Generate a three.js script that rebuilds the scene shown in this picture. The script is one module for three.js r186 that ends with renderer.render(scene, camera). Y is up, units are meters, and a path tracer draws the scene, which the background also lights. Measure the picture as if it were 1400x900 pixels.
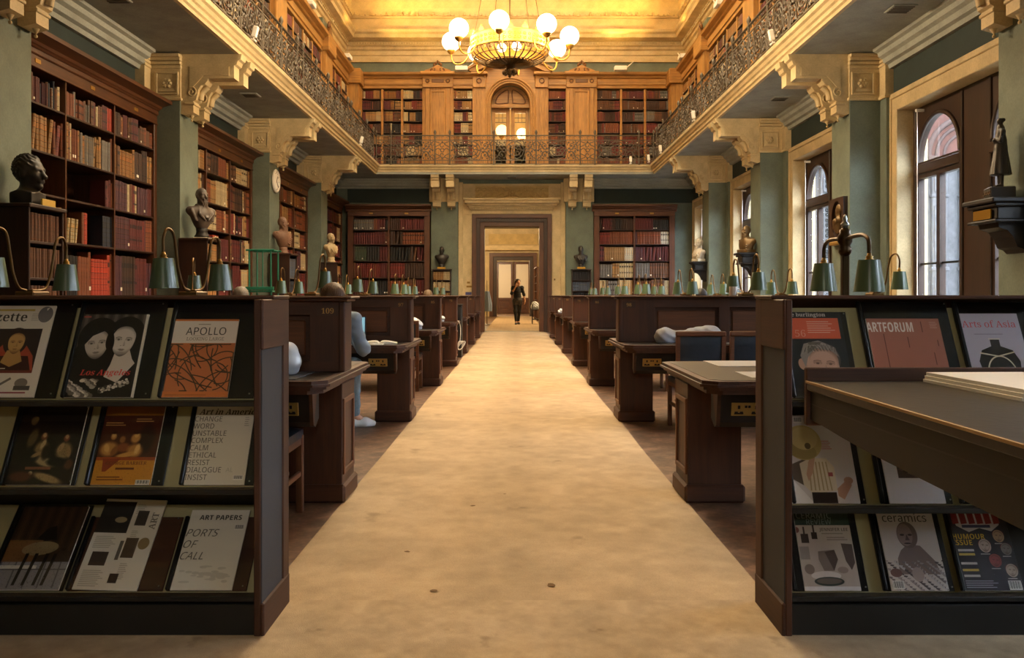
import * as THREE from 'three';
import { mergeGeometries } from 'three/addons/utils/BufferGeometryUtils.js';
// The view: x to the right, y up, the aisle runs away from the camera along -z; metres. D below always means distance down the aisle (z = -D).
const W = 1400, H = 900, F = 1200;
const scene = new THREE.Scene();
const camera = new THREE.PerspectiveCamera(2 * Math.atan(H / 2 / F) * 180 / Math.PI, W / H, 0.05, 200);
camera.position.set(0, 1.2, 0); camera.lookAt(0, 1.2, -10);
camera.setViewOffset(W, H, -4, 46, W, H);
const renderer = new THREE.WebGLRenderer({ antialias: true });
renderer.toneMapping = THREE.LinearToneMapping;
renderer.toneMappingExposure = 0.95;
renderer.shadowMap.enabled = true;
// Daylight: an even, cool overcast sky. It enters through the tall windows and the added roof light.
scene.background = new THREE.Color().setRGB(0.74, 0.86, 1.0);
scene.backgroundIntensity = 24;
const GLOBE = { power: 15, color: new THREE.Color().setRGB(1.0, 0.74, 0.45) };   // each globe of the chandelier
const UPLIGHT = { power: 150, color: new THREE.Color().setRGB(1.0, 0.58, 0.14) }; // floods on top of the upper bookcases, aimed at the ceiling

// ---------- small helpers
let seed = 7;
const rnd = () => { seed = (seed + 0x6D2B79F5) | 0; let t = Math.imul(seed ^ (seed >>> 15), 1 | seed); t = (t + Math.imul(t ^ (t >>> 7), 61 | t)) ^ t; return ((t ^ (t >>> 14)) >>> 0) / 4294967296; };
const rr = (a, b) => a + (b - a) * rnd(), pick = (a) => a[Math.floor(rnd() * a.length)];
const lerp = THREE.MathUtils.lerp, clamp = THREE.MathUtils.clamp, sstep = THREE.MathUtils.smoothstep;
const v3 = (x, y, z) => new THREE.Vector3(x, y, z), mx = (x, y, z, ry = 0, rx = 0, rz = 0, s = 1) => new THREE.Matrix4().compose(v3(x, y, z), new THREE.Quaternion().setFromEuler(new THREE.Euler(rx, ry, rz, 'YXZ')), typeof s === 'number' ? v3(s, s, s) : s);
const taken = new Map();
const numbered = (n) => { const k = taken.get(n) ?? 0; taken.set(n, k + 1); return k ? n + '_' + String(k).padStart(3, '0') : n; };
function thing(name, label, category, pos = [0, 0, 0], turn = 0, group) {
  const o = new THREE.Group(); o.name = numbered(name); o.position.set(...pos); o.rotation.y = turn;
  o.userData = { label, category }; if (group) o.userData.group = group; scene.add(o); return o;
}
function structure(name) { const o = new THREE.Group(); o.name = numbered(name); o.userData = { kind: 'structure' }; scene.add(o); return o; }
function copyOf(src, label, pos, turn = 0, group) {
  const o = src.clone(); o.name = numbered(src.name.replace(/_\d{3}$/, '')); o.userData = { ...src.userData, label }; if (group) o.userData.group = group;
  o.position.set(...pos); o.rotation.y = turn; scene.add(o); return o;
}
function boxUV(g, grain = 0, ou = 0, ov = 0) {
  const p = g.attributes.position, n = g.attributes.normal, uv = new Float32Array(p.count * 2);
  for (let i = 0; i < p.count; i++) {
    const a = [Math.abs(n.getX(i)), Math.abs(n.getY(i)), Math.abs(n.getZ(i))], m = a[0] > a[1] && a[0] > a[2] ? 0 : a[1] >= a[2] ? 1 : 2;
    const c = [p.getX(i), p.getY(i), p.getZ(i)], pl = [0, 1, 2].filter((k) => k !== m), gu = pl.includes(grain) ? grain : pl[0], gv = pl.find((k) => k !== gu);
    uv[i * 2] = c[gu] + ou; uv[i * 2 + 1] = c[gv] + ov;
  }
  g.setAttribute('uv', new THREE.BufferAttribute(uv, 2)); return g;
}
function flip(g) { const ix = g.attributes; for (const k of Object.keys(ix)) { const a = ix[k], s = a.itemSize; for (let i = 0; i < a.count; i += 3) for (let c = 0; c < s; c++) { const t = a.array[(i + 1) * s + c]; a.array[(i + 1) * s + c] = a.array[(i + 2) * s + c]; a.array[(i + 2) * s + c] = t; } } return g; }
function flat(pos) { const g = new THREE.BufferGeometry(); g.setAttribute('position', new THREE.BufferAttribute(new Float32Array(pos), 3)); g.computeVertexNormals(); return g; }
function chamfered(w, h, d, b) {
  const hw = w / 2, hh = h / 2, hd = d / 2, o = [], P = (s, k) => [s[0] * (k === 0 ? hw : hw - b), s[1] * (k === 1 ? hh : hh - b), s[2] * (k === 2 ? hd : hd - b)];
  const tri = (a, c, e) => { const u = v3(...c).sub(v3(...a)), q = v3(...e).sub(v3(...a)), n = u.cross(q), m = v3(...a).add(v3(...c)).add(v3(...e)); n.dot(m) >= 0 ? o.push(...a, ...c, ...e) : o.push(...a, ...e, ...c); };
  const quad = (a, c, e, f) => { tri(a, c, e); tri(a, e, f); };
  const S = [-1, 1];
  for (let k = 0; k < 3; k++) for (const s of S) { const m = (a, c) => { const r = [0, 0, 0]; r[k] = s; r[(k + 1) % 3] = a; r[(k + 2) % 3] = c; return P(r, k); }; quad(m(-1, -1), m(1, -1), m(1, 1), m(-1, 1)); }
  for (let k = 0; k < 3; k++) for (const a of S) for (const c of S) { const i = (k + 1) % 3, j = (k + 2) % 3, m = (t, f) => { const r = [0, 0, 0]; r[k] = t; r[i] = a; r[j] = c; return P(r, f); }; quad(m(-1, i), m(1, i), m(1, j), m(-1, j)); }
  for (const a of S) for (const c of S) for (const e of S) tri(P([a, c, e], 0), P([a, c, e], 1), P([a, c, e], 2));
  return flat(o);
}
class MB {   // collects geometry for ONE mesh
  constructor() { this.g = []; }
  add(geo, m, grain = 0, keepUV = false) {
    let g = geo.index ? geo.toNonIndexed() : geo.clone();
    for (const k of Object.keys(g.attributes)) if (!['position', 'normal', 'uv'].includes(k)) g.deleteAttribute(k);
    if (m) { g.applyMatrix4(m); if (m.determinant() < 0) flip(g); }
    if (!keepUV || !g.attributes.uv) boxUV(g, grain, rnd() * 3, rnd() * 3);
    this.g.push(g); return this;
  }
  box(x0, x1, y0, y1, z0, z1, b = 0) {
    const e = 0.0002 + 0.0009 * rnd(), w = Math.abs(x1 - x0) + e, h = Math.abs(y1 - y0) + e, d = Math.abs(z1 - z0) + e, g = b ? chamfered(w, h, d, Math.min(b, w / 2.1, h / 2.1, d / 2.1)) : new THREE.BoxGeometry(w, h, d);
    return this.add(g, mx((x0 + x1) / 2, (y0 + y1) / 2, (z0 + z1) / 2), w >= h && w >= d ? 0 : h >= d ? 1 : 2);
  }
  prism(pts, axis, a0, a1, s = 1) {   // outline (p, q): p across (x, or z when the axis is x), q up, pulled along the axis; axis y takes (x, z)
    const sh = new THREE.Shape(pts.map((p) => new THREE.Vector2(p[0], p[1]))), g = new THREE.ExtrudeGeometry(sh, { depth: Math.abs(a1 - a0), bevelEnabled: false, curveSegments: 8 }), lo = Math.min(a0, a1), m = new THREE.Matrix4();
    if (axis === 'z') m.makeBasis(v3(s, 0, 0), v3(0, 1, 0), v3(0, 0, 1)).setPosition(0, 0, lo);
    if (axis === 'x') m.makeBasis(v3(0, 0, s), v3(0, 1, 0), v3(1, 0, 0)).setPosition(lo, 0, 0);
    if (axis === 'y') m.makeBasis(v3(s, 0, 0), v3(0, 0, 1), v3(0, 1, 0)).setPosition(0, lo, 0);
    return this.add(g, m, 'xyz'.indexOf(axis));
  }
  tube(pts, r, seg = 12, rad = 6, closed = false) { return this.add(new THREE.TubeGeometry(new THREE.CatmullRomCurve3(pts.map((p) => v3(...p)), closed), seg, r, rad, closed)); }
  rod(a, b, r, rad = 8, r2 = r) { const d = v3(...b).sub(v3(...a)), g = new THREE.CylinderGeometry(r2, r, d.length(), rad, 1), m = new THREE.Matrix4().compose(v3(...a).addScaledVector(d, 0.5), new THREE.Quaternion().setFromUnitVectors(v3(0, 1, 0), d.clone().normalize()), v3(1, 1, 1)); return this.add(g, m, 1); }
  lathe(prof, seg = 16, m) { return this.add(new THREE.LatheGeometry(prof.map((p) => new THREE.Vector2(p[0], p[1])), seg), m, 1); }
  ball(x, y, z, r, sy = 1, seg = 12) { return this.add(new THREE.SphereGeometry(r, seg, Math.ceil(seg * 0.7)), mx(x, y, z, 0, 0, 0, v3(1, sy, 1))); }
  geo() { return mergeGeometries(this.g); }
  build(name, mat, parent = scene, data) {
    const m = new THREE.Mesh(this.geo(), mat); m.castShadow = m.receiveShadow = true; m.name = parent === scene ? numbered(name) : name;
    if (data) Object.assign(m.userData, data); parent.add(m); return m;
  }
}
const mb = () => new MB();
const meshOf = (geo, mat, name, parent, data) => { const m = new THREE.Mesh(geo, mat); m.castShadow = m.receiveShadow = true; m.name = parent === scene ? numbered(name) : name; if (data) Object.assign(m.userData, data); parent.add(m); return m; };

// ---------- noise and textures
const hash = (x, y, s) => { let h = Math.imul(x, 374761393) + Math.imul(y, 668265263) + Math.imul(s, 974634721); h = Math.imul(h ^ (h >>> 13), 1274126177); return ((h ^ (h >>> 16)) >>> 0) / 4294967296; };
function vnoise(x, y, px, py, s) { const xi = Math.floor(x), yi = Math.floor(y), fx = x - xi, fy = y - yi, u = fx * fx * (3 - 2 * fx), v = fy * fy * (3 - 2 * fy), w = (a, p) => ((a % p) + p) % p; return lerp(lerp(hash(w(xi, px), w(yi, py), s), hash(w(xi + 1, px), w(yi, py), s), u), lerp(hash(w(xi, px), w(yi + 1, py), s), hash(w(xi + 1, px), w(yi + 1, py), s), u), v); }
function fbm(u, v, fx, fy, s, oct = 4) { let a = 0.5, t = 0, n = 0; for (let i = 0; i < oct; i++) { t += a * vnoise(u * fx, v * fy, fx, fy, s + i); n += a; a *= 0.55; fx *= 2; fy *= 2; } return t / n; }
function pixTex(w, h, fn, srgb = true) {
  const d = new Uint8Array(w * h * 4);
  for (let y = 0; y < h; y++) for (let x = 0; x < w; x++) { const c = fn(x / w, y / h), i = (y * w + x) * 4; for (let k = 0; k < 3; k++) d[i + k] = clamp(Math.round(Array.isArray(c) ? c[k] : c), 0, 255); d[i + 3] = 255; }
  const t = new THREE.DataTexture(d, w, h); t.magFilter = THREE.LinearFilter; t.minFilter = THREE.LinearMipmapLinearFilter; t.wrapS = t.wrapT = THREE.RepeatWrapping; if (srgb) t.colorSpace = THREE.SRGBColorSpace; t.needsUpdate = true; return t;
}
const rep = (t, u, v = u) => { const c = t.clone(); c.repeat.set(u, v); c.needsUpdate = true; return c; };
const woodMap = pixTex(512, 512, (u, v) => { const k = fbm(u, v, 3, 5, 3, 3), g = fbm(u, v + 0.03 * k, 2, 40, 11, 4), f = fbm(u, v, 8, 220, 23, 2), t = 0.66 + 0.34 * g + 0.18 * (f - 0.5) + 0.24 * (k - 0.5); return [255 * clamp(t + 0.04, 0, 1), 255 * clamp(t + 0.01, 0, 1), 255 * clamp(t - 0.03, 0, 1)]; });
const woodBump = pixTex(256, 256, (u, v) => 120 + 110 * (fbm(u, v, 6, 120, 41, 3) - 0.5), false);
const plasterMap = pixTex(512, 512, (u, v) => { const t = 226 + 46 * (fbm(u, v, 5, 5, 5, 5) - 0.5) + 22 * (fbm(u, v, 60, 60, 9, 2) - 0.5); return [t + 2, t, t - 3]; });
const plasterBump = pixTex(256, 256, (u, v) => 128 + 90 * (fbm(u, v, 12, 12, 15, 4) - 0.5), false);
const carpetMap = pixTex(1024, 1024, (u, v) => { const b = fbm(u, v, 4, 4, 31, 4), m = fbm(u, v, 22, 22, 37, 3), f = hash(Math.floor(u * 1024), Math.floor(v * 1024), 77), row = 0.5 + 0.5 * Math.sin(v * Math.PI * 2 * 160), spot = sstep(fbm(u, v, 13, 13, 91, 3), 0.74, 0.9); const t = 224 + 46 * (b - 0.5) + 34 * (m - 0.5) + 30 * (f - 0.5) + 5 * row - 30 * spot; return [t + 6, t, t - 10]; });
const linoMap = pixTex(1024, 1024, (u, v) => { const a = fbm(u, v, 9, 9, 51, 5), c = fbm(u, v, 40, 40, 57, 3), f = hash(Math.floor(u * 1024), Math.floor(v * 1024), 3); const t = 0.5 + 1.5 * (a - 0.5) + 0.7 * (c - 0.5) + 0.16 * (f - 0.5); return [lerp(120, 255, clamp(t, 0, 1)), lerp(104, 238, clamp(t, 0, 1)), lerp(94, 226, clamp(t, 0, 1))]; });
const leatherBump = pixTex(256, 256, (u, v) => 255 * Math.abs(fbm(u, v, 30, 30, 61, 2) - 0.5) * 2, false);
const stoneMap = pixTex(256, 256, (u, v) => { const t = 218 + 60 * (fbm(u, v, 6, 6, 71, 4) - 0.5) + 24 * (fbm(u, v, 50, 50, 73, 2) - 0.5); return [t, t - 2, t - 5]; });
const col = (hex) => new THREE.Color(hex);
const std = (hex, roughness, extra = {}) => new THREE.MeshStandardMaterial({ color: col(hex), roughness, ...extra });
const wood = (hex, roughness = 0.5, clear = 0.12) => new THREE.MeshPhysicalMaterial({ color: col(hex), roughness, map: woodMap, bumpMap: woodBump, bumpScale: 0.0006, clearcoat: clear, clearcoatRoughness: 0.28 });
const paint = (hex, roughness = 0.75) => std(hex, roughness, { map: plasterMap, bumpMap: plasterBump, bumpScale: 0.0012 });
const M = {
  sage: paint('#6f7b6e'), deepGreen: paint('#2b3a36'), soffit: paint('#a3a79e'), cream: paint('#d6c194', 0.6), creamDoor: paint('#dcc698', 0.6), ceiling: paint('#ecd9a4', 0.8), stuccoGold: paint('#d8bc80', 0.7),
  mahogany: wood('#5a341b'), darkwood: wood('#341d10'), deskwood: wood('#4c2912', 0.58, 0.04), deskpanel: wood('#6d4020', 0.55, 0.05), oak: wood('#b78745'), oakDark: wood('#7a5126'), chairwood: wood('#6e4427', 0.45, 0.2), casewood: wood('#5a3519', 0.45, 0.2), windowwood: wood('#331e0e'), rackwood: wood('#4a2a15', 0.65, 0), blackwood: wood('#120c08', 0.55, 0.05),
  inside: wood('#5a3519', 0.6, 0), carpet: std('#c6b193', 0.97, { map: carpetMap, bumpMap: carpetMap, bumpScale: 0.004 }), lino: std('#8f7866', 0.38, { map: linoMap }), black: std('#141414', 0.5), blackPlastic: std('#0e0e0f', 0.32), leather: std('#1b2836', 0.4, { bumpMap: leatherBump, bumpScale: 0.0008 }), desktop: std('#1f1712', 0.42, { bumpMap: leatherBump, bumpScale: 0.0003 }), tableLeather: std('#232120', 0.42, { bumpMap: leatherBump, bumpScale: 0.0004 }),
  fabric: std('#3d3f44', 0.95, { bumpMap: carpetMap, bumpScale: 0.002 }), paleboard: std('#a8a27c', 0.85), brass: std('#8f7038', 0.42, { metalness: 0.9 }), oldBrass: std('#6d5636', 0.45, { metalness: 0.9 }), bronze: std('#4a3a28', 0.38, { metalness: 0.9 }), iron: std('#5d554a', 0.5, { metalness: 0.5 }), steel: std('#a9a9a6', 0.3, { metalness: 1 }),
  shade: new THREE.MeshPhysicalMaterial({ color: col('#53694f'), roughness: 0.3, clearcoat: 0.7, clearcoatRoughness: 0.15 }), shadeIn: std('#d8d6c8', 0.5), gilt: std('#c99d45', 0.35, { metalness: 1 }), giltPaint: std('#a8813f', 0.45, { metalness: 0.7 }),
  white: std('#e8e6e0', 0.5), paper: std('#e9e6de', 0.8), greyPaper: std('#9a958c', 0.85), plate: std('#c3a862', 0.35, { metalness: 0.8 }), rubber: std('#1a1a1a', 0.8), teal: std('#1f6b56', 0.4), marble: std('#dcd3c0', 0.45, { map: stoneMap }), terracotta: std('#8a6650', 0.7, { map: stoneMap }), plasterBust: std('#cdb489', 0.6, { map: stoneMap }), darkBronze: std('#34302c', 0.42, { metalness: 0.25 }), bustBrown: std('#5d5148', 0.5, { map: stoneMap }), bronzeBust: std('#6a5436', 0.4, { metalness: 0.5 }),
  glass: new THREE.MeshPhysicalMaterial({ color: 0xffffff, roughness: 0.02, transmission: 1, thickness: 0, ior: 1.45 }), amber: new THREE.MeshPhysicalMaterial({ color: col('#fff0d8'), roughness: 0.5, transmission: 1, thickness: 0, ior: 1.45 }), clear: new THREE.MeshPhysicalMaterial({ color: 0xffffff, roughness: 0.08, transmission: 1, thickness: 0, ior: 1.4 }), frosted: new THREE.MeshPhysicalMaterial({ color: col('#efe6d2'), roughness: 0.7, transmission: 0.35, thickness: 0 }),
  extStone: std('#5c5c60', 0.85, { map: stoneMap }), extRelief: std('#252527', 0.9, { map: stoneMap }), extBrick: std('#563329', 0.9, { map: stoneMap }), extArch: std('#4a3833', 0.9, { map: stoneMap }), extPave: std('#9c9a95', 0.9, { map: stoneMap }),
  plastic: new THREE.MeshPhysicalMaterial({ color: col('#dfe6ee'), roughness: 0.28, transmission: 0.25, thickness: 0, clearcoat: 0.5 }), skin: std('#b98868', 0.55), hairBrown: std('#4a3626', 0.6), hairGrey: std('#6f665c', 0.65), hairDark: std('#15110f', 0.55), denim: std('#76899e', 0.85), jeans: std('#7d95a6', 0.9, { map: stoneMap }), trainers: std('#e4e6e6', 0.6), knit: std('#14151a', 0.85), shorts: std('#3f3b38', 0.8), tights: std('#101014', 0.7), shirt: std('#5b6470', 0.85),
};
// implicit surfaces, meshed with surface nets
function nets(f, lo, hi, cell) {
  const n = [0, 1, 2].map((k) => Math.max(2, Math.ceil((hi[k] - lo[k]) / cell) + 1)), [nx, ny, nz] = n, val = new Float32Array(nx * ny * nz), at = (i, j, k) => i + nx * (j + ny * k);
  for (let k = 0; k < nz; k++) for (let j = 0; j < ny; j++) for (let i = 0; i < nx; i++) val[at(i, j, k)] = f(lo[0] + i * cell, lo[1] + j * cell, lo[2] + k * cell);
  const id = new Int32Array(nx * ny * nz).fill(-1), P = [], I = [];
  for (let k = 0; k < nz - 1; k++) for (let j = 0; j < ny - 1; j++) for (let i = 0; i < nx - 1; i++) {
    let c = 0, x = 0, y = 0, z = 0, m = 0; const v = [];
    for (let q = 0; q < 8; q++) { v[q] = val[at(i + (q & 1), j + ((q >> 1) & 1), k + (q >> 2))]; if (v[q] < 0) m++; }
    if (m === 0 || m === 8) continue;
    for (let a = 0; a < 8; a++) for (let b = 0; b < 3; b++) { const e = a | (1 << b); if (e === a || (v[a] < 0) === (v[e] < 0)) continue; const t = v[a] / (v[a] - v[e]); x += (a & 1) + (b === 0 ? t : 0); y += ((a >> 1) & 1) + (b === 1 ? t : 0); z += (a >> 2) + (b === 2 ? t : 0); c++; }
    id[at(i, j, k)] = P.length / 3; P.push(lo[0] + (i + x / c) * cell, lo[1] + (j + y / c) * cell, lo[2] + (k + z / c) * cell);
  }
  const quad = (a, b, c, d, o) => { if (a < 0 || b < 0 || c < 0 || d < 0) return; o ? I.push(a, b, c, a, c, d) : I.push(a, c, b, a, d, c); };
  for (let k = 1; k < nz - 1; k++) for (let j = 1; j < ny - 1; j++) for (let i = 1; i < nx - 1; i++) {
    const s = val[at(i, j, k)] < 0;
    if (s !== val[at(i + 1, j, k)] < 0) quad(id[at(i, j - 1, k - 1)], id[at(i, j, k - 1)], id[at(i, j, k)], id[at(i, j - 1, k)], s);
    if (s !== val[at(i, j + 1, k)] < 0) quad(id[at(i - 1, j, k - 1)], id[at(i - 1, j, k)], id[at(i, j, k)], id[at(i, j, k - 1)], s);
    if (s !== val[at(i, j, k + 1)] < 0) quad(id[at(i - 1, j - 1, k)], id[at(i, j - 1, k)], id[at(i, j, k)], id[at(i - 1, j, k)], s);
  }
  const g = new THREE.BufferGeometry(); g.setAttribute('position', new THREE.BufferAttribute(new Float32Array(P), 3)); g.setIndex(I); g.computeVertexNormals(); return boxUV(g);
}
const smin = (a, b, k) => { const h = Math.max(k - Math.abs(a - b), 0) / k; return Math.min(a, b) - h * h * k * 0.25; };
function bone(x, y, z, a, b, ra, rb) { const dx = b[0] - a[0], dy = b[1] - a[1], dz = b[2] - a[2], px = x - a[0], py = y - a[1], pz = z - a[2], t = clamp((px * dx + py * dy + pz * dz) / (dx * dx + dy * dy + dz * dz + 1e-9), 0, 1); return Math.hypot(px - dx * t, py - dy * t, pz - dz * t) - (ra + (rb - ra) * t); }
const ell = (x, y, z, c, r) => { const a = (x - c[0]) / r[0], b = (y - c[1]) / r[1], d = (z - c[2]) / r[2], k = Math.hypot(a, b, d); return (k - 1) * Math.min(r[0], r[1], r[2]); };
function skeleton(list, k) { return (x, y, z) => { let d = 1e3; for (const s of list) d = smin(d, s.length === 4 ? bone(x, y, z, ...s) : ell(x, y, z, ...s), k); return d; }; }

// ================= THE SETTING =================
const BAY = 5.02, PIER0 = [-1.27, 3.75, 8.77, 13.79, 18.81, 23.83], BACK = 28.85, XP = 5.26, SOFFIT = 5.0, ROOF = 12.2;
const plate = (shape, depth, m) => { const g = new THREE.ExtrudeGeometry(shape, { depth, bevelEnabled: false, curveSegments: 20 }); return m ? g.applyMatrix4(m) : g; };
const rectShape = (x0, x1, y0, y1) => { const s = new THREE.Shape(); s.moveTo(x0, y0); s.lineTo(x1, y0); s.lineTo(x1, y1); s.lineTo(x0, y1); s.closePath(); return s; };
const archPath = (P, x0, x1, y0, spring) => { const r = (x1 - x0) / 2, p = new P(); p.moveTo(x0, y0); p.lineTo(x1, y0); p.lineTo(x1, spring); p.absarc(x0 + r, spring, r, 0, Math.PI, false); p.lineTo(x0, y0); return p; };

// floor, the two carpets
{
  const f = structure('floor'); mb().box(-6.7, 6.7, -0.3, 0, -62, 1.6).build('slab', M.lino, f);
  // the runner lies in soft waves, its edges wander by a centimetre or two
  const L0 = -3.42, L1 = -BACK + 0.02, nz = 420, nx = 14, P = [], U = [], I = [], wav = (x, z) => 0.009 + 0.006 * (vnoise(z * 1.3, x * 0.5 + 40, 512, 512, 5) - 0.3) * (0.4 + vnoise(x * 0.8 + 9, z * 0.35 + 90, 512, 512, 8)) + 0.004 * Math.sin(z * 3.1 + x * 0.7) * vnoise(z * 0.4, 3, 512, 512, 12);
  for (let j = 0; j <= nz; j++) for (let i = 0; i <= nx; i++) {
    const z = lerp(L0, L1, Math.pow(j / nz, 1.35)), e = i / nx * 2 - 1, wob = 0.018 * (vnoise(-z * 0.6, e > 0 ? 3 : 9, 256, 256, 21) - 0.5) * Math.abs(e), x = e * 1.0 + wob;
    P.push(x, Math.abs(e) > 0.999 ? 0.002 : wav(x, -z), z); U.push(x / 2, z / 2);
    if (i < nx && j < nz) { const a = j * (nx + 1) + i, b = a + nx + 1; I.push(a, a + 1, b, a + 1, b + 1, b); }
  }
  const g = new THREE.BufferGeometry(); g.setAttribute('position', new THREE.Float32BufferAttribute(P, 3)); g.setAttribute('uv', new THREE.Float32BufferAttribute(U, 2)); g.setIndex(I); g.computeVertexNormals();
  const c = meshOf(g, M.carpet, 'carpet_runner', scene, { label: 'long worn beige carpet runner down the middle aisle', category: 'carpet' });
  mb().box(-1.0, 1.0, 0.001, 0.011, -49.9, -29.4, 0.003).build('carpet_runner', M.carpet, scene, { label: 'beige carpet runner in the next room, under the standing woman', category: 'carpet' });
  const st = std('#6d5534', 0.97);
  for (const [x, D, r] of [[-0.24, 4.95, 0.016], [-0.5, 4.07, 0.014], [-0.33, 3.53, 0.016], [0.15, 3.6, 0.02], [-0.06, 5.25, 0.009]]) {
    const n = 14, q = []; for (let k = 0; k < n; k++) { const a = k / n * 6.283, b = (k + 1) / n * 6.283, f = (t) => r * (0.6 + 0.7 * vnoise(Math.cos(t) * 1.4 + 5, Math.sin(t) * 1.4 + x * 9 + 7, 64, 64, 3)), A = [f(a) * Math.cos(a), f(a) * Math.sin(a)], B = [f(b === 6.283 ? 0 : b) * Math.cos(b), f(b === 6.283 ? 0 : b) * Math.sin(b)]; q.push(0, 0, 0, A[0], 0, A[1], B[0], 0, B[1]); }
    const s = flat(q); meshOf(boxUV(s.applyMatrix4(mx(x, wav(x, D) + 0.003, -D))), st, 'stain', c);
  }
  const cc = mb().box(-5.2, 5.2, 0.001, 0.011, -3.425, 0.44, 0.003).build('cross_carpet', M.carpet, scene, { label: 'beige carpet strip running crosswise under both magazine racks', category: 'carpet' });
}

// outer walls
{
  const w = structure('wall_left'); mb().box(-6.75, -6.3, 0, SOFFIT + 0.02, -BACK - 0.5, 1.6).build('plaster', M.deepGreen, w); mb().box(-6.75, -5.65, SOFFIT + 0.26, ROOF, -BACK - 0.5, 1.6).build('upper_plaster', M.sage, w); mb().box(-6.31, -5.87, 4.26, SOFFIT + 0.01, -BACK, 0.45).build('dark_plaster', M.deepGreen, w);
  // the camera stands just inside the doorway that leads back to the neighbouring room, lit by added lamps
  const n = structure('wall_near'); mb().box(-6.75, -1.1, 0, ROOF, 0.45, 0.85).build('plaster', M.sage, n); mb().box(0.9, 6.75, 0, ROOF, 0.45, 0.85).build('plaster', M.sage, n); mb().box(-1.1, 0.9, 3.46, ROOF, 0.45, 0.85).build('plaster', M.sage, n);
  const pv = structure('wall_previous_room'); mb().box(-4.2, -4, -0.3, 5.2, 0.85, 7.2).build('plaster', M.cream, pv); mb().box(4, 4.2, -0.3, 5.2, 0.85, 7.2).build('plaster', M.cream, pv); mb().box(-4.2, 4.2, -0.3, 5.2, 7.2, 7.4).build('plaster', M.cream, pv); mb().box(-4.2, 4.2, 5, 5.2, 0.85, 7.2).build('ceiling', M.cream, pv); mb().box(-4.2, 4.2, -0.3, 0, 1.6, 7.2).build('floor', M.lino, pv);
  const pg = new THREE.MeshStandardMaterial({ color: 0xffffff, emissive: col('#fff0d8'), emissiveIntensity: 0.8 }); let g0; for (const [x, lb] of [[-0.75, 'unseen globe light added in the room behind, on the bookcase side'], [0.6, 'unseen globe light added in the room behind, on the window side']]) { if (!g0) { g0 = thing('pendant_light', lb, 'light', [x, 2.95, 3.1]); mb().ball(0, 0, 0, 0.2, 1, 16).build('globe_bulb', pg, g0); mb().rod([0, 0.18, 0], [0, 2.04, 0], 0.015).build('stem', M.brass, g0); } else copyOf(g0, lb, [x, 2.95, 3.1]); const l = new THREE.PointLight(new THREE.Color().setRGB(1, 0.9, 0.78), 9); l.position.set(x, 2.95, 3.1); l.castShadow = true; l.shadow.radius = 9; scene.add(l); }  // both globes are added out of view to brighten the rack fronts
  const r = structure('wall_right'), lo = mb(), up = mb();
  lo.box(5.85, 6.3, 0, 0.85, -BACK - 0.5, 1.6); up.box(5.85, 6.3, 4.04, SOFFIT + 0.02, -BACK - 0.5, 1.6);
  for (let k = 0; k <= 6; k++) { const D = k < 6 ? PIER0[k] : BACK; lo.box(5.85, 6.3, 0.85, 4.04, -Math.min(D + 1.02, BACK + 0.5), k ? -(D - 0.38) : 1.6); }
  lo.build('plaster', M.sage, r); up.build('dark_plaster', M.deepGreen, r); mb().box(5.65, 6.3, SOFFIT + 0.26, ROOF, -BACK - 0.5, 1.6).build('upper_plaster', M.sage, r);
  const b = structure('wall_back'), sh = rectShape(-6.75, 6.75, 0, ROOF); sh.holes.push(archPath(THREE.Path, -0.78, 0.48, SOFFIT + 0.26, 7.47));
  const door = new THREE.Path(); door.moveTo(-1.0, 0.001); door.lineTo(0.8, 0.001); door.lineTo(0.8, 3.46); door.lineTo(-1.0, 3.46); door.closePath(); sh.holes.push(door);
  mb().add(plate(sh, 0.5, mx(0, 0, -BACK - 0.5))).build('plaster', M.sage, b);
  // flat roof, and the coves that carry it
  const c = structure('ceiling'), SK = [-1.7, 1.7, -26, -9], sl = mb(); sl.box(-6.75, SK[0], ROOF, ROOF + 0.4, -BACK - 0.5, 2.0); sl.box(SK[1], 6.75, ROOF, ROOF + 0.4, -BACK - 0.5, 2.0); sl.box(SK[0], SK[1], ROOF, ROOF + 0.4, -BACK - 0.5, SK[2]); sl.box(SK[0], SK[1], ROOF, ROOF + 0.4, SK[3], 2.0); sl.build('slab', M.ceiling, c);
  // unseen glazed lantern, added for soft overhead light; its panes are tinted amber to warm it
  const sk = structure('window_7'), bars = mb(); for (let i = 0; i <= 4; i++) bars.box(SK[0] + i * 0.85 - 0.03, SK[0] + i * 0.85 + 0.03, ROOF + 0.02, ROOF + 0.12, SK[2], SK[3]); for (let i = 0; i <= 17; i++) bars.box(SK[0], SK[1], ROOF + 0.03, ROOF + 0.11, SK[2] + i - 0.025, SK[2] + i + 0.025); bars.build('glazing_bar', M.cream, sk); for (let i = 0; i < 4; i++) for (let j = 0; j < 17; j++) mb().box(SK[0] + i * 0.85 + 0.03, SK[0] + i * 0.85 + 0.82, ROOF + 0.07, ROOF + 0.076, SK[2] + j + 0.03, SK[2] + j + 0.97).build('pane', M.amber, sk);
  const cove = [[5.7, 10.3]]; for (let k = 0; k <= 12; k++) { const a = k / 12 * Math.PI / 2; cove.push([5.35 - 1.8 * (1 - Math.cos(a)), 10.3 + 1.9 * Math.sin(a)]); } cove.push([5.7, ROOF]);
  for (const s of [-1, 1]) mb().prism(cove, 'z', -BACK, 1.6, s).build('cove', M.ceiling, c);
  const dz = 5.65 - BACK; mb().prism(cove.map((p) => [p[0] - dz * 0 - 5.65 + BACK, p[1]]), 'x', -5.6, 5.6, -1).build('cove', M.ceiling, c);
}

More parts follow.
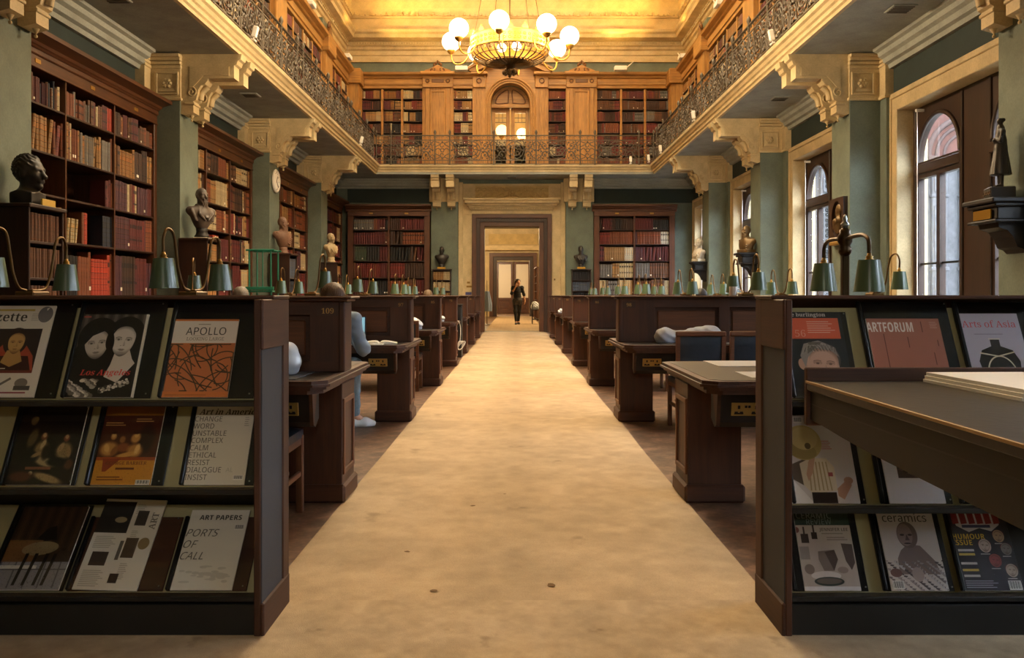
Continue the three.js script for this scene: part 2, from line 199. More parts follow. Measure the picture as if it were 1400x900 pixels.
// the piers on both sides, each with its capital and two scrolled brackets under the gallery
{
  const rosette = (g, x, y, z) => { for (let k = 0; k < 6; k++) { const a = k / 6 * 6.283; g.ball(x + 0.05 * Math.cos(a), y + 0.05 * Math.sin(a), z, 0.032, 1, 8); } g.ball(x, y, z, 0.03, 1, 8); };
  const consoleProfile = [[5.26, 4.06], [5.2, 4.04], [5.06, 4.08], [5.06, 4.26], [5.02, 4.28], [5.0, 4.36], [4.985, 4.44], [4.94, 4.51], [4.88, 4.53], [4.84, 4.58], [4.83, 4.62], [4.42, 4.62], [4.42, 4.82], [4.38, 4.84], [4.36, 4.9], [4.32, 4.92], [4.3, 5.0], [5.26, 5.0]];
  const bracketGeo = (() => { const g = mb(); g.prism(consoleProfile, 'z', -0.125, 0.125); g.prism([[5.12, 4.42], [4.9, 4.66], [4.5, 4.66], [4.5, 4.8], [5.12, 4.8]], 'z', -0.135, 0.135); for (const s of [-1, 1]) { const p = []; for (let k = 0; k < 22; k++) { const a = k * 0.42, r = 0.085 - 0.0034 * k; p.push([5.09 + r * Math.cos(a + 1.2), 4.4 + r * Math.sin(a + 1.2), s * 0.127]); } g.tube(p, 0.012, 30, 5); } g.tube([[4.995, 4.3, 0], [4.97, 4.42, 0], [4.88, 4.51, 0]], 0.05, 8, 6); g.box(5.04, 5.2, 4.2, 4.24, -0.14, 0.14, 0.008); g.add(new THREE.ConeGeometry(0.04, 0.07, 8), mx(5.13, 4.02, 0, 0, Math.PI)); g.ball(5.13, 3.975, 0, 0.02, 1, 8); return g.geo(); })();
  const pillar = (s, D) => {
    const p = structure('pillar'), sh = mb(), a = mb();
    sh.box(s * XP, s * 6.32, 0, 4.27, -(D + 0.78), -D, 0.006); sh.box(s * 5.74, s * 6.32, s < 0 ? 4.245 : 0, 4.27, -(D + 1.0), -(D - 0.22), 0.006); sh.build('shaft', M.sage, p);
    mb().box(s * (XP - 0.03), s * 6.32, 0, 0.22, -(D + 0.81), -(D - 0.03), 0.01).build('plinth', M.darkwood, p);
    a.box(s * (XP - 0.01), s * 6.32, 4.3, SOFFIT, -(D + 0.79), -(D - 0.01), 0.004); a.box(s * 5.72, s * 6.32, 4.3, SOFFIT, -(D + 1.01), -(D - 0.23), 0.004);
    a.box(s * (XP - 0.03), s * 6.32, 4.26, 4.31, -(D + 0.81), -(D - 0.03), 0.012); a.box(s * 5.7, s * 6.32, 4.26, 4.31, -(D + 1.03), -(D - 0.25), 0.012);
    for (const [y, e] of [[4.76, 0.02], [4.82, 0.045], [4.88, 0.06], [4.93, 0.1]]) { a.box(s * (XP - 0.02), s * 6.32, y, y + 0.05, -(D + 0.79 + e), -(D - 0.01 - e), 0.008); a.box(s * 5.7, s * 6.32, y, y + 0.05, -(D + 1.01 + e), -(D - 0.23 - e), 0.008); }
    a.build('capital', M.cream, p);
    const e = mb(), z = -D + 0.015, x = s * 5.46; for (const [i, j, k, l] of [[-0.18, 0.18, 0.15, 0.18], [-0.18, 0.18, -0.18, -0.15], [-0.18, -0.15, -0.18, 0.18], [0.15, 0.18, -0.18, 0.18]]) e.box(x + i, x + j, 4.53 + k, 4.53 + l, z - 0.01, z + 0.02, 0.006); for (let q = 0; q < 4; q++) e.box(x - 0.13 + q * 0.01, x + 0.13 - q * 0.01, 4.4 + q * 0.01, 4.412 + q * 0.01, z - 0.01, z + 0.012); rosette(e, x, 4.53, z); e.build('panel', M.cream, p);
    for (const d of [0.15, 0.63]) { const m = meshOf(bracketGeo, M.cream, 'bracket', p); m.position.set(0, 0, -(D + d)); if (s < 0) m.rotation.y = Math.PI; }
    return p;
  };
  for (const D of PIER0) for (const s of [-1, 1]) pillar(s, D);
  // half pillars in the corners and the two piers beside the doorway
  for (const [x0, x1] of [[-2.72, -1.85], [1.65, 2.55]]) {
    const p = structure('pillar'); mb().box(x0, x1, 0, 4.24, -BACK, -BACK + 0.36, 0.006).build('shaft', M.sage, p);
    mb().box(x0 - 0.03, x1 + 0.01, 0, 0.22, -BACK, -BACK + 0.39, 0.01).build('plinth', M.darkwood, p);
    mb().box(x0 - 0.06, x1 + 0.02, 4.24, SOFFIT, -BACK, -BACK + 0.38, 0.004).build('capital', M.cream, p);
    for (const d of [0.2, 0.67]) { const m = meshOf(bracketGeo, M.cream, 'bracket', p); m.position.set(x0 + d, 0, -BACK + 0.36 + XP); m.rotation.y = Math.PI / 2; }
  }
  // picture-rail cornice under the gallery, bay by bay
  const pr = [[6.32, 4.7], [6.24, 4.7], [6.22, 4.76], [6.16, 4.78], [6.14, 4.85], [6.08, 4.88], [6.06, 4.94], [6.0, 4.96], [5.99, 5.0], [6.32, 5.0]], c = structure('trim');
  for (let k = 0; k < 6; k++) { const a = PIER0[k] + 1.0, b = (k < 5 ? PIER0[k + 1] : BACK) - 0.22; mb().prism(pr.map((p) => [p[0] - 0.44, p[1]]), 'z', -b, -a, -1).build('cornice', M.soffit, c); mb().prism(pr.map((p) => [p[0] - 0.46, p[1]]), 'z', -b, -a, 1).build('cornice', M.soffit, c); }
  for (const [x0, x1] of [[-6.3, -2.78], [2.57, 5.85]]) mb().prism(pr.map((p) => [BACK + (p[0] - 6.32), p[1]]), 'x', x0, x1, -1).build('cornice', M.soffit, c);
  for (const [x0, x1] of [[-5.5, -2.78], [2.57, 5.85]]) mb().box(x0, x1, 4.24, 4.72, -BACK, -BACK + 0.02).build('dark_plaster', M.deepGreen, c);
}

// gallery floor with its moulded cream edge
{
  const edge = [[4.46, 5.0], [4.34, 5.0], [4.34, 5.05], [4.31, 5.07], [4.31, 5.13], [4.28, 5.15], [4.27, 5.21], [4.23, 5.23], [4.22, 5.29], [4.27, 5.3], [4.46, 5.3]], g = structure('gallery_slab');
  for (const s of [-1, 1]) { mb().box(s * 4.4, s * 6.3, SOFFIT, 5.26, -BACK, 1.6).build('slab', M.soffit, g); mb().prism(edge, 'z', -BACK + 1.33, 1.6, s).build('fascia', M.cream, g); }
  mb().box(-4.4, 4.4, SOFFIT, 5.26, -BACK, -BACK + 1.34).build('slab', M.soffit, g); mb().prism(edge.map((p) => [p[0] + BACK - 1.35 - 4.36 + 0.05, p[1]]), 'x', -4.35, 4.35, -1).build('fascia', M.cream, g);
  mb().box(-4.4, 4.4, SOFFIT, 5.26, -0.6, 0.45).build('slab', M.soffit, g);
  for (const [x, D] of [[-5.0, 16.6], [5.1, 16.9], [5.1, 11.6], [-0.1, 28.2], [-5.1, 11.2]]) { const v = thing('ceiling_vent', ({ '-5': 'grey round vent in the soffit over second bookcase', '5.1': 'grey flat vent in the soffit over the windows' })[x] ?? (x === -0.1 ? 'small grey vent in the soffit above the doorway' : 'grey round vent in the soffit above the partly empty bookcase'), 'vent', [x, SOFFIT, -D]); if (x === 5.1) v.userData.label = D > 12 ? 'grey flat vent in the soffit beyond the second window pier' : 'grey flat vent in the soffit over the large window'; const dd = mb(); dd.box(-0.16, 0.16, -0.02, 0, -0.16, 0.16, 0.008); dd.build('frame', M.soffit, v); const s = mb(); for (let k = 0; k < 5; k++) s.box(-0.13, 0.13, -0.03, -0.02, -0.13 + k * 0.06, -0.11 + k * 0.06); s.build('grille', M.iron, v); }
}

// wrought iron railing of the gallery
const spiral = (cx, cy, r0, r1, a0, a1, n = 14) => Array.from({ length: n }, (_, k) => { const t = k / (n - 1), a = lerp(a0, a1, t), r = lerp(r0, r1, t); return [cx + r * Math.cos(a), cy + r * Math.sin(a), 0]; });
{
  const lattice = (w) => {   // scrollwork between the second and the lower rail, w wide, around the origin
    const g = mb(), r = 0.014, mid = 0.46, t = (p, q = r, n = 20) => g.tube(p, q, n, 5);
    const el = (a, b, q) => t(Array.from({ length: 17 }, (_, k) => [a * Math.cos(k * 0.3927), mid + b * Math.sin(k * 0.3927), 0]), q, 28);
    if (w > 0.8) {
      el(0.27, 0.27, 0.015); el(0.19, 0.17, r); el(0.07, 0.07, 0.016);
      for (let k = 0; k < 8; k++) { const a = k / 8 * 6.283; t([[0.07 * Math.cos(a), mid + 0.07 * Math.sin(a), 0], [0.13 * Math.cos(a + 0.3), mid + 0.13 * Math.sin(a + 0.3), 0], [0.19 * Math.cos(a), mid + 0.17 * Math.sin(a), 0]], r, 6); g.ball(0.23 * Math.cos(a), mid + 0.23 * Math.sin(a), 0, 0.026, 1, 6); }
      for (const s of [-1, 1]) for (const q of [-1, 1]) { t(spiral(s * 0.42, mid + q * 0.14, 0.13, 0.03, s > 0 ? 3.6 : -0.4, (s > 0 ? 3.6 : -0.4) + s * q * 7, 18), 0.013, 26); t([[s * 0.27, mid, 0], [s * 0.34, mid + q * 0.05, 0], [s * 0.4, mid + q * 0.02, 0], [s * 0.55, mid + q * 0.2, 0], [s * (w / 2 - 0.02), mid + q * 0.29, 0]], r, 14); g.ball(s * 0.42, mid + q * 0.14, 0, 0.03, 1, 6); g.ball(s * 0.54, mid + q * 0.05, 0, 0.026, 1, 6); t([[s * 0.3, mid + q * 0.15, 0], [s * 0.24, mid + q * 0.3, 0], [s * 0.05, mid + q * 0.29, 0]], r, 8); }
      for (const s of [-1, 1]) for (const q of [-1, 1]) { t(spiral(s * 0.6, mid + q * 0.2, 0.07, 0.02, s > 0 ? 0 : 3.14, (s > 0 ? 0 : 3.14) - s * q * 6, 12), 0.011, 14); for (const [a, b] of [[0.33, 0.24], [0.48, 0.25], [0.5, 0.12], [0.36, 0.06], [0.16, 0.3], [0.12, 0.13]]) g.add(new THREE.OctahedronGeometry(0.03), mx(s * a, mid + q * b, 0, 0, 0, a * 9, v3(1, 1.5, 0.6))); }
      for (const s of [-1, 1]) { t([[s * 0.56, mid - 0.3, 0], [s * 0.5, mid - 0.05, 0], [s * 0.6, mid + 0.05, 0], [s * 0.54, mid + 0.3, 0]], r, 14); g.ball(s * 0.62, mid, 0, 0.034, 1, 6); }
    } else { for (const q of [-1, 1]) { t(spiral(0, mid + q * 0.15, 0.1, 0.03, 0, q * 6.5, 16), r, 20); g.ball(0, mid + q * 0.26, 0, 0.028, 1, 6); } el(0.055, 0.055, 0.014); for (const s of [-1, 1]) { t([[s * 0.05, mid, 0], [s * 0.12, mid + 0.06, 0], [s * (w / 2), mid, 0]], r, 8); t([[s * (w / 2), mid + 0.28, 0], [s * 0.06, mid + 0.2, 0], [s * (w / 2), mid + 0.1, 0]], r, 8); t([[s * (w / 2), mid - 0.28, 0], [s * 0.06, mid - 0.2, 0], [s * (w / 2), mid - 0.1, 0]], r, 8); } }
    for (const y of [0.145, 0.775]) g.box(-w / 2, w / 2, y - 0.012, y + 0.012, -0.012, 0.012);
    for (let k = 0; k < Math.round(w / 0.16); k++) { const x = -w / 2 + 0.08 + k * 0.16; t(spiral(x, 0.86, 0.045, 0.02, 0, 5, 8), 0.007, 8); g.box(x - 0.006, x + 0.006, 0.03, 0.14, -0.006, 0.006); }
    return g.geo();
  };
  const wide = lattice(1.36), slim = lattice(0.46), wideS = lattice(1.2);
  const post = (() => { const g = mb(); g.lathe([[0, 0], [0.045, 0], [0.045, 0.03], [0.026, 0.05], [0.022, 0.4], [0.032, 0.45], [0.022, 0.5], [0.022, 0.86], [0.034, 0.9], [0.024, 0.95], [0.045, 1.0], [0.04, 1.05], [0.012, 1.09], [0, 1.12]], 10); return g.geo(); })();
  const run = (label, len, pos, turn, panels) => {
    const t = thing('gallery_railing', label, 'railing', pos, turn, 'wrought iron gallery railings');
    for (const [y, r] of [[0.92, 0.026], [0.03, 0.02]]) mb().box(0, len, y - r * 0.6, y + r * 0.6, -r, r, 0.008).build('rail', M.iron, t);
    let x = 0, k = 0; const put = (g, n, X) => { const m = meshOf(g, M.iron, n, t); m.position.x = X; };
    put(post, 'post', 0);
    while (x < len - 0.2) { const [g, w] = panels[k++ % panels.length]; if (x + w > len + 0.3) break; put(g, 'scroll_lattice', x + w / 2); x += w; put(post, 'post', x); }
    return t;
  };
  const long = [[wideS, 1.215], [wideS, 1.215], [wideS, 1.215], [wideS, 1.215], [slim, 0.46]];
  run('dark iron scroll railing of the gallery above the wall bookcases', 25.4, [-4.34, 5.28, -2.0], Math.PI / 2, long);
  run('dark iron scroll railing of the gallery above the arched windows', 25.4, [4.34, 5.28, -2.0], Math.PI / 2, long);
  run('dark iron scroll railing of the short gallery over the doorway', 8.68, [-4.34, 5.28, -27.44], 0, [[slim, 0.46], [wide, 1.38], [slim, 0.46], [wide, 1.38], [wide, 1.32], [wide, 1.38], [slim, 0.46], [wide, 1.38], [slim, 0.46]]);
  // white spotlights clamped to the foot of the railing
  const spotLabels = ['white spotlight on the railing over the first bookcase', 'white spotlight on the bookcase-side railing near its far corner', 'white spotlight on the window-side railing, the one closest to the big window', 'white spotlight on the window-side railing, second from the big window', 'white spotlight on the window-side railing, third from the big window', 'white spotlight at the far corner of the window-side railing', 'tiny white spotlight on the short railing over the doorway bookcase'];
  let spot0; [[-4.2, 14.1, -0.25], [-4.2, 23.9, -0.25], [4.2, 14.3, 0.2], [4.2, 20.6, 0.1], [4.2, 25.3, 0.1], [4.12, 27.0, 0.1], [3.6, 27.3, 0]].forEach(([x, D, a], i) => {
    if (!spot0) { spot0 = thing('spotlight', spotLabels[0], 'spotlight', [0, 0, 0], 0); mb().box(-0.04, 0.04, 0.02, 0.2, -0.04, 0.04, 0.01).build('housing', M.white, spot0); const b = mb(); b.rod([0, 0.04, 0], [0, -0.02, 0.0], 0.012); b.box(-0.03, 0.03, -0.03, -0.01, -0.09, 0.03); b.build('clamp', M.white, spot0); spot0.position.set(x, 5.33, -D); spot0.rotation.z = a; } else { const c = copyOf(spot0, spotLabels[i], [x, 5.33, -D]); c.rotation.z = a; }
  });
}

// tall window in each bay of the right wall
{
  const pane = (g, z0, z1, y0, y1) => g.box(6.14, 6.146, y0, y1, z0, z1);
  for (let k = 0; k < 6; k++) {
    const a = PIER0[k] + 1.02, b = PIER0[k] + BAY - 0.38, w = structure('window'); w.name = 'window_' + (k + 1);
    const sur = mb();   // cream surround and reveal
    sur.box(5.82, 6.3, 0.8, 4.06, -(a + 0.02), -(a - 0.2), 0.01); sur.box(5.82, 6.3, 0.8, 4.06, -(b + 0.2), -(b - 0.02), 0.01); sur.box(5.82, 6.3, 4.03, 4.27, -(b + 0.2), -(a - 0.2), 0.01); sur.box(5.78, 6.3, 0.78, 0.86, -(b + 0.2), -(a - 0.2), 0.01);
    sur.box(5.79, 5.86, 0.8, 4.3, -(a - 0.14), -(a - 0.22), 0.01); sur.box(5.79, 5.86, 0.8, 4.3, -(b + 0.22), -(b + 0.14), 0.01); sur.box(5.79, 5.86, 4.22, 4.3, -(b + 0.22), -(a - 0.22), 0.01);
    sur.build('surround', M.cream, w);
    const c = (a + b) / 2, L = [[a + 0.06, c - 0.36], [c + 0.36, b - 0.06]];
    const sh = rectShape(a, b, 0.86, 4.04);   // frame seen along x: local x = D
    for (const [p, q] of L) { sh.holes.push(archPath(THREE.Path, p + 0.07, q - 0.07, 3.2, 3.2)); for (const [u, v] of [[p + 0.09, (p + q) / 2 - 0.05], [(p + q) / 2 + 0.05, q - 0.09]]) { const h = new THREE.Path(); h.moveTo(u, 0.98); h.lineTo(v, 0.98); h.lineTo(v, 2.95); h.lineTo(u, 2.95); h.closePath(); sh.holes.push(h); } }
    const m = new THREE.Matrix4().makeBasis(v3(0, 0, -1), v3(0, 1, 0), v3(1, 0, 0)).setPosition(6.1, 0, 0);
    mb().add(plate(sh, 0.09), m, 1).build('frame', M.windowwood, w);
    for (const [p, q] of L) {   // each light: a proud arch moulding, sill bars, panes
      const tr = mb(), r = (q - p) / 2 - 0.05; tr.tube(Array.from({ length: 15 }, (_, i) => [6.09, 3.2 + r * Math.sin(i / 14 * Math.PI), -((p + q) / 2 - r * Math.cos(i / 14 * Math.PI))]), 0.035, 24, 6); tr.box(6.06, 6.12, 3.02, 3.16, -q, -p, 0.01); tr.box(6.07, 6.12, 0.9, 4.0, -p - 0.03, -p + 0.03, 0.01); tr.box(6.07, 6.12, 0.9, 4.0, -q - 0.03, -q + 0.03, 0.01); tr.build('moulding', M.windowwood, w);
      const lead = mb(); for (const [u, v] of [[p + 0.09, (p + q) / 2 - 0.05], [(p + q) / 2 + 0.05, q - 0.09]]) lead.box(6.13, 6.16, 1.655, 1.685, -v, -u); lead.box(6.1, 6.12, 1.6, 1.64, -(p + q) / 2 - 0.06, -(p + q) / 2 + 0.06); lead.build('glazing_bar', M.blackPlastic, w);
      const g = mb(); g.add(plate(archPath(THREE.Shape, p + 0.05, q - 0.05, 3.18, 3.2), 0.006), new THREE.Matrix4().makeBasis(v3(0, 0, -1), v3(0, 1, 0), v3(1, 0, 0)).setPosition(6.14, 0, 0)); g.build('pane', M.glass, w);
      for (const [u, v] of [[p + 0.08, (p + q) / 2 - 0.04], [(p + q) / 2 + 0.04, q - 0.08]]) { const n = mb(); pane(n, -v, -u, 0.97, 1.66); n.build('pane', M.glass, w); const n2 = mb(); pane(n2, -v, -u, 1.68, 2.96); n2.build('pane', M.glass, w); }
    }
    if (k === 0) continue;
    const cd = mb(); cd.rod([5.98, 3.95, -b + 0.36], [5.98, 1.0, -b + 0.36], 0.008, 6); cd.ball(5.98, 1.0, -b + 0.36, 0.02); cd.box(5.96, 6.08, 3.93, 3.97, -b + 0.34, -b + 0.38);
    cd.build('blind_cord', M.white, scene, { label: ['thin white blind cord in the window out of sight of the big window', 'thin white blind cord hanging before the big arched window', 'thin white blind cord before the second arched window', 'thin white blind cord before the third arched window', 'thin white blind cord before the smallest far window'][k - 1], category: 'cord' });
  }
  // the wings round the courtyard: one far across it, one closing its end
  const e = structure('exterior_wall'), EZ = -34; mb().box(30, 30.6, -4, 8, EZ, 12).build('masonry', M.extStone, e); mb().box(29.96, 30.02, 5.4, 8, EZ, 12).build('brickwork', M.extBrick, e); mb().box(6.3, 30.6, -4.2, -4, EZ - 1, 12).build('paving', M.extPave, e); mb().box(6.3, 30.6, -4, 10, EZ - 0.6, EZ).build('masonry', M.extStone, e); mb().box(6.4, 30, 6.3, 10, EZ, EZ + 0.04).build('brickwork', M.extBrick, e); mb().box(6.4, 30.6, -4, 8, 12, 12.5).build('masonry', M.extStone, e);
  const orn = (h) => { const g = mb(); for (let k = 0; k < Math.round(h / 0.2); k++) { for (const s of [-1, 1]) g.tube(spiral(s * 0.075, 0.1 + k * 0.2, 0.075, 0.025, s > 0 ? 3.14 : 0, (s > 0 ? 3.14 : 0) + s * (k % 2 ? 7 : -7), 10), 0.033, 12, 4); g.ball(0, 0.02 + k * 0.2, 0, 0.05, 1, 6); } return g.geo(); };
  const oL = orn(1.95), oS = orn(0.42), oM = orn(0.24), pil = mb(), fr = mb(), arch = mb();
  for (let i = 0; i < 21; i++) {
    const x = 6.75 + i * 1.07; pil.box(x - 0.3, x + 0.3, -4, 6.3, EZ, EZ + 0.2, 0.02); pil.box(x - 0.36, x + 0.36, 6.1, 6.35, EZ, EZ + 0.28, 0.02); pil.box(x - 0.34, x + 0.34, 2.15, 2.3, EZ, EZ + 0.26, 0.02); pil.box(x - 0.34, x + 0.34, 4.98, 5.1, EZ, EZ + 0.24, 0.02);
    for (const [y, h, g] of [[-2.4, 1.95, oL], [-0.2, 0.42, oS], [0.5, 0.24, oM], [1.0, 0.24, oM], [1.5, 0.42, oS], [2.6, 1.95, oL], [5.3, 0.42, oS]]) { fr.add(g, mx(x, y, EZ + 0.2)); for (const s of [-1, 1]) pil.box(x + s * 0.2 - 0.03, x + s * 0.2 + 0.03, y - 0.08, y + h + 0.08, EZ + 0.2, EZ + 0.25); pil.box(x - 0.2, x + 0.2, y - 0.12, y - 0.05, EZ + 0.2, EZ + 0.25); pil.box(x - 0.2, x + 0.2, y + h + 0.05, y + h + 0.12, EZ + 0.2, EZ + 0.25); }
    if (i % 3 === 1) { for (const [r, t] of [[1.45, 0.11], [1.15, 0.07], [0.85, 0.06]]) arch.add(new THREE.TorusGeometry(r, t, 6, 28, Math.PI), mx(x, 6.6, EZ + 0.05)); for (const s of [-1, 1]) arch.box(x + s * 1.3 - 0.2, x + s * 1.3 + 0.2, 6.3, 6.6, EZ, EZ + 0.16, 0.02); }
  }
  for (let i = 0; i < 20; i++) { const z = 10 - i * 2.2; pil.box(29.75, 30.05, -4, 5.4, z - 0.34, z + 0.34, 0.03); arch.add(new THREE.TorusGeometry(0.8, 0.12, 6, 18, Math.PI), mx(29.95, 5.9, z - 1.1, Math.PI / 2)); }
  pil.box(6.4, 30, 9.4, 9.8, EZ, EZ + 0.3); pil.build('pilasters', M.extStone, e, { kind: 'stuff' }); fr.build('relief', M.extRelief, e, { kind: 'stuff' }); arch.build('arches', M.extArch, e, { kind: 'stuff' });
}

// upper storey: oak entablature, cream frieze and cornice, coves
{
  const t = structure('trim'), oakTop = [[0, 7.95], [0.34, 7.95], [0.34, 8.02], [0.37, 8.04], [0.37, 8.22], [0.42, 8.25], [0.44, 8.3], [0.54, 8.34], [0.56, 8.41], [0, 8.41]];
  const side = (pr, s, mat, n) => mb().prism(pr.map((p) => [5.65 - p[0], p[1]]), 'z', -BACK, 1.6, s).build(n, mat, t), back = (pr, mat, n) => mb().prism(pr.map((p) => [BACK - p[0], p[1]]), 'x', -5.65, 5.65, -1).build(n, mat, t);
  const ent = [[0, 8.86], [0.05, 8.86], [0.05, 9.06], [0.08, 9.08], [0.08, 9.22], [0.13, 9.26], [0.15, 9.34], [0.2, 9.36], [0.2, 9.48], [0.26, 9.52], [0.42, 9.56], [0.44, 9.66], [0.5, 9.72], [0.52, 9.8], [0.36, 9.82], [0.3, 9.86], [0.3, 10.2], [0.34, 10.22], [0.36, 10.27], [0.3, 10.31], [0, 10.31]];
  for (const s of [-1, 1]) { side(oakTop, s, M.oak, 'moulding'); side(ent, s, M.cream, 'cornice'); }
  for (const [x0, x1] of [[-5.65, -0.98], [0.69, 5.65]]) mb().prism(oakTop.map((p) => [BACK - p[0], p[1]]), 'x', x0, x1, -1).build('moulding', M.oak, t); back(ent, M.cream, 'cornice');
  const cr = mb(), leaf = new THREE.ConeGeometry(0.06, 0.13, 5), bead = new THREE.BoxGeometry(0.05, 0.05, 0.06); for (let k = 0; k < 62; k++) { const x = -5.2 + k * 0.17; if (k % 3 === 0) cr.add(leaf, mx(x, 10.37, -BACK + 0.33)); cr.add(bead, mx(x, 10.3, -BACK + 0.37)); cr.add(bead, mx(x, 9.43, -BACK + 0.21)); cr.add(bead, mx(x + 0.085, 9.43, -BACK + 0.21)); }
  for (const s of [-1, 1]) for (let k = 0; k < 90; k++) { cr.add(bead, mx(s * 5.44, 9.43, -BACK + 0.2 + k * 0.17)); cr.add(bead, mx(s * 5.28, 10.3, -BACK + 0.3 + k * 0.17)); if (k % 3 === 0) cr.add(leaf, mx(s * 5.32, 10.37, -BACK + 0.3 + k * 0.17)); }
  cr.build('leaf_crest', M.cream, t, { kind: 'stuff' });
  // oak pilasters of the back wall, their panels, and carved crests
  const z = -BACK, pil = (x0, x1, panel) => { const p = structure('pillar'); mb().box(x0, x1, 5.26, 7.95, z, z + 0.36, 0.008).build('shaft', M.oak, p); mb().box(x0 - 0.02, x1 + 0.02, 7.94, 8.42, z, z + 0.44, 0.012).build('block', M.oak, p); mb().box(x0 - 0.08, x1 + 0.08, 8.33, 8.43, z, z + 0.6, 0.02).build('cap', M.oak, p); mb().box(x0 - 0.02, x1 + 0.02, 5.26, 5.5, z, z + 0.4, 0.01).build('plinth', M.oak, p);
    if (panel) { const c = (x0 + x1) / 2; for (const s of [-1, 1]) { mb().box(c + s * 0.33 - 0.07, c + s * 0.33 + 0.07, 5.5, 7.92, z + 0.3, z + 0.41, 0.01).build('strip', M.oak, p); mb().add(new THREE.TorusGeometry(0.055, 0.018, 6, 12), mx(c + s * 0.33, 8.15, z + 0.45)).build('rosette', M.oakDark, p); } mb().box(c - 0.2, c + 0.2, 8.09, 8.21, z + 0.4, z + 0.455, 0.01).build('tablet', M.oakDark, p); const fr = mb(); for (const s of [-1, 1]) fr.box(c + s * 0.22 - 0.025, c + s * 0.22 + 0.025, 5.6, 7.85, z + 0.34, z + 0.39, 0.008); fr.box(c - 0.22, c + 0.22, 7.8, 7.85, z + 0.34, z + 0.39, 0.008); fr.build('panel_moulding', M.oak, p);
      const cs = mb(); cs.prism([[c - 0.45, 8.43], [c + 0.45, 8.43], [c + 0.4, 8.49], [c + 0.2, 8.56], [c, 8.66], [c - 0.2, 8.56], [c - 0.4, 8.49]], 'z', z + 0.38, z + 0.48); cs.build('pediment', M.oak, p); const cv = mb(); for (const s of [-1, 1]) cv.tube(spiral(c + s * 0.17, 8.5, 0.09, 0.02, s > 0 ? 2.6 : 0.5, (s > 0 ? 2.6 : 0.5) + s * 6, 12).map((q) => [q[0], q[1], z + 0.49]), 0.022, 16, 5); for (let k = -2; k <= 2; k++) cv.ball(c + k * 0.055, 8.66 + 0.1 - Math.abs(k) * 0.05, z + 0.46, 0.04, 1.5, 8); cv.build('carving', M.oakDark, p); }
    else { const c = (x0 + x1) / 2; mb().add(new THREE.TorusGeometry(0.075, 0.02, 6, 12), mx(c, 8.15, z + 0.45)).build('rosette', M.oakDark, p); const f = mb(); for (let k = -1; k <= 1; k++) f.box(c + k * 0.09 - 0.025, c + k * 0.09 + 0.025, 5.55, 7.85, z + 0.35, z + 0.375, 0.008); f.build('fluting', M.oak, p); } };
  pil(-2.98, -2.02, true); pil(1.68, 2.64, true); pil(-1.35, -0.97, false); pil(0.68, 1.06, false);
  for (const s of [-1, 1]) for (const D of [24.6, 19.6, 14.6, 9.6, 4.6]) { const p = structure('pillar'); mb().box(s * 5.2, s * 5.66, 5.26, 7.95, -D - 0.45, -D + 0.45, 0.01).build('shaft', M.oak, p); mb().box(s * 5.1, s * 5.66, 7.94, 8.44, -D - 0.5, -D + 0.5, 0.015).build('block', M.oak, p); const cs = mb(); cs.prism([[-D - 0.4, 8.44], [-D + 0.4, 8.44], [-D + 0.2, 8.58], [-D, 8.72], [-D - 0.2, 8.58]], 'x', s * 5.16, s * 5.26, 1); for (let k = -2; k <= 2; k++) cs.ball(s * 5.2, 8.72 + 0.1 - Math.abs(k) * 0.05, -D + k * 0.06, 0.045, 1.5, 8); cs.build('pediment', M.oakDark, p); mb().box(s * 5.3, s * 5.66, 8.42, 8.87, -D - 0.42, -D + 0.42).build('upper_block', M.sage, p); }
  for (const s of [-1, 1]) { const p = structure('pillar'); mb().box(s * 4.98, s * 5.66, 5.26, 7.95, z, z + 0.9, 0.01).build('shaft', M.oak, p); mb().box(s * 4.9, s * 5.66, 7.95, 8.42, z, z + 1.0, 0.015).build('block', M.oak, p); }
  // arched oak doorway of the gallery, with a broken pediment
  const d = structure('door_2'), cx = -0.15; const arch = rectShape(-0.97, 0.68, 5.26, 8.86); arch.holes.push(archPath(THREE.Path, -0.78, 0.48, 5.265, 7.47)); mb().add(plate(arch, 0.3, mx(0, 0, z))).build('architrave', M.oak, d);
  for (const [r, q] of [[0.8, 0.035], [0.72, 0.025], [0.65, 0.02]]) mb().tube([...Array.from({ length: 4 }, (_, k) => [cx + r, 5.3 + k * 0.72, z + 0.31]), ...Array.from({ length: 13 }, (_, k) => [cx + r * Math.cos(k / 12 * Math.PI), 7.47 + r * Math.sin(k / 12 * Math.PI), z + 0.31]), ...Array.from({ length: 4 }, (_, k) => [cx - r, 7.46 - k * 0.72, z + 0.31])], q, 60, 6).build('moulding', M.oak, d);
  mb().box(-0.78, 0.48, 7.36, 7.47, z - 0.3, z + 0.05, 0.01).build('transom', M.oak, d);
  const tym = archPath(THREE.Shape, -0.78, 0.48, 7.46, 7.47); mb().add(plate(tym, 0.06, mx(0, 0, z - 0.2))).build('tympanum', M.oak, d);
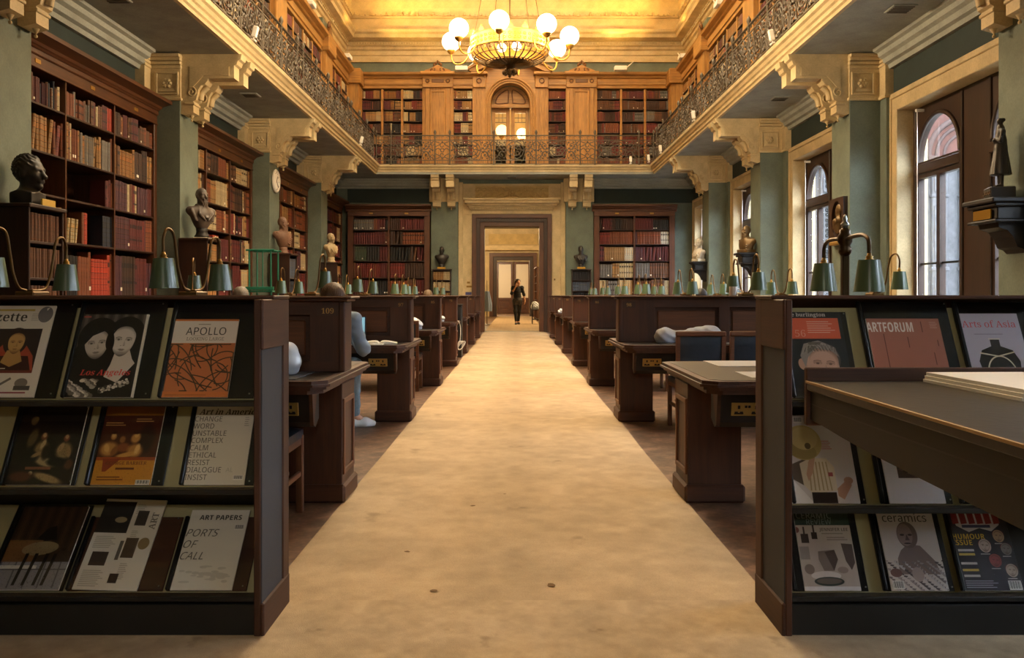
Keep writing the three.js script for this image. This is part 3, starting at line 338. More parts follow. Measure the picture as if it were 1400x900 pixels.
  for (const s of [-1, 1]) { const q = mb(); q.tube([[cx + s * 0.08, 7.55, z - 0.12], [cx + s * 0.48, 7.55, z - 0.12], [cx + s * 0.4, 7.78, z - 0.12], [cx + s * 0.08, 7.98, z - 0.12], [cx + s * 0.08, 7.55, z - 0.12]], 0.018, 30, 5); q.build('panel_moulding', M.oakDark, d);
    const lf = mb(); for (const [a, b] of [[0.02, 0.14], [0.5, 0.62]]) lf.box(cx + s * a, cx + s * b, 5.27, 7.36, z - 0.22, z - 0.14, 0.008); lf.box(cx + s * 0.14, cx + s * 0.5, 7.22, 7.36, z - 0.22, z - 0.14, 0.008); lf.box(cx + s * 0.14, cx + s * 0.5, 5.27, 5.42, z - 0.22, z - 0.14, 0.008); lf.build('leaf', M.oak, d); mb().box(cx + s * 0.13, cx + s * 0.51, 5.41, 7.23, z - 0.19, z - 0.184).build('pane', M.glass, d); const lead = mb(); for (const yy of [6.92, 7.07]) lead.box(cx + s * 0.14, cx + s * 0.5, yy - 0.01, yy + 0.01, z - 0.2, z - 0.17); for (const k of [0.26, 0.38]) lead.box(cx + s * k - 0.008, cx + s * k + 0.008, 6.92, 7.22, z - 0.2, z - 0.17); lead.build('glazing_bar', M.iron, d); }
  for (const s of [-1, 1]) { const q = mb(); q.prism([[cx + s * 1.32, 8.42], [cx + s * 1.32, 8.5], [cx + s * 0.34, 8.98], [cx + s * 0.34, 8.86], [cx + s * 0.42, 8.82], [cx + s * 0.5, 8.7], [cx + s * 1.1, 8.42]], 'z', z, z + 0.62); q.prism([[cx + s * 1.36, 8.47], [cx + s * 1.36, 8.53], [cx + s * 0.3, 9.05], [cx + s * 0.3, 8.98]], 'z', z, z + 0.7); q.build('pediment', M.oak, d); }
  }
// room seen through the gallery door: a lit lobby with globe lamps
{
  const r = structure('wall_gallery_lobby'), z = -BACK - 0.5; mb().box(-2.2, 1.9, 5.06, 5.26, z - 4, z).build('floor', M.oak, r); mb().box(-2.2, 1.9, 8.6, 8.8, z - 4, z).build('ceiling', M.cream, r); for (const x of [-2.3, 1.9]) mb().box(x, x + 0.1, 5.06, 8.8, z - 4, z).build('plaster', M.cream, r); mb().box(-2.3, 2.0, 5.06, 8.8, z - 4.2, z - 4).build('plaster', M.cream, r);
  const glow = new THREE.MeshStandardMaterial({ color: 0xffffff, emissive: col('#ffdba4'), emissiveIntensity: 2.2 }); let l0; [[-0.46, 6.95, -1.3, 'round glowing globe lamp behind the first glazed gallery door leaf'], [0.26, 6.95, -1.9, 'round glowing globe lamp behind the second glazed gallery door leaf']].forEach(([x, y, dz, lb]) => { if (!l0) { l0 = thing('globe_lamp', lb, 'lamp', [x, y, z + dz]); mb().ball(0, 0, 0, 0.21, 1, 20).build('globe_bulb', glow, l0); const s = mb(); s.lathe([[0, -1.46], [0.14, -1.46], [0.12, -1.4], [0.03, -1.3], [0.02, -0.9], [0.05, -0.6], [0.02, -0.4], [0.02, -0.3], [0.1, -0.22], [0.1, -0.17]], 12); s.build('stem', M.brass, l0); } else copyOf(l0, lb, [x, y, z + dz]); const p = new THREE.PointLight(new THREE.Color().setRGB(1, 0.66, 0.3), 9); p.position.set(x, y, z + dz); p.castShadow = true; p.shadow.radius = 9; scene.add(p); });
}
// great doorway at the end of the aisle
{
  const d = structure('door_1'), z = -BACK, c = -0.1, sur = mb();
  sur.box(c - 1.62, c - 1.28, 0, 3.84, z, z + 0.1, 0.01); sur.box(c + 1.28, c + 1.62, 0, 3.84, z, z + 0.1, 0.01); sur.box(c - 1.62, c + 1.62, 3.838, 4.86, z, z + 0.095, 0.01); sur.box(c - 1.75, c - 1.6, 0, 4.9, z, z + 0.14, 0.01); sur.box(c + 1.6, c + 1.75, 0, 4.9, z, z + 0.14, 0.01); sur.build('surround', M.creamDoor, d);
  const hood = mb(); for (const [y0, y1, pr] of [[3.838, 3.99, 0.14], [3.985, 4.07, 0.18], [4.065, 4.13, 0.25], [4.125, 4.2, 0.33], [4.195, 4.29, 0.41], [4.285, 4.36, 0.46]]) hood.box(c - 1.2 - pr * 0.82, c + 1.2 + pr * 0.82, y0, y1, z, z + pr, 0.012); hood.build('hood', M.creamDoor, d);
  const dt = mb(); for (let k = 0; k < 34; k++) dt.box(c - 1.36 + k * 0.08, c - 1.32 + k * 0.08, 4.02, 4.1, z + 0.18, z + 0.24); dt.build('dentil_trim', M.creamDoor, d);
  mb().box(c - 1.2, c + 1.2, 4.36, 4.8, z + 0.06, z + 0.12).build('frieze', M.stuccoGold, d);
  const sc = mb(); for (let k = 1; k <= 9; k++) for (const s of [-1, 1]) { const x = c + s * (0.06 + k * 0.118), up = k % 2 ? 0.07 : -0.07, a = s > 0 ? 3.6 : -0.5; sc.tube(spiral(x, 4.57 + up, 0.1, 0.02, a, a - s * (k % 2 ? 7.5 : -7.5), 18).map((p) => [p[0], p[1], z + 0.125]), 0.018, 24, 5); for (let q = 0; q < 3; q++) sc.ball(x + s * 0.05 * (q - 1), 4.57 - up * (1.2 + 0.3 * q), z + 0.12, 0.032, 1.5, 6); } for (let q = 0; q < 7; q++) { const a = q / 7 * 6.283; sc.ball(c + 0.09 * Math.cos(a), 4.58 + 0.1 * Math.sin(a), z + 0.125, 0.045, 1.2, 8); } sc.ball(c, 4.58, z + 0.14, 0.06, 1, 10); sc.build('scroll_relief', M.stuccoGold, d);
  const aw = (i, o, dep, m, n) => { const g = mb(), e = 0.9 + i, f = 0.9 + o; g.box(c - f, c - e, 0, 3.46 + o, z - 0.02, z + dep, 0.01); g.box(c + e, c + f, 0, 3.46 + o, z - 0.02, z + dep, 0.01); g.box(c - f, c + f, 3.46 + i, 3.46 + o, z - 0.02, z + dep, 0.01); g.build(n, m, d); };
  aw(0.26, 0.4, 0.26, M.mahogany, 'architrave'); aw(0.14, 0.28, 0.18, M.darkwood, 'architrave'); aw(0, 0.16, 0.13, M.mahogany, 'architrave');
  const bead = mb(); for (let k = 0; k < 40; k++) for (const s of [-1, 1]) bead.box(c + s * 1.2 - 0.02, c + s * 1.2 + 0.02, 0.16 + k * 0.086, 0.2 + k * 0.086, z + 0.17, z + 0.21); for (let k = 0; k < 28; k++) bead.box(c - 1.17 + k * 0.086, c - 1.13 + k * 0.086, 3.68, 3.72, z + 0.17, z + 0.21); bead.build('bead_trim', M.mahogany, d);
  const j = mb(); j.box(c - 0.94, c - 0.9, 0, 3.5, z - 0.5, z, 0.006); j.box(c + 0.9, c + 0.94, 0, 3.5, z - 0.5, z, 0.006); j.box(c - 0.94, c + 0.94, 3.46, 3.5, z - 0.5, z, 0.006); j.build('jamb', M.darkwood, d);
  for (const [x, y, w, h, m] of [[-1.52, 1.62, 0.1, 0.06, M.brass], [-1.5, 1.49, 0.17, 0.06, M.brass], [-1.52, 1.26, 0.2, 0.1, std('#46477a', 0.5)], [1.3, 1.72, 0.05, 0.06, M.oldBrass]]) { const l = { 1.62: 'small brass plate beside the doorway, above two other signs', 1.49: 'wide brass plate beside the doorway, between two other signs', 1.26: 'violet blue sign beside the doorway, under two brass plates', 1.72: 'small round-edged brass switch on the cream doorway surround' }[y]; mb().box(x - w / 2, x + w / 2, y - h / 2, y + h / 2, z + 0.095, z + 0.115, 0.004).build(y === 1.72 ? 'light_switch' : 'wall_sign', m, scene, { label: l, category: y === 1.72 ? 'switch' : 'sign' }); }
}
// next room, and the glazed door at its far end
{
  const r = structure('wall_next_room'), z0 = -BACK - 0.5, z1 = -50; mb().box(-5.5, -5.2, 0, 6.4, z1, z0).build('plaster', M.cream, r); mb().box(5.2, 5.5, 0, 6.4, z1, z0).build('plaster', M.cream, r); mb().box(-5.5, 5.5, 6.2, 6.4, z1 - 0.5, z0).build('ceiling', M.cream, r);
  const sh = rectShape(-5.5, 5.5, 0, 6.4), c = -0.1, h = new THREE.Path(); h.moveTo(c - 0.93, 0.001); h.lineTo(c + 0.93, 0.001); h.lineTo(c + 0.93, 3.2); h.lineTo(c - 0.93, 3.2); h.closePath(); sh.holes.push(h); mb().add(plate(sh, 0.5, mx(0, 0, z1 - 0.5))).build('plaster', M.creamDoor, r);
  mb().box(-5.2, 5.2, 5.0, 5.35, -48.2, -47.6, 0.02).build('beam', M.cream, r); mb().box(-5.2, 5.2, 5.0, 5.3, z1, -48.2).build('soffit', M.soffit, r);
  mb().box(c - 1.7, c + 1.7, 3.75, 4.05, z1 - 0.01, z1 + 0.4, 0.03).build('hood', M.creamDoor, r); mb().box(c - 1.4, c + 1.4, 4.1, 4.7, z1, z1 + 0.06).build('frieze', M.stuccoGold, r);
  const d = structure('door_3'), aw = (i, o, dep, m) => { const g = mb(), e = 0.93 + i, f = 0.93 + o; g.box(c - f, c - e, 0, 3.2 + o, z1 - 0.02, z1 + dep, 0.01); g.box(c + e, c + f, 0, 3.2 + o, z1 - 0.02, z1 + dep, 0.01); g.box(c - f, c + f, 3.2 + i, 3.2 + o, z1 - 0.02, z1 + dep, 0.01); g.build('architrave', m, d); }; aw(0.2, 0.42, 0.2, M.mahogany); aw(0, 0.22, 0.12, M.darkwood);
  for (const x of [-2.3, 2.0]) mb().box(x, x + 0.1, 0, 4, -58.6, z1 - 0.5).build('plaster', M.cream, d); mb().box(-2.3, 2.1, 3.6, 3.8, -58.6, z1 - 0.5).build('lintel', M.cream, d); mb().box(-2.3, 2.1, 0, 3.8, -58.9, -58.6).build('plaster', M.cream, d);
  const zd = -57.9; for (const s of [-1, 1]) { const l = mb(); l.box(c + s * 0.02, c + s * 0.16, 0.02, 3.4, zd, zd + 0.07, 0.01); l.box(c + s * 0.98, c + s * 1.15, 0.02, 3.4, zd, zd + 0.07, 0.01); l.box(c + s * 0.16, c + s * 0.98, 0.02, 0.22, zd, zd + 0.07, 0.01); l.box(c + s * 0.16, c + s * 0.98, 0.85, 1.04, zd, zd + 0.07, 0.01); l.box(c + s * 0.16, c + s * 0.98, 3.25, 3.4, zd, zd + 0.07, 0.01); l.box(c + s * 0.28, c + s * 0.86, 0.34, 0.74, zd, zd + 0.05, 0.02); l.box(c + s * 0.16, c + s * 0.98, 0.22, 0.85, zd, zd + 0.03); l.build('leaf', M.mahogany, d); mb().box(c + s * 0.15, c + s * 0.99, 1.03, 3.26, zd + 0.02, zd + 0.03).build('pane', M.frosted, d); const hd = mb(); hd.box(c + s * 0.06, c + s * 0.12, 1.35, 1.65, zd + 0.07, zd + 0.09, 0.004); hd.build('handle', M.brass, d); }
  const lamps = [['warm round globe light hung high in the next room', 3.4, 4.6, -36], ['warm round globe light hung over the far end of the next room', -2.6, 4.6, -43]], glow = new THREE.MeshStandardMaterial({ color: 0xffffff, emissive: col('#ffd9a0'), emissiveIntensity: 1.3 });
  let p0; for (const [lb, x, y, z] of lamps) { if (!p0) { p0 = thing('pendant_light', lb, 'light', [x, y, z]); mb().ball(0, 0, 0, 0.2, 1, 16).build('globe_bulb', glow, p0); const q = mb(); q.rod([0, 0.18, 0], [0, 1.6, 0], 0.015); q.lathe([[0.08, 0.16], [0.09, 0.2], [0.03, 0.26], [0, 0.3]], 10); q.build('stem', M.brass, p0); } else { const k = copyOf(p0, lb, [x, y, z]); } const l = new THREE.PointLight(new THREE.Color().setRGB(1, 0.74, 0.42), 85); l.position.set(x, y, z); l.castShadow = true; l.shadow.radius = 9; scene.add(l); }
  { const l = new THREE.PointLight(new THREE.Color().setRGB(1, 0.8, 0.55), 36); l.position.set(-1.5, 3.2, -54); l.castShadow = true; l.shadow.radius = 9; scene.add(l); const q = copyOf(p0, 'small round globe light in the lobby behind the far doorway', [-1.5, 3.2, -54]); q.scale.setScalar(0.3); }
}

// ================= BOOKCASES AND BOOKS =================
const bookGeo = (() => {   // one unit wide, high and deep; rounded spine at z = 0, boards proud of the page block
  const g = mb(), n = 5, pos = [], uv = [], tri = (a, b, c, ua, ub, uc) => { pos.push(...a, ...b, ...c); uv.push(...ua, ...ub, ...uc); }, arc = (k) => { const t = k / n * 2 - 1; return [t * 0.5, -0.075 * t * t]; };
  for (let k = 0; k < n; k++) { const [x0, z0] = arc(k), [x1, z1] = arc(k + 1), u0 = k / n, u1 = (k + 1) / n; tri([x0, 0, z0], [x1, 0, z1], [x1, 1, z1], [u0, 0], [u1, 0], [u1, 1]); tri([x0, 0, z0], [x1, 1, z1], [x0, 1, z0], [u0, 0], [u1, 1], [u0, 1]); tri([x0, 1, z0], [x1, 1, z1], [0, 1, -0.12], [0.5, 0.99], [0.5, 0.99], [0.5, 0.99]); tri([x1, 0, z1], [x0, 0, z0], [0, 0, -0.12], [0.5, 0.01], [0.5, 0.01], [0.5, 0.01]); }
  const quad = (a, b, c, d, u) => { tri(a, b, c, u, u, u); tri(a, c, d, u, u, u); };
  for (const s of [-1, 1]) { const a = [s * 0.5, 0, -0.075], b = [s * 0.5, 0, -1], c = [s * 0.5, 1, -1], d = [s * 0.5, 1, -0.075]; s < 0 ? quad(b, a, d, c, [0.5, 0.02]) : quad(a, b, c, d, [0.5, 0.02]); const e = s * 0.4, f = (y) => [[s * 0.5, y, -0.075], [s * 0.5, y, -1], [e, y, -1], [e, y, -0.075]]; quad(...f(1), [0.5, 0.02]); quad(...f(0), [0.5, 0.02]); quad([e, 0, -0.1], [e, 0, -1], [e, 1, -1], [e, 1, -0.1], [0.5, 0.02]); }
  quad([-0.4, 0.97, -0.1], [0.4, 0.97, -0.1], [0.4, 0.97, -0.97], [-0.4, 0.97, -0.97], [0.02, 0.5]); quad([-0.4, 0.03, -0.1], [0.4, 0.03, -0.1], [0.4, 0.97, -0.1], [-0.4, 0.97, -0.1], [0.5, 0.02]);
  const b = flat(pos); b.setAttribute('uv', new THREE.Float32BufferAttribute(uv, 2)); return b;
})();
const spineMaps = [0, 1, 2, 3, 4].map((k) => pixTex(64, 256, (u, v) => {   // printed and tooled spines; multiplied with the cloth or leather colour
  let t = 0.78 + 0.22 * (fbm(u, v, 4, 12, 100 + k, 4) - 0.5) + 0.12 * (fbm(u, v, 2, 40, 130 + k, 2) - 0.5), w = 0; const line = (a, h) => Math.abs(v - a) < h, inner = u > 0.12 && u < 0.88;
  if (k === 1) for (const a of [0.14, 0.3, 0.46, 0.62, 0.78, 0.92]) { if (line(a, 0.01)) t *= 0.6; if (line(a + 0.016, 0.005)) w = 0.8; }
  if ((k === 1 || k === 3) && inner && v > 0.64 && v < 0.76 && (Math.floor(v * 90) % 3 !== 0) && hash(Math.floor(u * 15), Math.floor(v * 90), k) > 0.35) w = 1;
  if (k === 2 && (line(0.08, 0.008) || line(0.9, 0.008) || line(0.86, 0.004))) w = 0.9;
  if (k === 2 && inner && v > 0.45 && v < 0.8 && Math.abs(u - 0.5) < 0.12 && hash(Math.floor(u * 10), Math.floor(v * 120), 9) > 0.4) w = 0.8;
  if (k === 3 && (line(0.2, 0.012) || line(0.84, 0.012))) t *= 0.55;
  if (k === 4 && inner && ((v > 0.7 && v < 0.82) || (v > 0.3 && v < 0.36))) t *= 0.4;
  return w ? [255, 255 * (0.82 + 0.1 * (1 - w)), 255 * 0.55] : [255 * t, 255 * t, 255 * t];
}));
const BOOK = { 'dark brown': '#4a2f1f', 'brown': '#74492a', 'tan': '#b58a54', 'cream': '#d8c49a', 'white': '#e6dfd0', 'maroon': '#6b2626', 'dark red': '#843027', 'orange red': '#c4452a', 'plum': '#5c2f3c', 'green': '#4c5940', 'navy blue': '#272f43', 'slate blue': '#5a6679', 'black': '#201c1a', 'ochre': '#a8763a', 'rust': '#93502c', 'grey': '#85807a' };
const bookMats = new Map(), bookMat = (c, k) => { const q = c + k; if (!bookMats.has(q)) bookMats.set(q, std(BOOK[c], 0.62, { map: spineMaps[k] })); return bookMats.get(q); };
const ORD = ['first', 'second', 'third', 'fourth', 'fifth', 'sixth', 'seventh', 'eighth', 'ninth', 'tenth', 'eleventh', 'twelfth', 'thirteenth', 'fourteenth', 'fifteenth', 'sixteenth', 'seventeenth', 'eighteenth', 'nineteenth', 'twentieth', 'twenty-first', 'twenty-second', 'twenty-third', 'twenty-fourth', 'twenty-fifth', 'twenty-sixth', 'twenty-seventh', 'twenty-eighth', 'twenty-ninth', 'thirtieth', 'thirty-first', 'thirty-second', 'thirty-third', 'thirty-fourth', 'thirty-fifth', 'thirty-sixth', 'thirty-seventh', 'thirty-eighth'];
const shelved = [[], [], [], [], []], labelsLoose = []; let single = 0;
const labelGeo = new THREE.BoxGeometry(0.62, 0.09, 0.03).translate(0, 0.16, -0.008), labelMat = std('#e9e2d0', 0.7);
// fills one opening of a case; case local axes: x along, y up, the front at z = 0
function fill(root, cell, o) {
  let x = cell.x0 + 0.004 + (cell.x1 - cell.x0) * (o.from ?? 0), end = cell.x0 + (cell.x1 - cell.x0) * (o.to ?? 1) - 0.004, n = 0, left = 0, c, k, h, th, dp; const gap = cell.y1 - cell.y0; root.updateMatrixWorld(true);
  while (x < end - 0.012) {
    if (left <= 0) { left = rnd() < (o.sets ?? 0.4) ? 2 + Math.floor(rnd() * (o.run ?? 7)) : 1; c = pick(o.cols); k = Math.floor(rnd() * 5); h = gap * rr(...(o.h ?? [0.68, 0.93])); th = rr(...(o.t ?? [0.022, 0.058])); dp = rr(0.16, 0.24); } left--;
    const t = Math.min(th * rr(0.94, 1.05), end - x), hh = h * rr(0.985, 1.0); if (t < 0.012) break;
    let a = 0; if (o.lean && rnd() < o.lean) a = -rr(0.05, 0.16); const step = t * Math.cos(a) + hh * Math.sin(-a); if (x + step > end) a = 0;
    const m = mx(x + t / 2 + 0, cell.y0, -(o.inset ?? 0.03) - rr(0, 0.018), 0, 0, a, v3(t * 0.97, hh, dp));
    const world = root.matrixWorld.clone().multiply(m), lab = rnd() < (o.labels ?? 0.06);
    if (o.as && single < 296) {
      const b = new THREE.Mesh(bookGeo, bookMat(c, k)); world.decompose(b.position, b.quaternion, b.scale); b.name = numbered('book'); b.castShadow = b.receiveShadow = true; const near = /^(dark|orange|navy|slate)/.test(c) || c.includes(' ');
      b.userData = { label: o.as(c, n), category: 'book', group: o.group }; if (lab) meshOf(labelGeo, labelMat, 'spine_label', b); scene.add(b); single++;
    } else { shelved[k].push([world, c]); if (lab) labelsLoose.push(world); }
    x += a ? step : t; n++;
  }
}
function bookcase(o) {
  const t = thing(o.name ?? 'bookcase', o.label, o.category ?? 'bookcase', o.pos, o.turn ?? 0, o.group), w = o.w, d = o.d ?? 0.5, st = o.st ?? 0.07, n = o.bays, ys = o.ys, top = o.top, fm = o.frame ?? M.casewood, cells = [], bw = (w - st * 2) / n, dv = o.dv ?? 0.028, hh = o.h;
  for (const [a, b] of [[0, st], [w - st, w]]) mb().box(a, b, 0, hh ?? top, -d, 0, 0.006).build('side_panel', fm, t);
  mb().box(st, w - st, ys[0], top, -d, -d + 0.02).build('back_panel', M.inside, t);
  for (let i = 1; i < n; i++) mb().box(st + bw * i - dv / 2, st + bw * i + dv / 2, ys[0], top, -d + 0.02, -0.005, 0.004).build('divider', fm, t);
  for (let i = 0; i < n; i++) ys.forEach((y, j) => { const x0 = st + bw * i + (i ? dv / 2 : 0), x1 = st + bw * (i + 1) - (i < n - 1 ? dv / 2 : 0); mb().box(x0, x1, y - 0.026, y, -d + 0.02, -0.012, 0.003).build('shelf', o.shelf ?? M.darkwood, t); cells.push({ bay: i, row: ys.length - 1 - j, x0, x1, y0: y + 0.001, y1: (j + 1 < ys.length ? ys[j + 1] - 0.026 : top) - 0.005 }); });
  if (ys[0] > 0.25) { mb().box(st, w - st, 0, ys[0] - 0.026, -d, -0.012).build('cupboard', fm, t); for (let i = 0; i < n; i++) { const q = mb(), x0 = st + bw * i + 0.03, x1 = st + bw * (i + 1) - 0.03; if (ys[0] > 0.4) { q.box(x0, x1, 0.12, ys[0] - 0.07, -0.014, 0.004, 0.008); q.build('cupboard_door', M.darkwood, t); } } }
  if (o.cornice) {
    const c = o.cornice; mb().box(0, w, top, top + c.rail, -d, 0.004, 0.004).build('rail', fm, t);
    mb().box(-c.e, w + c.e, top + c.rail, top + c.rail + c.frieze, -d, 0.03, 0.012).build('frieze', fm, t);
    const y = top + c.rail + c.frieze, p = [[-d, y], [0.03, y], [0.05, y + 0.02], [0.07, y + 0.03], [0.09, y + 0.06], [c.proj * 0.8, y + 0.09], [c.proj, y + 0.1], [c.proj, y + c.top], [-d, y + c.top]]; mb().prism(p, 'x', -c.e, w + c.e, 1).build('cornice', c.mat ?? fm, t);
    mb().box(0, w, top - 0.012, top + 0.012, 0, 0.022, 0.006).build('moulding', fm, t);
    if (c.plates) for (let i = 0; i < n; i++) mb().box(st + bw * (i + 0.5) - 0.06, st + bw * (i + 0.5) + 0.06, top + c.rail * 0.36, top + c.rail * 0.72, 0.002, 0.012, 0.003).build('number_plate', M.giltPaint, t);
  } else mb().box(-0.02, w + 0.02, hh - 0.04, hh, -d - 0.0, 0.025, 0.008).build('top', fm, t);
  return { root: t, cells };
}
const upperMix = ['tan', 'cream', 'white', 'brown', 'ochre', 'dark red', 'brown', 'grey', 'slate blue', 'tan', 'rust'], tanMix = ['tan', 'ochre', 'brown', 'cream', 'rust', 'brown', 'dark brown', 'tan', 'maroon'], redMix = ['maroon', 'dark red', 'plum', 'maroon', 'dark red', 'cream', 'brown', 'plum', 'rust'], backMix = ['maroon', 'dark red', 'rust', 'dark brown', 'maroon', 'brown', 'black', 'rust', 'maroon'];
const YS = [0.62, 1.2, 1.87, 2.42, 2.92, 3.48], CORN = { rail: 0.14, frieze: 0.07, top: 0.15, proj: 0.24, e: 0.0, plates: true };
const bayWord = ['first', 'middle', 'third'];
// the four tall cases between the left piers
{
  const caseLabel = ['tall dark wood wall bookcase partly empty, the first beside the head bust', 'tall dark wood wall bookcase between the second and third bust', 'tall dark wood wall bookcase past the round white clock', 'narrow-looking tall wall bookcase in the far corner behind the pale bust'];
  const short = ['partly empty bookcase', 'bookcase behind the green steps'];
  [8.77, 13.79, 18.81, 23.83].forEach((D, i) => {
    const { root, cells } = bookcase({ label: caseLabel[i], pos: [-5.62, 0, -(D + 0.79)], turn: Math.PI / 2, w: i < 3 ? 4.22 : 3.95, d: 0.6, st: 0.1, bays: 3, ys: YS, top: 3.88, cornice: CORN, group: 'tall wall bookcases' });
    for (const c of cells) {
      const as = i < 2 ? (q, n) => `${q} book, ${ORD[n]} from pier, ${ORD[c.row]} shelf down, ${bayWord[c.bay]} bay, ${short[i]}` : null, group = i < 2 ? ['books in the partly empty bookcase', 'books in the bookcase behind the green steps'][i] : null, B = { as: c.row < 5 ? as : null, group, labels: 0.05 };
      if (c.row === 5) continue;
      if (i === 0) {
        if (c.row === 0) fill(root, c, { ...B, cols: c.bay === 0 ? ['cream', 'white', 'tan', 'brown', 'slate blue', 'plum', 'maroon', 'navy blue'] : c.bay === 1 ? ['cream', 'orange red', 'tan', 'brown', 'maroon', 'rust', 'grey'] : ['dark brown', 'tan', 'rust', 'brown', 'maroon'], t: [0.028, 0.06], h: [0.6, 0.9], sets: 0.5, run: 3, to: c.bay === 0 ? 0.96 : 1 });
        if (c.row === 1) fill(root, c, { ...B, cols: c.bay === 2 ? ['brown', 'tan', 'dark brown', 'rust', 'ochre'] : upperMix, t: [0.03, 0.075], h: [0.7, 0.92], lean: c.bay === 0 ? 0.35 : 0.08 });
        if (c.row === 2) { if (c.bay === 2) fill(root, c, { ...B, cols: redMix, t: [0.05, 0.085], h: [0.86, 0.94], labels: 0.1 }); else fill(root, c, { ...B, cols: c.bay ? ['rust', 'maroon', 'tan'] : ['white', 'cream'], from: c.bay ? 0.86 : 0, to: c.bay ? 1 : 0.28, h: [0.7, 0.9], t: [0.04, 0.07] }); }
        if (c.row === 3) { if (c.bay === 0) fill(root, c, { ...B, cols: ['tan', 'cream', 'ochre'], t: [0.06, 0.1], h: [0.8, 0.86] }); if (c.bay === 1) { fill(root, c, { ...B, cols: ['white', 'cream', 'white'], to: 0.3, h: [0.45, 0.8], lean: 0.7, t: [0.03, 0.05] }); const q = B.as; fill(root, c, { ...B, as: (m, n) => q(m, n + 5), cols: ['rust', 'orange red'], from: 0.36, to: 0.48, h: [0.8, 0.82], t: [0.05, 0.08] }); fill(root, c, { ...B, as: (m, n) => q(m, n + 8), cols: ['navy blue'], from: 0.8, to: 1, h: [0.8, 0.85], sets: 1, t: [0.035, 0.05] }); } if (c.bay === 2) fill(root, c, { ...B, cols: redMix, t: [0.05, 0.08], h: [0.88, 0.93], labels: 0.22 }); }
        if (c.row === 4) fill(root, c, { ...B, cols: c.bay === 0 ? ['slate blue', 'black', 'navy blue', 'grey'] : c.bay === 1 ? ['black', 'dark brown', 'slate blue', 'brown', 'orange red', 'maroon', 'rust', 'grey'] : ['maroon', 'plum', 'dark brown', 'plum', 'plum'], t: [0.05, 0.085], h: [0.74, 0.93], labels: 0.15 });
      } else if (i === 1) fill(root, c, { ...B, cols: c.row < 2 ? tanMix : c.row === 3 && c.bay === 1 ? ['orange red', 'maroon', 'plum', 'maroon'] : c.bay === 2 ? ['cream', 'maroon', 'tan', 'plum', 'black', 'dark red', 'cream'] : redMix, t: [0.05, 0.08], h: [0.8, 0.94], sets: 0.6, labels: 0.1 });
      else fill(root, c, { cols: i === 2 ? (c.bay === 0 || c.row > 2 ? redMix : [...tanMix, 'cream', 'rust']) : [...redMix, 'cream', 'orange red', 'tan'], t: [0.045, 0.08], h: [0.8, 0.94], sets: 0.6, labels: 0.1 });
    }
  });
}
// two cases flanking the doorway in the end wall
for (const [x, w, lb, right] of [[-5.42, 2.66, 'wide two-bay bookcase of red volumes on the end wall beside the dark bust', 0], [2.56, 2.62, 'wide two-bay bookcase on the end wall beside the sage window piers', 1]]) {
  const { root, cells } = bookcase({ label: lb, pos: [x, 0, -BACK + 0.42], w, d: 0.42, st: 0.18, dv: 0.06, bays: 2, ys: [0.62, 1.22, 1.78, 2.32, 2.86, 3.33], top: 3.78, cornice: { ...CORN, proj: 0.16, e: 0.06 }, frame: M.mahogany, group: 'end wall bookcases' });
  for (const c of cells) { if (c.row > 4) continue; fill(root, c, { cols: right ? (c.row === 0 ? ['dark brown', 'maroon', 'black'] : c.row > 2 ? ['cream', 'grey', 'brown', 'tan', 'grey'] : ['cream', 'maroon', 'tan', 'plum', 'dark red', 'rust', 'white']) : c.row === 0 ? ['maroon', 'black', 'white', 'dark brown', 'rust', 'grey'] : c.row === 2 && !c.bay ? ['black', 'maroon', 'dark brown', 'green'] : backMix, t: [0.05, 0.09], h: c.row === 0 ? [0.7, 0.86] : [0.84, 0.95], sets: 0.75, run: 9, labels: 0.12, lean: c.row === 2 && c.bay ? 0.3 : 0.03 }); }
}
// oak cases of the gallery: end wall, then both long sides
for (const [x, w, n, lb] of [[-5.0, 2.02, 3, 'oak gallery bookcase of three bays, in the corner above the wall bookcases'], [2.64, 2.4, 3, 'oak gallery bookcase of three bays, in the corner above the windows'], [-2.02, 0.67, 1, 'slim one-bay oak gallery bookcase on the bookcase side of the arched door'], [1.06, 0.62, 1, 'slim one-bay oak gallery bookcase on the window side of the arched door']]) {
  const { root, cells } = bookcase({ label: lb, name: 'gallery_bookcase', pos: [x, 5.26, -BACK + 0.34], w, d: 0.33, st: 0.03, dv: 0.07, bays: n, ys: [0.14, 0.49, 0.86, 1.23, 1.61, 1.99, 2.34], top: 2.64, h: 2.7, frame: M.oak, group: 'oak gallery bookcases' });
  for (const c of cells) fill(root, c, { cols: x < -3 ? ['dark brown', 'tan', 'rust', 'ochre', 'brown', 'black', 'maroon', 'cream', 'dark red'] : x < 0 ? ['maroon', 'rust', 'dark red', 'cream', 'tan'] : ['brown', 'dark brown', 'rust', 'maroon', 'dark red', 'brown', x < 2 ? 'cream' : 'grey'], t: [0.03, 0.055], h: [0.78, 0.92], inset: 0.012, labels: x < -1.9 && x > -3 ? 0.3 : 0.08, sets: 0.6 });
}
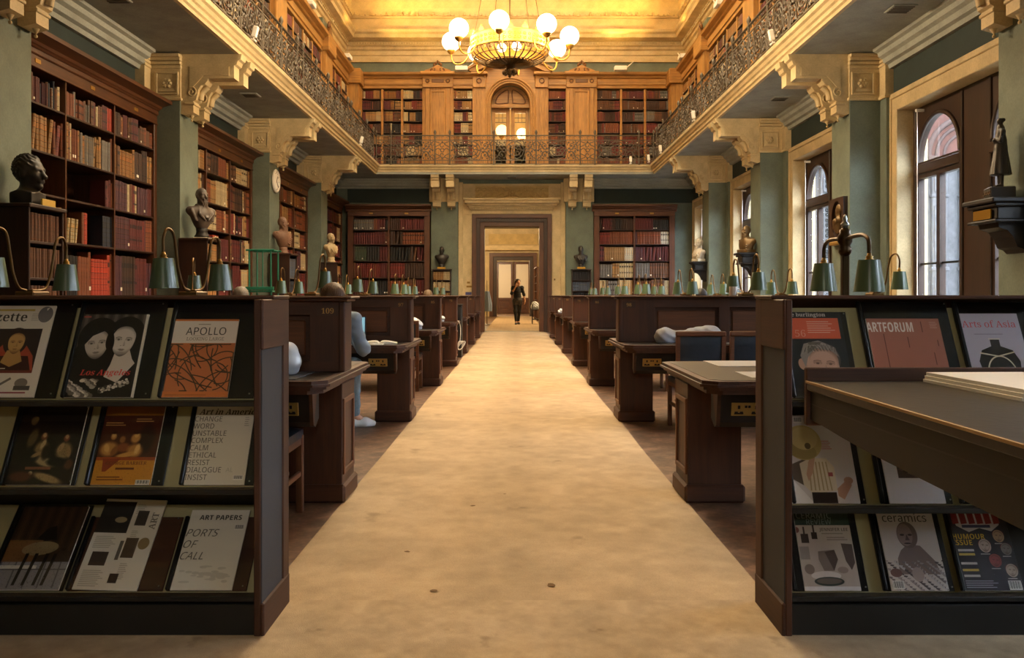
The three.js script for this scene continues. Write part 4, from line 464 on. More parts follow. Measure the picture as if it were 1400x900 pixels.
for (const s of [-1, 1]) [24.6, 19.6, 14.6, 9.6].forEach((D, i) => {
  const w = i === 0 ? 3.0 : 4.1, far = i === 0 ? BACK - 0.9 : D + 4.55, near = i === 0 ? D + 0.45 : D + 0.45;
  const L = far - near, { root, cells } = bookcase({ label: `oak gallery bookcase ${s < 0 ? 'above the wall bookcases' : 'above the windows'}, ${['fourth and farthest', 'third', 'second', 'first'][i]} along the iron railing`, name: 'gallery_bookcase', pos: [s * 5.32, 5.26, s < 0 ? -near : -far], turn: s < 0 ? Math.PI / 2 : -Math.PI / 2, w: L, d: 0.33, st: 0.04, dv: 0.07, bays: i === 0 ? 3 : 4, ys: [0.14, 0.49, 0.86, 1.23, 1.61, 1.99, 2.34], top: 2.64, h: 2.7, frame: M.oak, group: 'oak gallery bookcases' });
  for (const c of cells) if (c.row < 5) fill(root, c, { cols: ['dark brown', 'tan', 'rust', 'ochre', 'brown', 'maroon', 'cream', 'dark red'], t: [0.05, 0.08], h: [0.78, 0.92], inset: 0.012, labels: 0.08, sets: 0.7, run: 9 });
});
// low pedestal cases carrying the busts
const pedCase = (label, pos, turn, w, h, ys, cols, d = 0.45) => { const { root, cells } = bookcase({ name: 'pedestal_bookcase', label, category: 'bookcase', pos, turn, w, d, st: 0.03, bays: 1, ys, top: h - 0.05, h, frame: M.darkwood, group: 'low bookcases under the busts' }); cells.forEach((c, i) => { if (c.row < 3) fill(root, c, { cols: cols[c.row % cols.length], sets: 1, run: 14, t: [0.05, 0.07], h: [0.86, 0.93], inset: 0.02, labels: 0 }); }); return root; };
pedCase('low dark bookcase of matching brown volumes under the dark head bust', [-4.83, 0, -8.72], Math.PI / 2, 0.68, 2.12, [0.1, 0.62, 1.0, 1.38, 1.75].map((y) => y - 0.0), [['rust', 'brown'], ['plum', 'brown']]);
pedCase('low dark bookcase under the brown bust of a bald bearded man', [-4.81, 0, -13.72], Math.PI / 2, 0.56, 2.1, [0.1, 0.6, 1.0, 1.4, 1.75], [['tan', 'cream'], ['ochre', 'tan']]);
pedCase('low dark bookcase with slate blue boxes under the heavily bearded bust', [-4.81, 0, -18.74], Math.PI / 2, 0.66, 2.1, [0.1, 0.6, 1.08, 1.58], [['slate blue'], ['slate blue', 'navy blue']]);
pedCase('low dark bookcase of pinkish volumes under the pale stone bust', [-4.81, 0, -23.76], Math.PI / 2, 0.66, 2.1, [0.1, 0.6, 1.0, 1.4, 1.75], [['dark red', 'tan'], ['maroon']]);
pedCase('small open bookcase of pale bindings under the dark bust beside red books', [-2.66, 0, -BACK + 0.66], 0, 0.6, 2.05, [0.1, 0.6, 1.0, 1.35, 1.7], [['cream', 'tan'], ['cream', 'rust']], 0.28);
pedCase('small open bookcase of black bindings under the dark bearded bust', [1.83, 0, -BACK + 0.66], 0, 0.62, 2.05, [0.1, 0.6, 1.0, 1.35, 1.7], [['black', 'navy blue'], ['black', 'slate blue']], 0.28);
// everything past the three hundred books above
{
  const g = new THREE.Group(); g.name = 'shelved_books'; g.userData = { kind: 'stuff', label: 'rows of old leather and cloth books on the farther shelves', category: 'books' }; scene.add(g); const tint = new THREE.Color();
  shelved.forEach((list, k) => { if (!list.length) return; const im = new THREE.InstancedMesh(bookGeo, std('#ffffff', 0.62, { map: spineMaps[k] }), list.length); im.name = 'books'; im.castShadow = im.receiveShadow = true; im.userData.kind = 'stuff'; list.forEach(([m, c], i) => { im.setMatrixAt(i, m); im.setColorAt(i, tint.set(BOOK[c]).multiplyScalar(rr(0.85, 1.1))); }); g.add(im); });
  const im = new THREE.InstancedMesh(labelGeo, labelMat, labelsLoose.length); im.name = 'spine_labels'; im.userData.kind = 'stuff'; labelsLoose.forEach((m, i) => im.setMatrixAt(i, m)); g.add(im);
}

// ================= BUSTS AND RELIEFS =================
// the bare head: chin at 0.46, crown at 0.70, facing +z
const skull = (x, y, z) => {
  let d = ell(x, y, z, [0, 0.6, -0.015], [0.078, 0.1, 0.098]); d = smin(d, ell(x, y, z, [0, 0.545, 0.028], [0.06, 0.09, 0.062]), 0.04); d = smin(d, bone(x, y, z, [0, 0.585, 0.085], [0, 0.543, 0.112], 0.012, 0.018), 0.018);
  d = smin(d, bone(x, y, z, [-0.045, 0.6, 0.068], [0.045, 0.6, 0.068], 0.014, 0.014), 0.016); for (const s of [-1, 1]) { d = smin(d, ell(x, y, z, [s * 0.042, 0.55, 0.06], [0.022, 0.02, 0.022]), 0.02); d = smin(d, ell(x, y, z, [s * 0.08, 0.565, -0.01], [0.012, 0.034, 0.022]), 0.01); d = Math.max(d, -ell(x, y, z, [s * 0.032, 0.582, 0.092], [0.017, 0.009, 0.014])); d = smin(d, ell(x, y, z, [s * 0.031, 0.581, 0.073], [0.013, 0.009, 0.01]), 0.006); }
  d = smin(d, bone(x, y, z, [-0.02, 0.512, 0.085], [0.02, 0.512, 0.085], 0.011, 0.011), 0.014); d = Math.max(d, -bone(x, y, z, [-0.024, 0.513, 0.101], [0.024, 0.513, 0.101], 0.003, 0.003)); d = smin(d, ell(x, y, z, [0, 0.475, 0.068], [0.028, 0.022, 0.026]), 0.02); return d;
};
// a head and shoulders, facing +z, chin-to-crown about 0.27 m; hair, beard and moustache are fields of the same stone
function bustGeo(o, cell = 0.009) {
  const f = (x, y, z) => {
    let d = skull(x, y, z); d = smin(d, bone(x, y, z, [0, 0.36, -0.03], [0, 0.5, -0.012], 0.066, 0.056), 0.03);
    if (o.hair) { const w = 0.0042 * Math.sin(x * 190 + y * 130 + 3 * Math.sin(z * 50)) + 0.003 * Math.sin(y * 170 + z * 210); const hd = Math.max(ell(x, y, z, [0, 0.612, -0.028], [0.088 + w, 0.107 + w, 0.103 + w]), z - 0.055 + (y < 0.6 ? (0.62 - y) * 0.9 : 0)); d = smin(d, hd, 0.008); }
    if (o.beard) { const w = 0.006 * Math.sin(x * 210 + 2 * Math.sin(y * 80)) * (0.6 + 0.4 * Math.sin(y * 190 + z * 60)); d = smin(d, ell(x, y, z, [0, 0.47 - o.beard * 0.25, 0.062], [0.052 + w, 0.05 + o.beard, 0.045 + w]), 0.02); for (const s of [-1, 1]) d = smin(d, bone(x, y, z, [s * 0.065, 0.55, 0.012], [s * 0.035, 0.46, 0.06], 0.018, 0.024), 0.018); d = smin(d, bone(x, y, z, [-0.03, 0.518, 0.094], [0.03, 0.518, 0.094], 0.012, 0.012), 0.01); }
    if (o.moustache) d = smin(d, bone(x, y, z, [-0.03, 0.522, 0.092], [0.03, 0.522, 0.092], 0.011, 0.011), 0.008);
    if (o.bun) d = smin(d, ell(x, y, z, [0, 0.62, -0.13], [0.045, 0.05, 0.045]), 0.02);
    if (o.block) { d = smin(d, bone(x, y, z, [-0.05, 0.4, -0.03], [0.05, 0.4, -0.03], 0.05, 0.05), 0.05); const b = Math.max(Math.abs(x) - 0.085, Math.abs(z + 0.02) - 0.085, Math.abs(y - 0.38) - 0.05); return smin(d, b, 0.04); }
    if (o.flat) { d = smin(d, ell(x, y, z, [0, 0.22, -0.01], [0.165, 0.22, 0.125]), 0.05); d = Math.max(d, 0.17 - y); }
    d = smin(d, bone(x, y, z, [-0.18, 0.345, -0.035], [0.18, 0.345, -0.035], 0.066, 0.066), 0.06); d = smin(d, ell(x, y, z, [0, 0.28, 0], [0.19, 0.15, 0.12]), 0.05); if (!o.flat) d = smin(d, ell(x, y, z, [0, 0.17, -0.01], [0.115, 0.13, 0.095]), 0.06);
    if (o.coat) { for (const s of [-1, 1]) { d = smin(d, bone(x, y, z, [s * 0.07, 0.43, -0.03], [s * 0.012, 0.24, 0.125], 0.026, 0.02), 0.01); d = smin(d, bone(x, y, z, [s * 0.075, 0.4, 0.03], [s * 0.115, 0.29, 0.105], 0.022, 0.02), 0.01); d = smin(d, bone(x, y, z, [s * 0.115, 0.29, 0.105], [s * 0.03, 0.2, 0.125], 0.02, 0.014), 0.01); d = smin(d, bone(x, y, z, [s * 0.2, 0.36, 0.02], [s * 0.15, 0.2, 0.06], 0.022, 0.02), 0.02); } d = smin(d, ell(x, y, z, [0, 0.4, 0.062], [0.03, 0.022, 0.02]), 0.01); }
    if (o.sash) for (let k = 0; k < 4; k++) d = smin(d, bone(x, y, z, [-0.19 + k * 0.03, 0.38 - k * 0.035, 0.02 + k * 0.012], [0.13 - k * 0.012, 0.26 - k * 0.04, 0.1], 0.022, 0.019), 0.01);
    return Math.max(d, (o.flat ? 0.17 : 0.08) - y);
  };
  return nets(f, [-0.31, 0.06, -0.19], [0.31, 0.76, 0.22], cell);
}
const bust = (label, o, mat, pos, turn, s = 1, socle = M.darkwood) => { const t = thing('bust', label, 'bust', pos, turn); const g = bustGeo(o, o.cell ?? 0.0085); const m = meshOf(g, mat, 'figure', t); m.scale.setScalar(s); m.position.y = o.block ? -0.335 * s : o.flat ? -0.1 * s : 0.06 * s; if (o.flat) mb().box(-0.17 * s, 0.17 * s, 0, 0.075 * s, -0.12, 0.12, 0.01).build('base', socle, t); else if (!o.block) { const q = mb(); q.lathe([[0, 0], [0.11 * s, 0], [0.11 * s, 0.03], [0.09 * s, 0.05], [0.08 * s, 0.09 * s], [0.09 * s, 0.14 * s], [0, 0.16 * s]], 20); q.build('socle', socle, t); } return t; };
const plaque = (label, pos, turn, w, h, mat = M.gilt) => { const t = mb().box(-w / 2, w / 2, 0, h, -0.01, 0.01, 0.003).build('name_plaque', mat, scene, { label, category: 'plaque' }); t.position.set(...pos); t.rotation.y = turn; return t; };
const E = Math.PI / 2;
bust('dark bronze head of a man on the first low bookcase', { block: true, hair: true, cell: 0.006 }, M.darkBronze, [-5.0, 2.12, -9.06], E * 0.94, 1.42);
plaque('small yellow name plaque in front of the dark bronze head', [-4.86, 2.12, -9.14], E, 0.26, 0.075, std('#b8963c', 0.5));
bust('brown bust of a bald bearded man in a coat', { beard: 0.03, coat: true, cell: 0.0062 }, M.bustBrown, [-5.0, 2.12, -14.02], E * 0.62, 1.05, M.blackwood);
bust('warm brown bust of a heavily bearded man with a sash', { beard: 0.06, hair: true, sash: true }, M.terracotta, [-5.04, 2.1, -19.1], E * 0.66, 1.04, M.terracotta);
bust('pale cream bust of a short-haired man near the far corner', { hair: true, coat: true }, M.plasterBust, [-5.04, 2.1, -24.1], E * 0.7, 1.04, M.plasterBust);
bust('black bust of a bald man on the case of pale bindings', { beard: 0.012 }, M.darkBronze, [-2.36, 2.07, -BACK + 0.52], 0, 0.94, M.darkBronze);
bust('black bust of a broad bearded man on the case of black bindings', { beard: 0.05, hair: true, coat: true }, M.darkBronze, [2.13, 2.07, -BACK + 0.52], 0, 0.94, M.darkBronze);
plaque('small gilt name plaque under the black bust of a bald man', [-2.36, 2.05, -BACK + 0.68], 0, 0.26, 0.06); plaque('small gilt name plaque under the black bust of a broad bearded man', [2.13, 2.05, -BACK + 0.68], 0, 0.26, 0.06);
mb().box(-0.1, 0.1, 0, 0.02, -0.16, 0.16, 0.004).build('pale_slab', M.marble, scene, { label: 'pale stone slab under the brown bald bearded bust', category: 'slab' }).position.set(-4.98, 2.1, -14.02);
// wall brackets on the window piers
const bracketOf = (label, D, Y, w) => { const t = thing('wall_bracket', label, 'bracket', [XP, Y, -D], -E, 'dark carved wall brackets on the window piers'); const g = mb(); g.box(-w / 2, w / 2, -0.05, 0, 0, 0.42, 0.012); g.box(-w / 2 + 0.03, w / 2 - 0.03, -0.09, -0.05, 0, 0.38, 0.012); g.build('ledge', M.blackwood, t); const c = mb(); c.box(-w / 2 + 0.06, w / 2 - 0.06, -0.22, -0.09, 0, 0.34, 0.01); c.box(-w / 2 + 0.03, w / 2 - 0.03, -0.25, -0.22, 0, 0.38, 0.01); c.build('frieze', M.blackwood, t); const q = mb(); q.prism([[0, -0.25], [0.3, -0.25], [0.29, -0.3], [0.2, -0.33], [0.14, -0.4], [0.1, -0.5], [0.04, -0.52], [0, -0.56]], 'x', -w / 2 + 0.12, w / 2 - 0.12); q.build('console', M.blackwood, t); return t; };
bracketOf('dark carved bracket carrying the statuette beside the big window', 9.2, 2.2, 0.62); bracketOf('dark carved bracket under the bronze bust on the third pier', 19.2, 2.13, 0.5); bracketOf('dark carved bracket under the white marble bust on the fourth pier', 24.2, 2.13, 0.5);
plaque('small gilt plate on the front of the statuette bracket', [XP - 0.36, 1.99, -9.2], -E, 0.34, 0.1); 
bust('bronze bust of a man with folded arms on a wall bracket', { flat: true, sash: true, beard: 0.02 }, M.bronzeBust, [XP - 0.2, 2.13, -19.2], -E * 0.7, 1.0, M.bronzeBust);
bust('white marble bust of a draped man on a wall bracket', { flat: true, beard: 0.05, hair: true, sash: true, coat: true }, M.marble, [XP - 0.2, 2.13, -24.2], -E * 0.8, 1.04, M.marble);
{
  const t = thing('statuette', 'dark statuette of a skirted woman with folded arms on a bracket', 'statuette', [XP - 0.17, 2.2, -9.2], -E * 1.15);
  const f = skeleton([[[0, 0.62, 0], [0, 0.5, 0], 0.04, 0.055], [[-0.06, 0.58, 0], [0.06, 0.58, 0], 0.032, 0.032], [[0, 0.6, 0], [0, 0.66, 0], 0.018, 0.018], [[0, 0.695, 0.006], [0.026, 0.036, 0.03]], [[0, 0.71, -0.03], [0.02, 0.02, 0.018]], [[-0.075, 0.57, 0], [-0.085, 0.48, 0.02], 0.024, 0.02], [[-0.085, 0.48, 0.02], [0.03, 0.49, 0.07], 0.019, 0.016], [[0.075, 0.57, 0], [0.085, 0.48, 0.02], 0.024, 0.02], [[0.085, 0.48, 0.02], [-0.03, 0.5, 0.06], 0.019, 0.016], [[0, 0.5, 0], [0, 0.42, 0], 0.05, 0.06]], 0.02);
  const sk = (x, y, z) => { const k = clamp((0.48 - y) / 0.36, 0, 1), a = Math.atan2(z, x), r = 0.052 + 0.052 * k + 0.006 * Math.sin(a * 9) * k; return Math.max(Math.hypot(x, z) - r, 0.13 - y, y - 0.49); };
  meshOf(nets((x, y, z) => smin(Math.min(smin(f(x, y, z), sk(x, y, z), 0.02), bone(x, y, z, [-0.04, 0.2, 0], [-0.04, 0.02, 0.0], 0.024, 0.018), bone(x, y, z, [0.04, 0.2, 0], [0.04, 0.02, 0], 0.024, 0.018)), Math.min(ell(x, y, z, [-0.04, 0.015, 0.025], [0.02, 0.016, 0.04]), ell(x, y, z, [0.04, 0.015, 0.025], [0.02, 0.016, 0.04])), 0.01), [-0.17, -0.01, -0.17], [0.17, 0.78, 0.17], 0.008), M.darkBronze, 'figure', t).position.y = 0.13;
  mb().box(-0.13, 0.13, 0.0, 0.13, -0.11, 0.13, 0.01).build('base', M.darkBronze, t); const q = mb(); for (let k = 0; k < 4; k++) q.tube(spiral(-0.09 + k * 0.06, 0.065, 0.028, 0.006, 0, 7, 10).map((p) => [p[0], p[1], 0.132]), 0.005, 12, 4); q.build('carving', M.bronze, t);
}
{
  const t = thing('relief_plaque', 'dark relief plaque with an oval profile portrait on the second pier', 'plaque', [XP - 0.02, 2.05, -14.17], -E); const sh = rectShape(-0.3, 0.3, 0, 0.72), h = new THREE.Path(); h.absellipse(0, 0.38, 0.22, 0.29, 0, Math.PI * 2, true); sh.holes.push(h);
  mb().add(plate(sh, 0.07, mx(0, 0, -0.02))).build('frame', M.darkwood, t); mb().box(-0.29, 0.29, 0.01, 0.71, -0.02, 0.0).build('back', M.bronze, t); const m = meshOf(bustGeo({ hair: true, bun: true, coat: true }, 0.012), M.bronzeBust, 'portrait', t); m.scale.set(0.75, 0.75, 0.4); m.rotation.y = -E * 0.9; m.scale.set(0.4, 0.75, 0.75); m.position.set(0, 0.08, 0.02); mb().box(-0.22, 0.22, -0.04, 0.02, 0, 0.09, 0.01).build('ledge', M.giltPaint, t);
}
{ const t = thing('wall_clock', 'round white clock on the third bookcase-side pier', 'clock', [-XP, 3.7, -19.2], E); const f = mb(); f.lathe([[0, 0], [0.25, 0], [0.26, 0.04], [0.23, 0.07], [0.22, 0.05]], 28, mx(0, 0, 0, 0, E)); f.build('case', M.white, t); mb().add(new THREE.CylinderGeometry(0.222, 0.222, 0.05, 28), mx(0, 0, 0.022, 0, E)).build('face', M.paper, t); for (const [a, l] of [[0.6, 0.13], [2.4, 0.18]]) { const h = mb(); h.rod([0, 0, 0.05], [l * Math.sin(a), l * Math.cos(a), 0.05], 0.007, 5); h.build('hand', M.black, t); } const k = mb(); for (let i = 0; i < 12; i++) k.box(-0.006, 0.006, 0.17, 0.2, 0.046, 0.05).g.at(-1).applyMatrix4(mx(0, 0, 0, 0, 0, i / 12 * 6.283)); k.build('marks', M.black, t); }
{ const t = thing('library_steps', 'green metal library steps with a handrail between the busts', 'steps', [-4.72, 0, -16.5], 0); const g = mb(); for (const x of [-0.2, 0.2]) for (const z of [-0.25, 0.25]) g.rod([x, 0, z], [x, 2.04, z], 0.016, 8); g.build('post', M.teal, t); const r = mb(); for (const z of [-0.25, 0.25]) r.rod([-0.26, 2.04, z], [0.26, 2.04, z], 0.018, 8); for (const x of [-0.2, 0.2]) r.rod([x, 2.04, -0.25], [x, 2.04, 0.25], 0.018, 8); r.build('handrail', M.teal, t); for (let k = 0; k < 4; k++) mb().box(-0.24, 0.24, 0.3 + k * 0.33 - 0.03, 0.3 + k * 0.33, -0.28, 0.28, 0.008).build('tread', M.teal, t); const q = mb(); q.rod([0.05, 1.29, 0.25], [0.05, 2.04, 0.25], 0.012, 8); q.rod([0.24, 0, 0.28], [0.2, 2.0, 0.25], 0.012); q.box(-0.26, 0.26, 1.3, 1.36, 0.25, 0.29, 0.005); q.build('stay', M.teal, t); }

// ================= READING DESKS =================
const DK = (k) => 5.08 + 3.26 * k, TOP = 0.757, SCR = 1.195;
const text = (w, h, draw) => { const c = document.createElement('canvas'); c.width = w; c.height = h; const g = c.getContext('2d'); draw(g, w, h); const t = new THREE.CanvasTexture(c); t.colorSpace = THREE.SRGBColorSpace; t.anisotropy = 8; return t; };
// a flat printed sheet: front face at z = 0 carries the picture
function printed(w, h, tex, rough = 0.5) { const g = new THREE.PlaneGeometry(w, h, 1, 1); return new THREE.Mesh(g, new THREE.MeshPhysicalMaterial({ map: tex, roughness: rough })); }
const seatNumber = (n) => text(128, 64, (g) => { g.fillStyle = '#3c2110'; g.fillRect(0, 0, 128, 64); g.fillStyle = '#a98545'; g.font = 'bold 46px serif'; g.textAlign = 'center'; g.textBaseline = 'middle'; g.fillText(n, 64, 34); });
const socketGeo = (() => { const g = mb(); const e = 0.046; for (const s of [-1, 1]) { g.box(s * e - 0.006, s * e + 0.006, 0.004, 0.022, 0.002, 0.007); for (const q of [-1, 1]) g.box(s * e + q * 0.014 - 0.008, s * e + q * 0.014 + 0.008, -0.02, -0.012, 0.002, 0.007); g.box(s * e - 0.024, s * e + 0.024, -0.026, -0.018, 0.002, 0.006); } for (const s of [-1, 1]) g.box(s * 0.009 - 0.006, s * 0.009 + 0.006, 0.01, 0.022, 0.002, 0.008); return g.geo(); })();
function desk(side, k, label, number, screen = true) {
  const t = thing('reading_desk', label, 'desk', [0, 0, -DK(k)], 0, 'two-sided reading desks along the aisle'), X0 = 0.98, X1 = 4.5, m = (a, b) => side > 0 ? [a, b] : [-b, -a], B = (g, x0, x1, y0, y1, z0, z1, b) => g.box(...m(x0, x1), y0, y1, z0, z1, b);
  // top: leather between moulded wood edges with clipped corners
  const out = (e, c) => [[X0 - e, -0.85 - e + c], [X0 - e + c, -0.85 - e], [X1 + e, -0.85 - e], [X1 + e, 0.55 + e], [X0 - e + c, 0.55 + e], [X0 - e, 0.55 + e - c]].map((p) => [p[0] * side, p[1]]);
  const tp = mb(); tp.prism(out(0, 0.07), 'y', TOP - 0.022, TOP - 0.002); tp.prism(out(0.012, 0.075), 'y', TOP - 0.034, TOP - 0.02); tp.prism(out(-0.01, 0.07), 'y', TOP - 0.052, TOP - 0.034); tp.prism(out(-0.03, 0.07), 'y', TOP - 0.074, TOP - 0.052); tp.build('desktop', M.deskwood, t);
  mb().prism(out(-0.045, 0.06), 'y', TOP - 0.004, TOP).build('leather_top', M.desktop, t);
  for (const x of [1.0, X1 - 0.4]) {   // pedestals
    const p = mb(); B(p, x, x + 0.31, 0, TOP - 0.07, -0.37, 0, 0.004); p.build('pedestal', M.deskwood, t); const q = mb(); B(q, x - 0.02, x + 0.33, 0, 0.105, -0.39, 0.02, 0.014); q.build('plinth', M.deskwood, t);
    if (x < 2) { const e = mb(), z = -0.33; B(e, x - 0.012, x + 0.002, 0.16, 0.6, z, z + 0.03, 0.004); B(e, x - 0.012, x + 0.002, 0.16, 0.6, -0.04, -0.01, 0.004); B(e, x - 0.012, x + 0.002, 0.57, 0.6, z, -0.01, 0.004); B(e, x - 0.012, x + 0.002, 0.16, 0.19, z, -0.01, 0.004); e.build('pedestal_moulding', M.deskpanel, t); }
  }
  // cable trunking under the front and back edges, with socket plates
  for (const f of [1, -1]) {
    const zc = f > 0 ? 0.28 : -0.66, w = mb(); w.prism([[zc + f * 0.13, TOP - 0.08], [zc + f * 0.1, 0.52], [zc - f * 0.0, 0.48], [zc - f * 0.08, 0.52], [zc - f * 0.08, TOP - 0.08]], 'x', ...m(1.09, X1 - 0.1)); w.build('cable_trunking', M.blackwood, t);
    const c = mb(); c.prism([[zc + f * 0.145, TOP - 0.08], [zc + f * 0.02, TOP - 0.08], [zc + f * 0.11, 0.5]], 'x', ...m(1.075, 1.095)); c.build('trunking_end', M.deskwood, t);
    if (f > 0) [1.24, 2.2, 3.15].forEach((x) => { const pl = new THREE.Group(); pl.name = 'socket_plate'; pl.position.set(side * x, 0.592, zc + 0.117); pl.rotation.x = 0.18; t.add(pl); mb().box(-0.085, 0.085, -0.036, 0.036, -0.003, 0.003, 0.002).build('faceplate', M.plate, pl); meshOf(socketGeo, M.blackPlastic, 'sockets', pl); });
  }
  if (screen) {   // the screen along the middle, its panels set in stiles and rails
    const core = mb(); B(core, 1.02, X1 - 0.05, TOP, SCR - 0.03, -0.17, -0.04); core.build('screen_core', M.deskwood, t);
    const st = side > 0 ? 0.33 : 0.19, fr = mb(), n = 5, w0 = 1.0, w1 = X1 - 0.03, pitch = 0.98; for (const z of [-0.19, -0.025]) { B(fr, w0, w1, TOP, TOP + 0.06, z, z + 0.02, 0.003); B(fr, w0, w1, SCR - 0.11, SCR - 0.02, z, z + 0.02, 0.003); B(fr, w0, w0 + st, TOP, SCR - 0.02, z, z + 0.02, 0.003); for (let i = 1; i < 4; i++) B(fr, w0 + i * pitch - 0.04, w0 + i * pitch + 0.06, TOP, SCR - 0.02, z, z + 0.02, 0.003); B(fr, w1 - 0.1, w1, TOP, SCR - 0.02, z, z + 0.02, 0.003); } fr.build('screen_frame', M.deskwood, t);
    for (let i = 0; i < 4; i++) { const a = i ? w0 + i * pitch + 0.09 : w0 + st + 0.03, b = i < 3 ? w0 + (i + 1) * pitch - 0.07 : w1 - 0.13, p = mb(); B(p, a, b, TOP + 0.09, SCR - 0.14, -0.045, -0.03, 0.01); p.build('screen_panel', M.deskpanel, t); }
    const po = mb(); B(po, 0.985, 1.02, TOP, SCR - 0.03, -0.21, 0, 0.006); po.build('end_post', M.deskwood, t);
    const cap = mb(); B(cap, 0.965, X1, SCR - 0.03, SCR - 0.012, -0.235, 0.025, 0.006); B(cap, 0.94, X1, SCR - 0.014, SCR, -0.255, 0.045, 0.006); cap.build('screen_cap', M.deskwood, t);
    if (number) { const s = printed(0.125, 0.062, seatNumber(number), 0.4); s.name = 'number_plate'; s.position.set(side * (side > 0 ? 1.085 : 1.085), SCR - 0.083, -0.0035); t.add(s); }
  }
  return t;
}
const spot = ['closest to the magazine racks', 'second from the magazine racks', 'third from the magazine racks', 'fourth from the magazine racks', 'fifth from the magazine racks', 'sixth from the magazine racks', 'last before the doorway'];
const numL = ['109', '97', '85', '73', '', '49', ''], numR = ['', '98', '86', '74', '62', '50', '38'];
for (let k = 0; k < 7; k++) { desk(-1, k, `dark wood reading desk with screen on the bookcase side, ${spot[k]}`, numL[k]); desk(1, k, k ? `brown wood reading desk with screen on the window side, ${spot[k]}` : 'dark wood reading desk without a screen on the window side, closest to the racks', numR[k], k > 0); }

// ================= DESK LAMPS =================
const shadeGeo = (() => { const g = mb(); g.lathe([[0.0545, 0], [0.079, -0.165], [0.0765, -0.166], [0.052, -0.004], [0, 0.0]], 24); return g.geo(); })();
const fitGeo = (() => { const g = mb(); g.lathe([[0, 0.035], [0.01, 0.035], [0.012, 0.022], [0.02, 0.018], [0.016, 0.008], [0.024, 0.002], [0.024, -0.004], [0, -0.004]], 12); return g.geo(); })();
const bulbGeo = new THREE.SphereGeometry(0.028, 10, 8);
function lampHead(t, x, y, z, tilt = 0) {   // y: underside of the shade
  const h = new THREE.Group(); h.name = 'lamp_shade'; h.position.set(x, y + 0.165, z); h.rotation.z = tilt; t.add(h); meshOf(shadeGeo, M.shade, 'shade', h); meshOf(fitGeo, M.brass, 'fitter', h); meshOf(bulbGeo, M.shadeIn, 'bulb', h).position.y = -0.09;
}
function neck(t, a, b, lift = 0.13) { const [x, y, z] = b; mb().tube([a, [a[0] + (x - a[0]) * 0.12, a[1] + 0.015, a[2] + (z - a[2]) * 0.25], [a[0] + (x - a[0]) * 0.35, a[1] + 0.1, a[2] + (z - a[2]) * 0.42], [a[0] + (x - a[0]) * 0.45, y - 0.02, a[2] + (z - a[2]) * 0.5], [lerp(a[0], x, 0.65), y + lift * 0.86, lerp(a[2], z, 0.64)], [lerp(a[0], x, 0.88), y + lift, lerp(a[2], z, 0.86)], [x, y + lift * 0.6, z], [x, y, z]], 0.0085, 34, 7).build('gooseneck', M.oldBrass, t); }
const twin = (label, x, k, heads) => {   // heads: [dx, dz, underside]
  const t = thing('desk_lamp', label, 'lamp', [x, SCR, -DK(k) - 0.105], 0, heads.length > 1 ? 'twin green desk lamps on the screens' : 'single green desk lamps'); const b = mb(); b.box(-0.055, 0.055, 0, 0.028, -0.09, 0.09, 0.006); b.box(-0.03, 0.03, 0.028, 0.04, -0.05, 0.05, 0.004); b.build('base', M.oldBrass, t);
  for (const [dx, dz, u = 0.03, tilt = 0] of heads) { lampHead(t, dx, u, dz, tilt); neck(t, [0, 0.034, dz * 0.2], [dx, u + 0.2, dz]); }
};
const bookSide = 'on the bookcase side', winSide = 'on the window side';
twin('large green twin desk lamp on the screen marked 109, next to the aisle', -1.9, 0, [[-0.04, 0.34, 0.045, 0.02], [0.035, -0.36, 0.035, 0.03]]);
twin('large green twin desk lamp on the screen marked 109, by the head bust', -2.85, 0, [[-0.03, 0.34, 0.05], [0.015, -0.36, 0.035]]);
twin('single green desk lamp on the screen marked 97, in front of the bearded bust', -3.15, 1, [[-0.06, -0.34, 0.04]]);
twin('single green desk lamp on the screen marked 97, above the seated reader', -1.95, 1, [[0.05, -0.34, 0.08]]);
twin('green twin desk lamp on the screen marked 85, below the sashed bust', -3.0, 2, [[-0.03, 0.34, 0.03], [0.03, -0.34, 0.03]]);
twin('green twin desk lamp on the screen marked 85, before the end wall bookcase', -2.0, 2, [[-0.04, 0.34, 0.05], [0.05, -0.34, 0.03]]);
twin('small green twin desk lamp on the fourth screen, by the pale bust', -2.93, 3, [[-0.02, 0.34, 0.03], [0.02, -0.34, 0.03]]);
twin('small green twin desk lamp on the fourth screen, near its seat number', -1.97, 3, [[-0.03, 0.34, 0.03], [0.03, -0.34, 0.03]]);
twin('tiny green twin desk lamp on the fifth screen of the bookcase side', -2.15, 4, [[-0.03, 0.34, 0.03], [0.03, -0.34, 0.03]]);
twin('tiny green twin desk lamp on the sixth screen of the bookcase side', -1.84, 5, [[-0.06, 0.34, 0.03], [0.04, -0.34, 0.03]]);
twin('single green desk lamp on the screen marked 98, before the big window', 3.46, 1, [[0.09, 0.34, 0.06]]);
twin('green twin desk lamp on the screen marked 98, in front of the bronze bust', 2.22, 1, [[0.03, 0.34, 0.055], [-0.03, -0.34, 0.035]]);
twin('green twin desk lamp on the screen marked 86, below the white marble bust', 2.27, 2, [[0.03, 0.34, 0.02], [-0.03, -0.34, 0.02]]);
twin('green twin desk lamp on the screen marked 86, below the second pier', 3.55, 2, [[0.04, 0.34, 0.02], [-0.03, -0.34, 0.02]]);
twin('small green twin desk lamp on the screen marked 74, below the fourth pier', 3.45, 3, [[0.03, 0.34, 0.03], [-0.03, -0.34, 0.03]]);
twin('small green twin desk lamp on the screen marked 74, before grey books', 2.17, 3, [[0.02, 0.34, 0.03], [-0.02, -0.34, 0.03]]);
twin('small green twin desk lamp on the screen marked 62, before the end bookcase', 2.21, 4, [[0.03, 0.34, 0.03], [-0.03, -0.34, 0.03]]);
